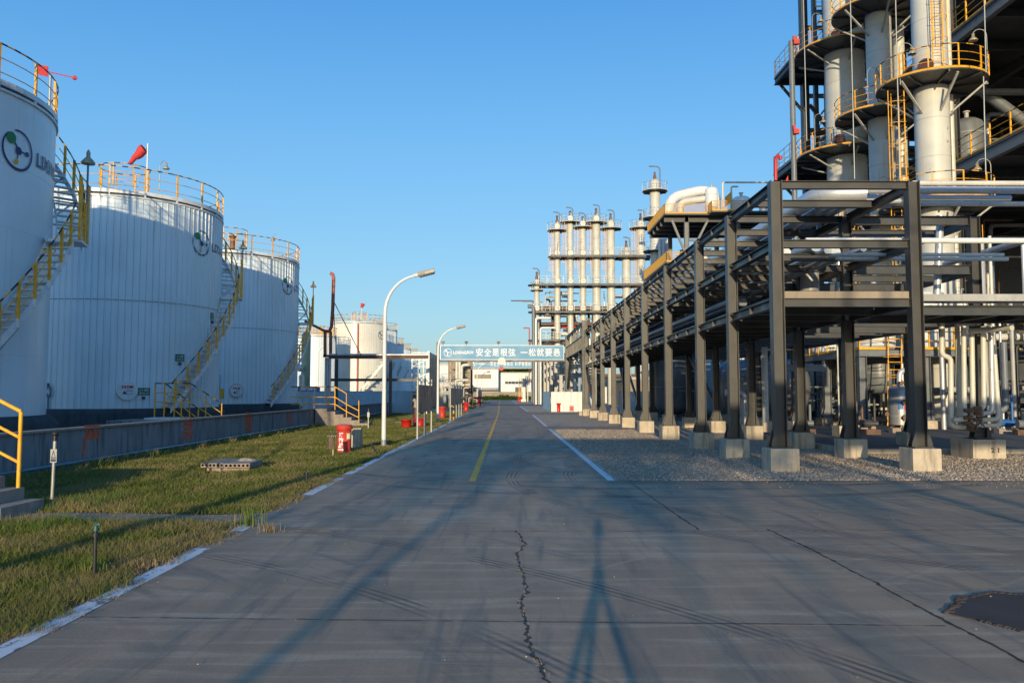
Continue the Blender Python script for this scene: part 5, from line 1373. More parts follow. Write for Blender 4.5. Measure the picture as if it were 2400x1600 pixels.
# pipe manifold on the footing right of the front column
s = thing('concrete_footing', 'square stained concrete footing under the pipe manifold', 'footing', (12.4, 21.3, 0))
mb = MB(); mb.bb(12.0, 12.85, 20.9, 21.95, -.05, .5); mb.build('block', 'concrete', s)
mb = MB(); put_text(mb, '2 1', .17, (12.46, 20.895, .17), (1, 0, 0), (0, 0, 1), .008, sx=1.1); mb.build('number', 'dark', s)
G = 'cream vertical pipes of the manifold'
MY = 20.7
def vp(pts, r, lab, mat='pipecream', Y=MY): run('pipe', [at(u, v, Y) for u, v in pts], r, mat, lab, group=G, rings=1.3, el=.13)
vp([(2207, 730), (2207, 832), (2228, 838), (2229, 1000), (2262, 1000)], .066, 'leftmost manifold pipe with a step in it')
vp([(2243, 758), (2249, 975), (2266, 975)], .062, 'second manifold pipe from the left, long and straight', Y=20.9)
vp([(2258, 764), (2260, 980), (2266, 983)], .062, 'third manifold pipe from the left', Y=20.6)
vp([(2277, 780), (2281, 1000)], .066, 'middle manifold pipe right of the dark column')
vp([(2304, 765), (2306, 955), (2290, 960)], .062, 'manifold pipe right of the middle with a bend at the bottom', Y=20.5)
vp([(2322, 765), (2326, 966), (2292, 970)], .066, 'grey shaded manifold pipe third from the right', 'pipe', 20.6)
vp([(2330, 830), (2341, 982), (2292, 984)], .062, 'manifold pipe second from the right, lit on its edge', Y=20.8)
vp([(2334, 900), (2345, 997), (2290, 996)], .062, 'rightmost manifold pipe, lowest loop', Y=20.9)
vp([(2234, 984), (2264, 982)], .058, 'short horizontal manifold pipe left', Y=20.5)
run('pipe', [at(2274, 776, 20.6), at(2372, 768, 19.4)], .07, 'pipecream', 'cream header pipe sloping above the manifold', group=G, rings=1.0)
run('pipe', [at(2240, 757, 20.8), at(2296, 757, 20.8), at(2296, 742, 20.8)], .075, 'pipecream', 'short cream header with an elbow left above the manifold', group=G, rings=0)
for i, (u, v) in enumerate(((2268, 961), (2268, 978), (2268, 992), (2290, 957), (2292, 968), (2291, 983))):
    p = at(u, v, 20.4); t = thing('valve', 'small brown valve in the manifold above the stained footing', 'valve', p, 'brown valves of the manifold')
    mb = MB(); mb.cyl(p - V((.09, 0, 0)), p + V((.09, 0, 0)), .05); mb.sphere(p, .05, 8); mb.cyl(p, p - V((0, .13, 0)), .012); mb.build('body', 'vented', t)
    mb = MB(); mb.tube(ring_pts((0, 0), .055, 0, n=12), .009, 5, closed=True); mb.v = [(p.x + a, p.y - .14 + c, p.z + b) for a, b, c in mb.v]; mb.build('handwheel', 'vented', t)
p = at(2297, 1003, 20.2); t = thing('valve', 'big black handwheel valve at the bottom of the manifold', 'valve', p)
mb = MB(); mb.tube(ring_pts((0, 0), .115, 0, n=18), .014, 6, closed=True); mb.v = [(p.x + a, p.y + c, p.z + b) for a, b, c in mb.v]
for k in range(3): a = k * pi / 3; mb.beam(p - V((cos(a), 0, sin(a))) * .11, p + V((cos(a), 0, sin(a))) * .11, .012, .012)
mb.build('handwheel', 'black', t); mb = MB(); mb.cyl(p, p + V((0, .3, 0)), .02); mb.sphere(p + V((0, .3, 0)), .11, 10); mb.build('body', 'vented', t)

# ================================================================ PLANT BEHIND THE RACK
DZ = 3.66
s = thing('process_platform', 'steel platform with yellow railing on grey legs behind the rack', 'platform', (18, 40, 0))
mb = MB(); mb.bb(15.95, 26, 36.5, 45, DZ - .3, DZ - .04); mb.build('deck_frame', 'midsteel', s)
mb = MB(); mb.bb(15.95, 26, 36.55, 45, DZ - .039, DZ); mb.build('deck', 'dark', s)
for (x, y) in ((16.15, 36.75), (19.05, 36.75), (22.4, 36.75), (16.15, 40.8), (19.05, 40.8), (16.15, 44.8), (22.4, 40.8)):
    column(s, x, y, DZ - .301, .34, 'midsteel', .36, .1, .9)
mb = MB(); line_rail(mb, (15.98, 36.52, DZ), (17.2, 36.52, DZ), 1.2, .9, 2, True, .025, .05); line_rail(mb, (18.0, 36.52, DZ), (26, 36.52, DZ), 1.2, 1.2, 2, True, .025, .05)
line_rail(mb, (15.98, 45, DZ), (15.98, 36.6, DZ), 1.2, 1.2, 2, True, .025, .05); mb.build('railing', ['yellow', 'black'], s)
mb = MB()
for x in (17.25, 17.85):
    mb.cyl((x - .35, 36.0, .15), (x, 36.35, DZ + 1.35), .026)
for k in range(14): z_ = .35 + .36 * k * .95; f = z_ / 5; mb.cyl((16.93 + .32 * f, 36.04 + .3 * f, z_), (17.52 + .32 * f, 36.04 + .3 * f, z_), .018)
for z_ in (2.5, 3.3, 4.1, 4.95): mb.tube([(17.2 + .3 * cos(rad(a)) * 1.1, 36.15 - .5 * sin(rad(a)), z_) for a in range(0, 181, 30)], .018, 5)
mb.build('ladder', 'yellow', s)
mb = MB(); mb.bb(17.95, 18.22, 36.33, 36.35, DZ - .5, DZ + .05); mb.cur = 1; put_text(mb, '△', .26, (17.97, 36.32, DZ - .3), (1, 0, 0), (0, 0, 1)); mb.build('warning_sign', ['letter', 'navy'], s)
def vessel(label, x, y, r, z0, z1, mat='tower', dome=True, legs=0, name='vessel', group=None, n=28, bands=2):
    t = thing(name, label, 'vessel', (x, y, max(0, z0)), group); mb = MB(); h = r * .5
    prof = ([(0.001, z0 - h), (r * .6, z0 - h * .8), (r * .9, z0 - h * .4)] if dome else []) + [(r, z0), (r, z1), (r * .9, z1 + h * .4), (r * .6, z1 + h * .8), (.001, z1 + h)]
    mb.lathe((x, y, 0), prof, n); mb.build('shell', mat, t)
    mb = MB()
    for k in range(bands): zz_ = z0 + (z1 - z0) * (k + .5) / bands; mb.cyl((x, y, zz_), (x, y, zz_ + .03), r * 1.012, r * 1.012, n)
    mb.cyl((x, y, z1 + h * .9), (x, y, z1 + h + .35), r * .14, r * .14, 10); mb.cyl((x, y, z1 + h + .35), (x, y, z1 + h + .42), r * .22, r * .22, 10)
    mb.build('flange', 'lightsteel', t)
    if legs:
        mb = MB()
        for k in range(3): a = 2 * pi * k / 3 + .4; mb.cyl((x + r * .8 * cos(a), y + r * .8 * sin(a), 0), (x + r * .8 * cos(a), y + r * .8 * sin(a), z0 + .1), .05)
        mb.build('support_legs', 'midsteel', t)
    return t
vessel('big white drum on the yellow railed platform, right of its gap for the ladder', 18.0, 39.4, .93, DZ + .3, DZ + 2.9, 'white', bands=3)
vessel('sunlit white drum on the left end of the yellow railed platform', 17.0, 42.8, .85, DZ + .3, DZ + 2.4, 'white')
vessel('white drum on the yellow railed platform behind the front rack column', 20.1, 39.0, .8, DZ + .3, DZ + 2.6, 'white')
vessel('white drum at the right of the yellow railed platform', 22.6, 40, .8, DZ + .3, DZ + 2.4, 'white')
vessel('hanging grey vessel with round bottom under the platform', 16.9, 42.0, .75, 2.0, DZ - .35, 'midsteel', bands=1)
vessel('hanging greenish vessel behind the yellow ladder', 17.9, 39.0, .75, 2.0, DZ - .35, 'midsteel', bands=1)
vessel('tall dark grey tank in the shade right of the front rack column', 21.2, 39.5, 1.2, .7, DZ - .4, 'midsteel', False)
# insulated silver pot with labels
x_, y_ = X(2107, 33), 33.0; t = vessel('silver insulated pot with a red and a blue label near the front rack column', x_, y_, .42, .42, 1.82, 'silver', False, 1)
def arc_plate(parent, x, y, r, a0, a1, z0, z1, mat, name):
    mb = MB(); n = 8; vs = []
    for i in range(n + 1): a = rad(a0 + (a1 - a0) * i / n); vs += [(x + r * cos(a), y + r * sin(a), z0), (x + r * cos(a), y + r * sin(a), z1)]
    mb.add(vs, [(2 * i, 2 * i + 2, 2 * i + 3, 2 * i + 1) for i in range(n)]); return mb.build(name, mat, parent)
arc_plate(t, x_, y_, .427, 235, 262, 1.05, 1.35, 'blue', 'blue_label'); arc_plate(t, x_, y_, .429, 268, 312, 1.02, 1.34, 'red', 'red_label')
mb = MB()
for k in range(4):
    for j in range(2):
        a = rad(275 + 16 * j); put_text(mb, '注意', .05, (x_ + .434 * cos(a), y_ + .434 * sin(a), 1.27 - .07 * k), (cos(a + pi / 2), sin(a + pi / 2), 0), (0, 0, 1), fit=.09)
mb.build('label_writing', 'letter', t)
run('pipe', [at(2108, 905, 32.8), at(2108, 868, 32.8), at(2160, 866, 32.8)], .11, 'pipe', 'white elbow pipe above the silver pot', rings=0)
for (u, v) in ((2120, 942), (2121, 978), (2079, 970), (2114, 897)):
    p = at(u, v, 32.4); mb = MB(); mb.disc(p, .09, .03, 10, (0, 1, 0)); mb.cyl(p, p + V((0, .2, 0)), .04); mb.cyl(p - V((0, 0, .12)), p + V((0, 0, .12)), .03); single(mb, 'valve', 'vented', 'small rusty valve on the silver pot', 'valve', 'rusty valves of the silver pot')
# horizontal silver vessel
t = thing('horizontal_vessel', 'large silver horizontal vessel with domed end behind the rack legs', 'vessel', (13.2, 41, 0))
a = V((11.75, 42.6, 2.0)); b = V((14.5, 40.83, 2.0)); d = (b - a).normalized(); mb = MB(); r = 1.42
pts = []; rs = []
for k in range(7): f = sin(k * pi / 12); pts.append(a - d * .75 * (1 - f) ); rs.append(max(.01, r * sqrt(max(0, 1 - (1 - f) ** 2))))
mb.tube(pts + [b] + [b + d * .75 * sin(k * pi / 12) for k in range(1, 7)], rs + [r] + [max(.01, r * cos(k * pi / 12)) for k in range(1, 7)], 40); mb.build('shell', 'silver', t)
mb = MB()
for k in (0, 1.6, 3.2): q = a + d * (k + .02); mb.cyl(q - d * .025, q + d * .025, r * 1.012, r * 1.012, 40)
mb.build('band', 'galv', t)
mb = MB()
for k in (.6, 2.6): q = a + d * k; mb.beam(q - V((0, 0, 2.0)), q - V((0, 0, 1.2)), 1.6, .3, (d.y, -d.x, 0))
mb.build('saddle', 'concrete', t)
# post with platform bracket left of it
x_ = X(1793, 34); t = thing('support_post', 'cream round post on a concrete block in front of the silver vessel', 'post', (x_, 34, 0))
mb = MB(); mb.cyl((x_, 34, .5), (x_, 34, 5.6), .13, .13, 14); mb.build('post', 'pipecream', t); mb = MB(); mb.bb(x_ - .7, x_ + .7, 33.5, 34.5, 0, .5); mb.build('footing', 'concrete', t)
mb = MB(); mb.beam((x_ + .1, 34, 2.75), (x_ + 2.6, 34, 2.75), .15, .28); mb.beam((x_ + .1, 34, 2.95), (x_ + .55, 34, 3.7), .1, .1); mb.build('bracket', 'midsteel', t)

# dense shaded pipework: many individual pipes and small vessels
t = thing('shed', 'dark open-fronted shed added as a dark backdrop to the plant behind the rack', 'shed', (22, 60, 0))
mb = MB(); mb.bb(11.5, 46, 63, 63.2, 0, 7.5); mb.build('dark_backing', 'dark', t)  # shed added to darken the bright background behind the rack
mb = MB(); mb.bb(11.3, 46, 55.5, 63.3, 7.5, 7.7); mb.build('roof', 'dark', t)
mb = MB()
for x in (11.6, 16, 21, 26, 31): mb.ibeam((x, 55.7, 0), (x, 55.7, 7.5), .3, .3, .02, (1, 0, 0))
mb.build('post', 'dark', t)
t = thing('dark_housing', 'dark housing added to darken the space under the yellow railed platform', 'housing', (20.8, 43, 0))
mb = MB(); mb.bb(18.6, 26, 42.5, 44.6, .1, 3.2); mb.build('housing', 'dark', t)  # added enclosure that darkens the view beneath the deck
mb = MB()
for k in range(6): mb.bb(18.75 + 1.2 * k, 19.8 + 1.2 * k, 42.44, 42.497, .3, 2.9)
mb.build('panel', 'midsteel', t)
rr = random.Random(42); G = 'process pipes in the shaded plant behind the rack'
pal = ['pipe', 'lightsteel', 'midsteel', 'dark', 'midsteel', 'pipecream']
for i in range(150):
    y = rr.uniform(33, 58); x = rr.uniform(9.9 if y < 45 else 11, 27); r = rr.choice((.04, .05, .06, .08, .11, .16)); z = rr.uniform(.3, 6.5); k = rr.random()
    if y < 37 and 13.5 < x < 20: x = 20 + (x - 13.5) * .8
    if k < .4: pts = [(x, y, .1), (x, y, z), (x + rr.uniform(.6, 4) * rr.choice((-1, 1)), y, z)]
    elif k < .75: pts = [(x, y, z), (x + rr.uniform(2, 8), y, z), (x + rr.uniform(2, 8), y, max(.2, z - rr.uniform(.5, 3)))]; pts[2] = (pts[1][0], y, pts[2][2])
    else: pts = [(x, y, .1), (x, y, rr.uniform(3, 9))]
    run('process_pipe', pts, r, rr.choice(pal), 'one of many pipes in the shaded plant behind the rack', group=G, rings=0, n=8)
# yellow ladders and small railed decks among the vessels
for i, (x, y, z0, z1) in enumerate(((22.1, 38.0, 3.7, 9.6), (24.6, 46, 0.1, 12), (19.4, 45.2, 3.7, 11))):
    mb = MB()
    for s_ in (-.24, .24): mb.beam((x + s_, y, z0), (x + s_, y, z1), .05, .03)
    k = z0 + .2
    while k < z1: mb.cyl((x - .24, y, k), (x + .24, y, k), .014, n=5, caps=False); k += .32
    for k in range(int((z1 - z0 - 2) / 1.2)): mb.tube([(x + .38 * cos(rad(a)), y - .66 * sin(rad(a)), z0 + 2.1 + 1.2 * k) for a in range(0, 181, 30)], .018, 5)
    for a in (40, 90, 140): mb.beam((x + .38 * cos(rad(a)), y - .66 * sin(rad(a)), z0 + 2.1), (x + .38 * cos(rad(a)), y - .66 * sin(rad(a)), z1), .03, .012)
    single(mb, 'caged_ladder', 'yellow', 'yellow caged ladder in the plant, ' + ['right of the nearest tower base', 'below the first floor at the right', 'behind the platform railing', 'beside the steel structure floor edge', 'inside the steel structure'][i], 'ladder', 'yellow caged ladders in the plant')
G = 'small pumps and valve sets on the plant floor'
for i in range(22):
    y = rr.uniform(31, 48); x = rr.uniform(10.6, 23)
    t = thing('pump', 'small pump set standing on the plant floor behind the rack', 'pump', (x, y, .1), G); q = V((x, y, .1))
    mb = MB(); mb.bb(x - .35, x + .45, y - .18, y + .18, .1, .3); mb.build('base', 'slab' if i % 3 else 'rustbrown', t)
    mb = MB(); mb.cyl(q + V((-.25, 0, .42)), q + V((.15, 0, .42)), .15, .15, 12); mb.cyl(q + V((.15, 0, .42)), q + V((.4, 0, .42)), .09, .12, 12); mb.cyl(q + V((.3, 0, .42)), q + V((.3, 0, rr.uniform(.8, 1.6))), .05); mb.build('motor', rr.choice(['blue', 'rustbrown', 'dark', 'midsteel', 'vented']), t)
for i, (x, y, r, z0, z1, m) in enumerate(((13.4, 52, 1.3, .8, 5.2, 'bluefence'), (11.2, 55, 1.1, .8, 6.0, 'midsteel'), (18.5, 51, .9, .8, 7.5, 'tower'), (24.5, 43, .7, .8, 5.5, 'pipe'), (16, 57, 1.4, .8, 5, 'white'), (14.6, 47.5, .6, .8, 4.2, 'lightsteel'), (24, 35.5, .55, .8, 4.6, 'pipe'))):
    vessel('upright vessel behind the rack, ' + ['the wide white one behind the silver vessel', 'tall white one at the left', 'tall slim one under the towers', 'slim silver one at the right', 'widest white one at the back', 'small grey one', 'slim silver one at the far right edge'][i], x, y, r, z0, z1, m, True, 1)

# ---------------------------------------------------------------- towers
def cage_ladder(parent, x, y, ang, z0, z1, r0):
    d = V((cos(rad(ang)), sin(rad(ang)), 0)); e = V((-d.y, d.x, 0)); c = V((x, y, 0)) + d * (r0 + .22); mb = MB()
    for s_ in (-.24, .24): mb.beam(c + e * s_ + V((0, 0, z0)), c + e * s_ + V((0, 0, z1)), .05, .02)
    k = z0 + .15
    while k < z1: mb.cyl(c - e * .24 + V((0, 0, k)), c + e * .24 + V((0, 0, k)), .013, n=5, caps=False); k += .3
    k = z0 + 1.6
    while k < z1: mb.tube([c + e * (.36 * cos(rad(a))) + d * (.68 * sin(rad(a))) + V((0, 0, k)) for a in range(0, 181, 22)], .017, 5); k += 1.05
    for a in (30, 90, 150): q = c + e * (.36 * cos(rad(a))) + d * (.68 * sin(rad(a))); mb.beam(q + V((0, 0, z0 + 1.6)), q + V((0, 0, z1)), .035, .012)
    return mb.build('caged_ladder', 'yellow', parent)
def tower(label, x, y, r, z1, plats, name='distillation_tower', seams=1.9, mat='tower', n=48, group='distillation towers', rk_='yellow', topd=False, lamps=(), legs_z=0):
    t = thing(name, label, 'tower', (x, y, 0), group)
    mb = MB(); mb.lathe((x, y, 0), [(r, legs_z), (r, z1), (r * .9, z1 + r * .35), (r * .5, z1 + r * .6), (.001, z1 + r * .68)], n); mb.build('shell', mat, t)
    mb = MB(); k = seams * .7; i = 0
    while k < z1: mb.lathe((x, y, k), [(r, 0), (r + .006, .004), (r + .006, .02), (r, .024)], n); k += seams * (1 if i % 2 else .8); i += 1
    mb.build('weld_seams', 'lightsteel', t)
    for (z, pr, a0, a1, st, km) in plats:
        mb = MB(); full = a1 - a0 >= 359
        mb.lathe((x, y, z), [(r + .05, -.06), (pr, -.06), (pr, 0), (r + .05, 0)], 40, rad(a0), rad(a1), False, False); mb.lathe((x, y, z), [(r + .04, -.06), (r + .04, -.14), (r + .1, -.14)], 32, smooth=False, close=False)
        for k in range(int((a1 - a0) / 40)):
            a = rad(a0 + 20 + 40 * k); d = V((cos(a), sin(a), 0)); c = V((x, y, z)); mb.beam(c + d * (r + .05) + V((0, 0, -.12)), c + d * (pr - .02) + V((0, 0, -.12)), .07, .1)
        pf = mb.build('platform', 'dark', t)
        if st:
            mb = MB()
            for k in range(max(2, int((a1 - a0) / 60))):
                a = rad(a0 + 30 + 60 * k); d = V((cos(a), sin(a), 0)); c = V((x, y, z)); mb.beam(c + d * (r - .02) + V((0, 0, -1.45 * st)), c + d * (pr - .12) + V((0, 0, -.17)), .10, .08)
            mb.build('bracket', 'lightsteel', pf)
        mb = MB(); ring_rail(mb, (x, y), pr - .02, z, 1.15, max(8, int(pr * 5 * (a1 - a0) / 360)), a0, a1, True, .024 if r > .7 else .03, .055, 2, nseg=40)
        mb.build('railing', [rk_, 'black'], pf)
    for (a, z, ang) in lamps:
        roof_lamp(t, V((x, y, z)) + V((cos(rad(a)), sin(rad(a)), 0)) * (plats[0][1] - .05), ang, 1.15)
    return t
tA = tower('tall white tower nearest the camera at the right with yellow railed round platforms', 20.95, 39.0, .80, 27, [(16.75, 2.5, 0, 360, 1, 0), (10.75, 2.55, 0, 360, 1, 0)], lamps=((-150, 16.4, 0), (-20, 10.9, 170), (-25, 17.2, 170)))
cage_ladder(tA, 20.95, 39.0, 262, 17, 26.5, .8); cage_ladder(tA, 20.95, 39.0, 185, 3.8, 16.5, 1.35)
tB = tower('middle white tower with small platforms, left of the nearest tower', 22.2, 47.0, .72, 32, [(17.95, 2.55, 120, 400, 1, 0), (11.6, 2.5, 120, 400, 1, 0), (24.3, 2.6, 110, 420, 1, 0)], lamps=((-130, 18.2, 0), (-120, 11.8, 0)))
cage_ladder(tB, 22.2, 47.0, 250, 4, 11.5, .72)
tC = tower('widest white tower, leftmost of the three near towers, with dark round platforms', 22.25, 52.0, 1.24, 36, [(24.0, 3.1, 110, 400, .6, 0), (17.1, 3.1, 110, 400, .6, 0)], lamps=((-100, 17.4, 0), (-100, 10.5, 0), (-150, 17.4, 10), (-150, 24, 10)), rk_='yellow')
for t_, x_, y_, r_, zz in ((tA, 20.95, 39.0, .8, (17.0, 10.95)), (tC, 22.25, 52, 1.24, (17.4, 24.3))):
    for z_ in zz:
        a = rad(232); q = V((x_ + r_ * cos(a), y_ + r_ * sin(a), z_ + .45)); d = V((cos(a), sin(a), 0)); mb = MB(); mb.cyl(q - d * .1, q + d * .35, .26, .26, 18); mb.cyl(q + d * .35, q + d * .42, .36, .36, 18); mb.build('manway', 'char', t_)
for i, (u, Y, r_, z0, z1, m) in enumerate(((2250, 39.6, .15, 3.5, 26, 'pipecream'), (2217, 48, .30, 8, 20, 'tower'), (2130, 49, .35, 2, 30, 'tower'), (2250, 44, .18, 2, 15, 'midsteel'), (2030, 54, .22, 3, 17, 'midsteel'), (1930, 58, .22, 0, 14.5, 'midsteel'))):
    x_ = X(u, Y); run('riser_pipe', [(x_, Y, z0), (x_, Y, z1)], r_, m, 'vertical pipe by the towers, ' + ['cream one beside the nearest tower', 'thick white one behind it', 'white one between the nearest two', 'grey one right of the nearest tower', 'grey one right of the widest tower', 'grey one left of the widest tower'][i], rings=3, n=14)
for i, (u, v0, v1, Y) in enumerate(((1992, -40, 420, 40), (2098, -40, 420, 37), (2306, -40, 170, 35), (2305, 180, 410, 35), (1882, -40, 330, 46))):
    mb = MB(); mb.cyl(at(u, v0, Y), at(u + (v1 - v0) * .024, v1, Y), .028, .028, 6); single(mb, 'conduit', 'galv', 'thin vertical conduit hanging in front of the towers', 'conduit', 'thin conduits in front of the towers')

# ---------------------------------------------------------------- steel structure behind the towers
s = thing('steel_structure', 'huge dark steel process structure with several floors at the right edge', 'steel structure', (30, 50, 0))
X0, X1, Y0, Y1 = 24.4, 52, 30, 62
for z in (14.2, 21.4, 28.5):
    mb = MB(); mb.bb(X0, X1, Y0, Y1, z - .1, z); mb.build('floor', 'dark', s)
    mb = MB()
    for y in range(Y0 + 2, Y1 + 1, 4): mb.ibeam((X0 + .3, y, z - .36), (X1, y, z - .36), .25, .5, .02)
    for x in (X0 + 5, X0 + 11, X0 + 18): mb.ibeam((x, Y0, z - .9), (x, Y1, z - .9), .3, .55, .02)
    mb.build('floor_beam', 'dark', s)
    mb = MB(); mb.ibeam((X0 + .1, Y0, z - .42), (X0 + .1, Y1, z - .42), .3, .62, .03); mb.build('edge_beam', 'midsteel', s)
    mb = MB(); line_rail(mb, (X0 + .05, Y0, z), (X0 + .05, Y1, z), 1.15, 1.7, 2, True, .03, .07); mb.build('railing', ['yellow', 'black'], s)
mb = MB()
for y in (44, 61):
    for x in (X0 + .4, 34, 43): mb.ibeam((x, y, 0), (x, y, 36), .5, .5, .03, (1, 0, 0))
mb.build('column', 'dark', s)
mb = MB(); mb.cyl((X0 + 1.5, 46, 20.6), (36, 46, 14.0 - 1.0), .32, .32, 16); mb.cyl((X0 + 4.5, 46, 13.5), (X0 + 10.5, 46, 28), .32, .32, 16); mb.cyl((X0, 45.5, 19.0), (40, 45.5, 19.0), .2, .2, 14); mb.build('brace', 'midsteel', s)
mb = MB(); mb.bb(X0 + .5, X1, Y1 - .2, Y1, 0, 20.8); mb.build('dark_backing', 'dark', s)  # added dark mass closing the view behind the floors
G = 'pipes inside the steel structure'
for i in range(34):
    y = rr.uniform(45, 59); x = rr.uniform(X0 + .6, 36); z = rr.choice((14.2, 7.5)) ; r = rr.choice((.06, .09, .14, .22))
    pts = [(x, y, z), (x, y, z + rr.uniform(1.5, 5.5)), (x + rr.uniform(1, 5), y, z + 0)]; pts[2] = (pts[2][0], y, pts[1][2])
    run('process_pipe', pts, r, rr.choice(['pipe', 'pipecream', 'midsteel', 'rustbrown', 'blue']), 'pipe on a floor of the dark steel structure', group=G, rings=0, n=8)
vessel('grey horizontal-looking drum on the first visible floor of the steel structure', 27.3, 47, .9, 15.2, 17.5, 'midsteel')
# left wing platforms behind the widest tower
s = thing('steel_structure', 'dark steel frame with two railed platforms left behind the widest tower', 'steel structure', (21, 57, 0))
for z, xl in ((17.5, 19.3), (24.6, 19.5)):
    mb = MB(); mb.bb(xl, 26, 53.2, 57.6, z - .12, z); mb.build('floor', 'midsteel', s)
    mb = MB(); mb.ibeam((xl + .05, 53.2, z - .35), (xl + .05, 57.6, z - .35), .2, .45, .02)
    for y in (53.3, 55.4, 57.5): mb.ibeam((xl + .15, y, z - .35), (26, y, z - .35), .2, .45, .02)
    mb.beam((xl + .3, 57.4, z - .5), (21.5, 57.4, z - 2.6), .16, .16); mb.build('floor_beam', 'dark', s)
    mb = MB(); line_rail(mb, (xl + .04, 53.2, z), (xl + .04, 57.6, z), 1.2, 1.1, 2, True, .02, .05, (1, 1)); line_rail(mb, (xl + .1, 57.55, z), (23, 57.55, z), 1.2, 1.2, 2, True, .02, .05, (1, 1)); mb.build('railing', ['midsteel', 'midsteel'], s)
mb = MB()
for x in (X(1903, 57.3), 25.5): mb.ibeam((x, 57.3, 0), (x, 57.3, 34), .45, .45, .03, (1, 0, 0))
mb.build('column', 'dark', s)
mb = MB(); x_ = X(1903, 57.3); mb.beam((x_ + .3, 57.3, 22.5), (25.3, 57.3, 18), .2, .2); mb.beam((x_ + .3, 57.3, 16), (25.3, 57.3, 11), .2, .2); mb.beam((x_ + .3, 57.3, 20.4), (25.3, 57.3, 20.4), .2, .25); mb.build('brace', 'dark', s)
# frame with pipes filling the gaps between and behind the towers
s = thing('steel_structure', 'grey steel lattice with pipes seen in the gaps between the white towers', 'steel structure', (23, 59.5, 0))
mb = MB()
for x in (22.9, 25.1, 27.3, 29.5):
    for y in (58.6, 61.2): mb.ibeam((x, y, 0), (x, y, 33), .3, .3, .02, (1, 0, 0))
mb.build('column', 'midsteel', s)
mb = MB()
for k in range(12):
    z = 3 + 2.7 * k
    for y in (58.6, 61.2): mb.ibeam((23.1, y, z), (29.3, y, z), .2, .3, .02)
mb.build('beam', 'midsteel', s)
mb = MB()
for k in range(11):
    z = 3 + 2.7 * k
    if k % 2: mb.beam((23.1, 58.3, z + .2), (24.9, 58.3, z + 2.5), .12, .12); mb.beam((27.5, 58.3, z + 2.5), (29.3, 58.3, z + .2), .12, .12)
    else: mb.beam((25.3, 58.3, z + .2), (27.1, 58.3, z + 2.5), .12, .12)
mb.build('brace', 'lightsteel', s)
mb = MB()
for k in (4, 6, 8, 10): line_rail(mb, (22.9, 58.2, 3.2 + 2.7 * k), (29.5, 58.2, 3.2 + 2.7 * k), 1.15, 1.1, 2, True, .028, .06)
mb.build('railing', ['yellow', 'black'], s)
for i in range(26):
    x = rr.uniform(23.2, 29.3); y = rr.uniform(57.7, 58.1); z0_ = rr.uniform(4, 18); z1_ = z0_ + rr.uniform(4, 14)
    run('process_pipe', [(x, y, z0_), (x, y, z1_)] + ([(x + rr.uniform(0, 2), y, z1_)] if i % 2 else []), rr.choice((.07, .1, .14, .2)), rr.choice(['tower', 'pipecream', 'pipe', 'lightsteel', 'midsteel']), 'pipe on the steel lattice between the white towers', group='pipes on the lattice behind the towers', rings=0, n=8)
for i in range(30):
    y = rr.uniform(31, 36); x = rr.uniform(18.2, 27); z0_ = rr.uniform(.3, 3.0); z1_ = rr.uniform(3.3, 8.5)
    run('process_pipe', [(x + (rr.uniform(-2, 2) if i % 3 else 0), y, z0_), (x, y, z0_), (x, y, z1_)] if i % 3 else [(x, y, .1), (x, y, z1_)], rr.choice((.05, .07, .1, .13)), rr.choice(['pipecream', 'pipe', 'lightsteel', 'pipecream', 'midsteel']), 'vertical pipe in the cluster at the right edge of the plant', group='vertical pipe cluster at the right edge', rings=0, n=8)
# tall thin stand-pipe and red hook pipe
x_ = X(1858, 50); t = thing('stand_pipe', 'tall thin grey pipe with red cameras left of the towers', 'pipe', (x_, 50, 0)); b_ = at(1862, 440, 50)
mb = MB(); mb.cyl((b_.x, 50, 6), (b_.x, 50, at(1855, 97, 50).z), .17, .17, 12); mb.build('pipe', 'midsteel', t)
mb = MB()
for v_ in (104, 312): q = at(1862, v_, 50); mb.box((q.x, 49.7, q.z), (.35, .25, .3)); mb.box((q.x - .12, 49.7, q.z + .25), (.15, .15, .3))
mb.build('camera_housing', 'redworn', t)
q = lambda u, v: at(u, v, 24); mb = MB(); mb.tube([q(1818, 423), q(1818, 376), q(1819, 369), q(1824, 366), q(1829, 369), q(1830, 374)], .055, 10); single(mb, 'vent_pipe', 'red', 'red hooked vent pipe sticking up above the front rack corner', 'vent pipe')
mb = MB(); mb.add([q(1841, 425), q(1847, 411), q(1847.6, 425), q(1844, 430)], [(0, 1, 2, 3)]); 
mb.v += [(a, b + .02, c) for a, b, c in mb.v[:4]]; mb.f.append([7, 6, 5, 4]); mb.mi.append(0); mb.sm.append(False)
single(mb, 'flag', 'redsock', 'tip of a small faded red flag above the front frame', 'flag')
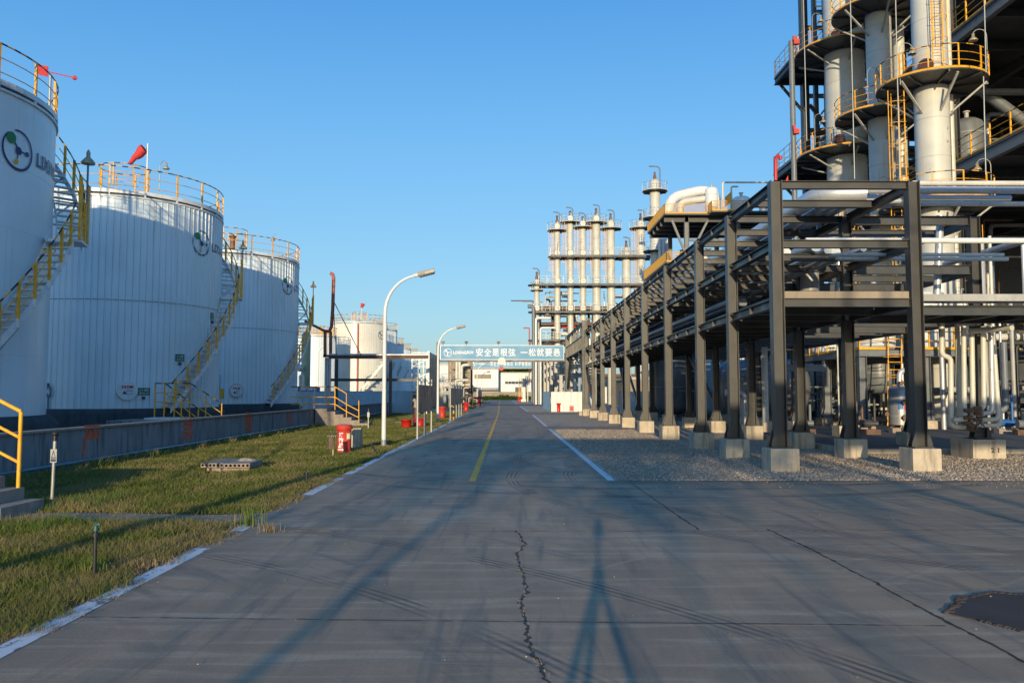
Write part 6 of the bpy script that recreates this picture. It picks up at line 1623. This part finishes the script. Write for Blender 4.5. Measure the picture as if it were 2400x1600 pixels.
# ================================================================ MIDDLE DISTANCE STRUCTURE WITH ORANGE RAILINGS
def slat_rail(mb, a, b, h=1.15, gap=.11):
    a, b = V(a), V(b); L = (b - a).length; n = int(L / gap)
    for i in range(n + 1): p = a.lerp(b, i / n); mb.beam(p, p + V((0, 0, h)), .035, .035)
    mb.beam(a + V((0, 0, h)), b + V((0, 0, h)), .05, .05); mb.beam(a + V((0, 0, .08)), b + V((0, 0, .08)), .03, .16)
s = thing('process_structure', 'tall steel structure with orange railed decks above the middle of the rack', 'process structure', (24, 98, 0))
for (z, y0, y1, x1_) in ((22.4, 92.5, 104, 40), (16.7, 92, 107, 30)):
    mb = MB(); mb.bb(18.3, x1_, y0, y1, z - .15, z); mb.build('deck', 'dark', s)
    mb = MB()
    for k in range(5): mb.ibeam((18.4, y0 + 1 + k * 2.4, z - .5), (x1_, y0 + 1 + k * 2.4, z - .5), .3, .6, .03)
    mb.build('deck_beam', 'dark', s)
    mb = MB(); slat_rail(mb, (18.3, y0, z), (18.3, y1, z)); slat_rail(mb, (18.3, y0, z), (23.2 if z > 20 else 21, y0, z)); 
    if z > 20: slat_rail(mb, (23.4, 91, z), (28, 91, z)); slat_rail(mb, (23.4, 91, z), (23.4, 92.5, z)); slat_rail(mb, (25.6, 91, z + 1), (25.6, 93.5, z + 1))
    mb.build('railing', 'orange', s)
mb = MB(); mb.bb(23.4, 40, 91, 92.49, 22.25, 22.4); mb.build('deck', 'dark', s)
mb = MB()
for x in (21, 27, 33):
    for y in (93.5, 103): mb.ibeam((x, y, 0), (x, y, 22.2), .5, .5, .03, (1, 0, 0))
mb.build('column', 'midsteel', s)
mb = MB(); mb.beam((21, 93.5, 17), (23.5, 93.5, 21.8), .25, .25); mb.beam((21.2, 93.4, 17), (19.3, 93.4, 21.8), .25, .25)
for z in (9, 12.5, 19.5): mb.beam((21.3, 93.5, z), (33, 93.5, z), .25, .3)
mb.build('brace', 'midsteel', s)
run('pipe', [(19.2, 95.5, 22.4), (19.6, 95.5, 25.0), (23.5, 95.5, 25.9), (25, 95.5, 25.4), (25, 95.5, 22.4)], .62, 'white', 'huge white insulated elbow pipe on the orange railed deck', rings=0)
run('pipe', [(20.4, 94, 22.4), (20.4, 94, 24.1), (24.4, 94, 24.6)], .42, 'pipecream', 'cream elbow pipe in front of the huge white one on the orange railed deck', rings=0)
vessel('white drum beside the huge elbow pipe on the orange railed deck', 24.0, 93.5, .75, 22.9, 25.4, 'white')
vessel('white domed vessel on the right of the orange railed deck', 28.5, 97, 1.3, 22.8, 24.9, 'white')
vessel('second white domed vessel farther right on the orange railed deck', 31.8, 97, 1.1, 22.8, 24.2, 'white')
for k, (z, x1_) in enumerate(((26.2, 40), (25.7, 27))):
    run('pipe', [(25.2 + k, 93, 22.4), (25.2 + k, 93, z), (x1_, 93, z)], .11, 'pipecream', ['upper', 'lower'][k] + ' thin white pipe above the orange railed deck', rings=0, n=8)
G = 'pipes below the orange railed deck'
for i in range(22):
    x = rr.uniform(19, 30); y = rr.uniform(94, 103); z = rr.uniform(8, 20); run('process_pipe', [(x, y, z - 5), (x, y, z), (x + rr.uniform(1, 6), y, z)], rr.choice((.1, .15, .25)), rr.choice(['pipe', 'pipecream', 'white']), 'pipe below the orange railed deck', group=G, rings=0, n=8)
vessel('wide cream tank below the orange railed deck', 24.5, 97.5, 2.0, 10, 17.8, 'cream')

# ================================================================ ROW OF SLIM TOWERS FAR BEHIND
TY = 123.0
FT = [(1278, 522, 14, 531), (1307, 511, 14, 512), (1338, 525, 14, 523.5), (1367.5, 530, 14, 530), (1399.6, 504, 18.5, 512), (1434, 517, 19, 524), (1505, 517, 19, 524), (1470.5, 582, 19, None), (1258.5, 655, 13, None)]
order = ['second from the left', 'third from the left', 'fourth from the left', None, 'fifth from the left, the tallest of the slim ones', 'sixth from the left, one of the thick ones', 'eighth from the left', 'seventh from the left, the short thick one', 'first from the left, the shortest']
CT = [(1278.3, 523, 14.3, 538), (1307.4, 513, 14.0, 521), (1338, 527, 14.3, 535), (1367.6, 526, 14.3, 535)]
specs = [(1258.5, 656, 12.5, None, 'leftmost and shortest of the far slim white towers'),
         (1307 , 524, 14.3, 541, 'second of the far slim white towers from the left'),
         (1338 - .0, 513, 14.0, 522, 'third of the far slim white towers from the left'),
         (1367.6, 526, 14.3, 534, 'fourth of the far slim white towers from the left'),
         (1399.6, 507, 18.8, 523, 'fifth of the far slim white towers from the left, the tallest slim one'),
         (1434, 519, 19, 537, 'sixth of the far slim white towers from the left'),
         (1470.5, 583, 19.5, None, 'seventh of the far slim white towers from the left, ending lower'),
         (1505, 519, 20, 536, 'eighth of the far slim white towers from the left')]
for (u, vt, wpx, vp_, lab) in specs:
    x = X(u, TY); r = wpx / 2 * TY / 1900; z1 = Zy(vt, TY, u)
    pl = [(Zy(vp_, TY, u), r + 1.05, 0, 360, 0, 0)] if vp_ else [(z1 - 1.6, r + .6, 0, 360, 0, 0)]
    t = tower(lab, x, TY, r, z1 - r * .3, pl, 'column_tower', 2.4, 'tower', 20, 'far slim white towers', rk_='pipecream')
    mb = MB(); mb.cyl((x, TY, z1), (x, TY, z1 + 1.0), .28, .12, 10); mb.sphere((x, TY, z1 + 1.1), .2, 8); mb.build('relief_valve', 'vented', t)
    mb = MB(); a = V((x + r * .9, TY, z1 - 1)); mb.tube([a, a + V((0, 0, 2.3)), a + V((-.12, 0, 2.6)), a + V((-.4, 0, 2.75)), a + V((-1.0, 0, 2.78))], .09, 8); mb.build('vent_pipe', 'midsteel', t)
    mb = MB()
    for lv in (731, 668, 602):
        zz = Zy(lv, TY, u) + .55
        if zz < z1 - .8: mb.disc((x, TY - r - .02, zz), .42, .12, 16, (0, 1, 0))
    zz = (pl[0][0]) + .6
    mb.disc((x, TY - r - .02, zz), .40, .12, 16, (0, 1, 0))
    mb.build('manway', 'pipecream', t)
    if vp_:
        z0 = pl[0][0]; cage_ladder(t, x, TY, 200, z0 - 8 if u < 1460 else z0 - 15, z0, r)
s = thing('tower_gallery', 'steel galleries with railings linking the far slim white towers', 'gallery', (14, TY, 0))
for v, u0, u1 in ((602, 1290, 1530), (668, 1262, 1510), (731, 1250, 1440), (797, 1262, 1312)):
    z = Zy(v, TY, 1380); x0, x1_ = X(u0, TY), X(u1, TY)
    mb = MB(); mb.bb(x0, x1_, TY - 1.75, TY - 1.45 + .3, z - .3, z); mb.bb(x0, x1_, TY + 1.2, TY + 1.6, z - .3, z)
    for (u, vt, wpx, vp_, lab) in specs:
        if u0 - 12 <= u <= u1 + 12: mb.lathe((X(u, TY), TY, z), [(wpx / 2 * TY / 1900 + .1, -.15), (wpx / 2 * TY / 1900 + .95, -.15), (wpx / 2 * TY / 1900 + .95, .02)], 18, smooth=False, close=False)
    mb.build('walkway', 'dark', s)
    mb = MB(); line_rail(mb, (x0, TY - 1.75, z), (x1_, TY - 1.75, z), 1.15, 1.2, 2, False, .04, .06, (0, 0)); line_rail(mb, (x0, TY + 1.5, z), (x1_, TY + 1.5, z), 1.15, 1.6, 1, False, .035, .05, (0, 0)); mb.build('railing', ['pipecream', 'pipecream'], s)
    mb = MB()
    for k in range(int((x1_ - x0) / 3.4)): a = V((x0 + 1 + 3.4 * k, TY - 1.7, z)); mb.tube([a, a + V((0, 0, 2.2)), a + V((.25, 0, 2.5)), a + V((.5, 0, 2.3))], .03, 5)
    mb.build('lamp_stem', 'galv', s)
s = thing('steel_structure', 'rusty steel frame full of pipes behind the far slim towers', 'steel structure', (12, 127, 0))
mb = MB(); xs = [X(u, 127) for u in (1262, 1300, 1345, 1390, 1440, 1490)]
for x in xs:
    for y in (126.5, 133): mb.ibeam((x, y, 0), (x, y, 15.2 if x < xs[-1] else 18), .35, .35, .03, (1, 0, 0))
mb.build('column', 'rustbrown', s)
mb = MB()
for z in (4.5, 9.6, 12.6, 15.1):
    for y in (126.5, 133): mb.beam((xs[0], y, z), (xs[-1], y, z), .25, .35)
    mb.bb(xs[0], xs[-1], 126.6, 132.9, z - .3, z - .2)
mb.build('floor', 'rustbrown', s)
mb = MB()
for a, b in zip(xs[:-1], xs[1:]): mb.beam((a, 133.2, 4.5), (b, 133.2, 9.6), .2, .2)
mb.build('brace', 'dark', s)
G = 'pipes and drums behind the far slim towers'
for i in range(60):
    x = rr.uniform(xs[0] - 1.5, xs[-1]); y = rr.uniform(125.2, 132); z = rr.choice((4.5, 9.6, 9.6, 12.6, 15.1, 15.1)); h = rr.uniform(.8, 2.8)
    run('process_pipe', [(x, y, z - 1.5), (x, y, z + h), (x + rr.uniform(.6, 4) * rr.choice((-1, 1)), y, z + h)], rr.choice((.07, .1, .16, .22)), rr.choice(['pipe', 'pipecream', 'white', 'red', 'rustbrown', 'dark', 'pipe']), 'pipe in the rusty frame behind the far slim towers', group=G, rings=0, n=6)
for i, u in enumerate((1251, 1256, 1267, 1348)):
    x = X(u, 121); run('riser_pipe', [(x, 121, 0), (x, 121, Zy((718, 745, 768, 775)[i], 121, u)), (x - .9 if i == 0 else x + 2.2, 121, Zy((718, 745, 768, 775)[i], 121, u))], (.28, .2, .16, .2)[i], ['midsteel', 'white', 'white', 'white'][i], 'pipe rising before the far slim towers, ' + ['grey hooked one at the far left', 'second from the left', 'third from the left', 'one beside the girder bridge'][i], rings=0, n=8)
# the fatter tower beside the orange railed structure
t = tower('fat white tower with a hooked vent, tallest of the far group', X(1540, 112), 112, .72, Zy(428, 112, 1540), [(Zy(449, 112, 1540), 1.75, 0, 360, 0, 0), (Zy(512, 112, 1540), 1.75, 0, 360, 0, 0), (Zy(590, 112, 1540), 1.75, 0, 360, 0, 0)], 'column_tower', 2.4, 'tower', 24, 'far slim white towers', rk_='pipecream')
x = X(1540, 112); z1 = Zy(424, 112, 1540); mb = MB(); mb.cyl((x, 112, z1), (x, 112, z1 + 1.3), .3, .1, 10); mb.build('relief_valve', 'vented', t)
mb = MB(); a = V((x + .65, 111.6, z1 - 1)); mb.tube([a, a + V((0, 0, 2.5)), a + V((-.15, 0, 2.8)), a + V((-.5, 0, 2.95)), a + V((-1.5, 0, 2.97))], .1, 8); mb.build('vent_pipe', 'midsteel', t)
for k, (u, r_) in enumerate(((1560, .35), (1569, .3), (1551, .25))): run('riser_pipe', [(X(u, 108), 108, 6), (X(u, 108), 108, Zy(560, 108, u))], r_, 'pipe', 'vertical pipe under the fat far tower, ' + ['thick', 'right-hand', 'left-hand'][k], rings=0)

# ================================================================ END OF THE ROAD
s = thing('boundary_wall', 'low weathered tan wall closing the end of the road', 'wall', (2, 205, 0)); mb = MB(); mb.bb(-30, 30, 205, 205.3, 0, 1.95); mb.bb(-30, 30, 204.95, 205.35, 1.95, 2.02); mb.build('wall', 'endwall', s)
def hedge(name, x0, x1, y0, y1, h, n, label, cat, mat='leaf', lf=.16, seed=1, z0=0, kind=None):
    rng = np.random.default_rng(seed); c = np.stack([rng.uniform(x0, x1, n), rng.uniform(y0, y1, n), z0 + h * rng.beta(2, 1.4, n) * (0.75 + .25 * np.sin(rng.uniform(x0, x1, n)))], 1)
    d = rng.normal(0, lf, (n, 3, 3)); v = (c[:, None, :] + d).reshape(-1, 3); v[:, 2] = np.maximum(v[:, 2], 0)
    me = bpy.data.meshes.new(name); me.from_pydata(v.tolist(), [], np.arange(3 * n).reshape(-1, 3).tolist()); me.materials.append(M[mat]); o = bpy.data.objects.new(name, me); COL.objects.link(o); recentre(o)
    if kind: o['kind'] = kind
    else: tag(o, label, cat)
    return o
hedge('hedge', -6, 13, 203, 204.6, 1.0, 5000, 'low green hedge at the foot of the wall at the end of the road', 'hedge', lf=.13)
hedge('bush', -1.8, .6, 202.2, 203.2, 1.6, 900, 'round green bush in the middle of the hedge at the end of the road', 'bush', lf=.13, seed=3)
def building(label, x0, x1, y0, y1, h, mat='facade', roof='lightsteel', door=None, strip=None, name='warehouse'):
    s = thing(name, label, 'building', ((x0 + x1) / 2, y0, 0)); mb = MB(); mb.bb(x0, x1, y0, y1, 0, h); mb.build('wall', mat, s)
    mb = MB(); mb.bb(x0 - .2, x1 + .2, y0 - .2, y1 + .2, h, h + .3); mb.build('roof', roof, s)
    if door:
        mb = MB(); mb.bb(door[0], door[1], y0 - .06, y0 - .003, door[2], door[3]); mb.build('door', 'black', s)  # black panel stands for the dark inside of the open doorway
        mb = MB(); mb.bb(door[0] - 2.6, door[0] - .1, y0 - .12, y0 - .004, door[2], door[3] + .2); mb.build('door_leaf', 'whitefence', s)
    if strip:
        mb = MB(); mb.bb(strip[0], strip[1], y0 - .05, y0 - .003, strip[2], strip[3]); wn_ = mb.build('window', 'glass', s)
        mb = MB(); k = strip[0]
        while k < strip[1]: mb.bb(k, k + .12, y0 - .10, y0 - .052, strip[2], strip[3]); k += 1.0
        mb.build('window_frame', 'lightsteel', wn_)
    return s
BY = 235
b1 = building('tall white hall left of centre at the end of the road, under the second banner', X(1100, BY), X(1168, BY), BY, BY + 40, Zy(858, BY, 1135))
mb = MB(); mb.bb(X(1112, BY), X(1151, BY), BY - .1, BY - .003, Zy(887, BY, 1130), Zy(877, BY, 1130)); mb.build('faded_sign', 'endwall', b1)
mb = MB(); mb.bb(X(1085, BY), X(1168, BY), BY - 2.4, BY, Zy(914, BY, 1130), Zy(908.5, BY, 1130)); mb.build('canopy', 'midsteel', b1)
building('long white hall with a window strip and an open dark door behind the end wall', X(1170, BY), X(1262, BY), BY + 6, BY + 40, Zy(874.5, BY + 6, 1200), strip=(X(1183, BY + 6), X(1240, BY + 6), Zy(899.5, BY + 6, 1200), Zy(893.5, BY + 6, 1200)), door=(X(1207.5, BY + 6), X(1222.5, BY + 6), 0.2, Zy(907, BY + 6, 1200)))
building('white building with cornice behind the left steel frame', X(1030, 190), X(1056, 190), 190, 210, Zy(856, 190, 1040), 'facade')
building('beige low building seen between the rack legs behind the white fence', X(1476, 102), X(1560, 102), 102, 115, Zy(889, 102, 1520), 'endwall')
building('blue-grey shed seen behind the rack legs', X(1556, 96), X(1700, 96), 96, 112, Zy(868, 96, 1620), 'bluefence')
building('tall pale shed wall far behind the rack', X(1400, 128), X(1480, 128), 136, 150, Zy(885, 136, 1440), 'whitefence')
# grey steel frames left of the road, far
def frame3(label, us, Y, zs, mat='lightsteel', dy=6, name='steel_structure'):
    s = thing(name, label, 'steel structure', (X(us[0], Y), Y, 0)); xs_ = [X(u, Y) for u in us]; mb = MB()
    for x in xs_:
        for y in (Y, Y + dy): mb.ibeam((x, y, 0), (x, y, zs[-1]), .5, .5, .04, (1, 0, 0))
    mb.build('column', mat, s); mb = MB()
    for z in zs[:-1]:
        for y in (Y, Y + dy): mb.beam((xs_[0], y, z), (xs_[-1], y, z), .3, .45)
        mb.bb(xs_[0], xs_[-1], Y + .3, Y + dy - .3, z - .1, z + .05)
    mb.build('floor', mat, s)
    mb = MB()
    for z in zs[:-1]: line_rail(mb, (xs_[0], Y, z + .2), (xs_[-1], Y, z + .2), 1.1, 1.2, 2, False, .04, .05, (0, 0))
    mb.build('railing', ['lightsteel', 'lightsteel'], s); return s
frame3('cream steel frame with pipes left of the road beyond the first banner', (1055, 1099), 112, [Zy(908, 112, 1080), Zy(893, 112, 1080), Zy(878, 112, 1080), Zy(861, 112, 1080), Zy(838, 112, 1080)], 'endwall')
frame3('lower steel frame beside the billboard, under the first banner', (1034, 1056), 98, [Zy(920, 98, 1045), Zy(902, 98, 1045), Zy(895, 98, 1045)], 'lightsteel', 5)
for i, (u, v) in enumerate(((1070, 838), (1077, 838), (1082, 855))): run('riser_pipe', [(X(u, 110), 110, 1), (X(u, 110), 110, Zy(v, 110, u)), ] + ([(X(1098, 110), 110, Zy(v, 110, u))] if i == 2 else []), .2, 'pipecream', 'cream pipe on the steel frame left of the road, ' + ['left', 'middle', 'elbowed right one'][i], rings=0, n=8)
G = 'pipes of the far left steel frames'
for i in range(30):
    Y = rr.uniform(98, 116); u = rr.uniform(1033, 1108); z = rr.uniform(.8, 4.2); x = X(u, Y); run('process_pipe', [(x, Y, 0), (x, Y, z), (x + rr.uniform(.5, 2), Y, z)], rr.choice((.06, .1, .15)), rr.choice(['pipecream', 'rustbrown', 'lightsteel', 'dark']), 'pipe among the far left steel frames', group=G, rings=0, n=6)
# ladder pillar right of the road, far
x = X(1228, 160); s = thing('ladder_pillar', 'cream concrete pillar with a yellow ladder right of the far road', 'pillar', (x, 160, 0)); mb = MB(); mb.bb(x - .3, x + .3, 160, 160.6, .5, Zy(876, 160, 1228)); mb.bb(x - .6, x + .6, 159.6, 160.9, 0, .5); mb.build('pillar', 'pipecream', s)
mb = MB(); mb.bb(x - 1.0, x - .92, 160, 160.05, .8, 5.5); mb.bb(x - .5, x - .42, 160, 160.05, .8, 5.5)
for k in range(16): mb.bb(x - .92, x - .5, 160, 160.04, 1 + .28 * k, 1.05 + .28 * k)
mb.build('ladder', 'yellow', s)
frame3('small pipe frame right of the far road behind the ladder pillar', (1231, 1262), 162, [Zy(890, 162, 1245), Zy(880, 162, 1245)], 'lightsteel', 4)
G = 'pipes of the small far right frame'
for i in range(12):
    u = rr.uniform(1232, 1262); x = X(u, 158); z = rr.uniform(1, 5.5); run('process_pipe', [(x, 158, 0), (x, 158, z), (x + 1, 158, z)], rr.choice((.08, .14)), rr.choice(['pipecream', 'rustbrown', 'lightsteel', 'dark']), 'pipe at the small far right frame', group=G, rings=0, n=6)

# ================================================================ TREES
def tree(x, y, h, cr, label, seed, n=9000, trunk=.22, lf=.16, base=.35, group=None, gaps=1.0):
    rr_ = random.Random(seed); t = thing('tree', label, 'tree', (x, y, 0), group); mb = MB()
    mb.tube([(x, y, 0), (x + .1, y, h * .25), (x - .05, y + .1, h * .5), (x, y, h * .85)], [trunk, trunk * .75, trunk * .5, .03], 8)
    cl = []
    for k in range(26):
        a = rr_.uniform(0, 2 * pi); z = h * rr_.uniform(base, .95); f = sin(pi * min(1, (z / h - base) / (1 - base) * .85 + .12)); r = cr * rr_.uniform(.35, 1) * max(.25, f)
        p = V((x + r * cos(a), y + r * sin(a), z)); cl.append((p, cr * rr_.uniform(.18, .36))); b = V((x, y, z * .8)); mb.tube([b, b.lerp(p, .5) + V((0, 0, .2)), p], [trunk * .3, trunk * .2, .02], 5)
    mb.build('trunk', 'bark', t)
    rng = np.random.default_rng(seed); k = rng.integers(0, len(cl), n); C = np.array([c[0][:] for c in cl])[k]; S = np.array([c[1] for c in cl])[k]
    c = C + rng.normal(0, 1, (n, 3)) * S[:, None] * np.array([1, 1, .7]); c[:, 2] = np.maximum(c[:, 2], h * base * .8)
    v = (c[:, None, :] + rng.normal(0, lf, (n, 3, 3))).reshape(-1, 3) - np.array([x, y, 0])
    me = bpy.data.meshes.new('crown'); me.from_pydata(v.tolist(), [], np.arange(3 * n).reshape(-1, 3).tolist()); me.materials.append(M['leaf']); o = bpy.data.objects.new('crown', me); COL.objects.link(o); o.parent = t
    return t
places = ['behind the left end of the tall hall', 'behind the middle of the long white hall', 'behind the right part of the long white hall', 'behind the right end of the long white hall', 'above the small far right frame', 'beyond the girder bridge', 'seen above the cream steel frame']
for i, (u, Y, h, cr) in enumerate(((1170, 282, 13, 5), (1190, 290, 14, 6), (1215, 286, 13.5, 6), (1240, 290, 14.5, 6), (1265, 284, 13, 5), (1290, 286, 13, 6), (1088, 286, 14.5, 4.5))):
    tree(X(u, Y), Y, h, cr, 'distant green tree ' + places[i], 50 + i, 5200, .25, .32, .15, 'trees beyond the end wall')
hedge('distant_trees', -420, -60, 420, 470, 9, 9000, '', '', lf=1.1, seed=8, kind='stuff'); hedge('distant_trees', 60, 420, 420, 470, 9, 9000, '', '', lf=1.1, seed=9, kind='stuff')

# ================================================================ BEHIND THE CAMERA (it casts the long evening shadows)
# tripod and camera
cx, cy = -.02, -.14; t = thing('camera_tripod', 'camera tripod standing on the concrete where the photograph was taken', 'tripod', (cx, cy, 0))
mb = MB(); ap = V((cx, cy, 1.22))
for a in (100, 212, 330): mb.tube([ap, V((cx + .62 * cos(rad(a)), cy + .62 * sin(rad(a)), 0.0))], [.034, .02], 8)
mb.cyl(ap - V((0, 0, .15)), ap + V((0, 0, .33)), .018); mb.build('legs', 'black', t)
mb = MB(); mb.box(ap + V((0, 0, .02)), (.10, .10, .09)); mb.box(ap + V((.0, 0, .36)), (.12, .09, .08)); mb.cyl(ap + V((0, 0, .33)), ap + V((.09, 0, .33)), .012); mb.build('head', 'black', t)
mb = MB(); mb.box((cx, cy, 1.69), (.085, .07, .12)); mb.build('camera_body', 'black', t)
# banner gantry behind
GY = -5.5
def band_z(zc): return zc + (17.9 - GY) * tan(rad(SUN_EL)) / cos(rad(SUN_AZ))
gz0, gz1 = band_z(.78), band_z(1.93)
gt = thing('banner_gantry', 'blue banner over the road behind the camera', 'banner', (0, GY, 0))
mb = MB(); mb.bb(-6.2, 11.5, GY - .06, GY + .06, gz0 + .12, gz1); mb.build('panel', 'banner', gt)
mb = MB(); mb.bb(-6.4, 11.7, GY - .12, GY + .12, gz0, gz0 + .118); mb.build('beam', 'dark', gt)
mb = MB()
for x in (-6.4, 11.6): mb.bb(x - .14, x + .14, GY - .14, GY + .14, 0, gz1 + .2)
mb.build('post', 'rack', gt)
# trees whose crowns dapple the road and the rack feet
for i, (x, y, h, cr) in enumerate(((-5.2, -20, 7.7, 2.4), (-1.6, -22, 7.5, 2.1), (1.4, -21, 7.6, 1.9))):
    tree(x, y, h, cr, 'tree behind the camera, ' + ['left of the road', 'over the road edge', 'right of the road'][i], 80 + i, (1300, 1300, 650)[i], .035, .11, .76, 'trees behind the camera')
for i, (x, y, h) in enumerate(((-3.45, -12, 9.0), (3.9, -15, 11.0), (4.75, -15, 11.0))):
    mb = MB(); mb.cyl((x, y, 0), (x, y, h), (.065, .13, .13)[i], .06, 10); mb.beam((x - .8, y, h - .5), (x + .8, y, h - .5), .08, .08); single(mb, 'utility_pole', 'slab', 'concrete utility pole behind the camera, ' + ['left', 'middle', 'right'][i], 'utility pole')
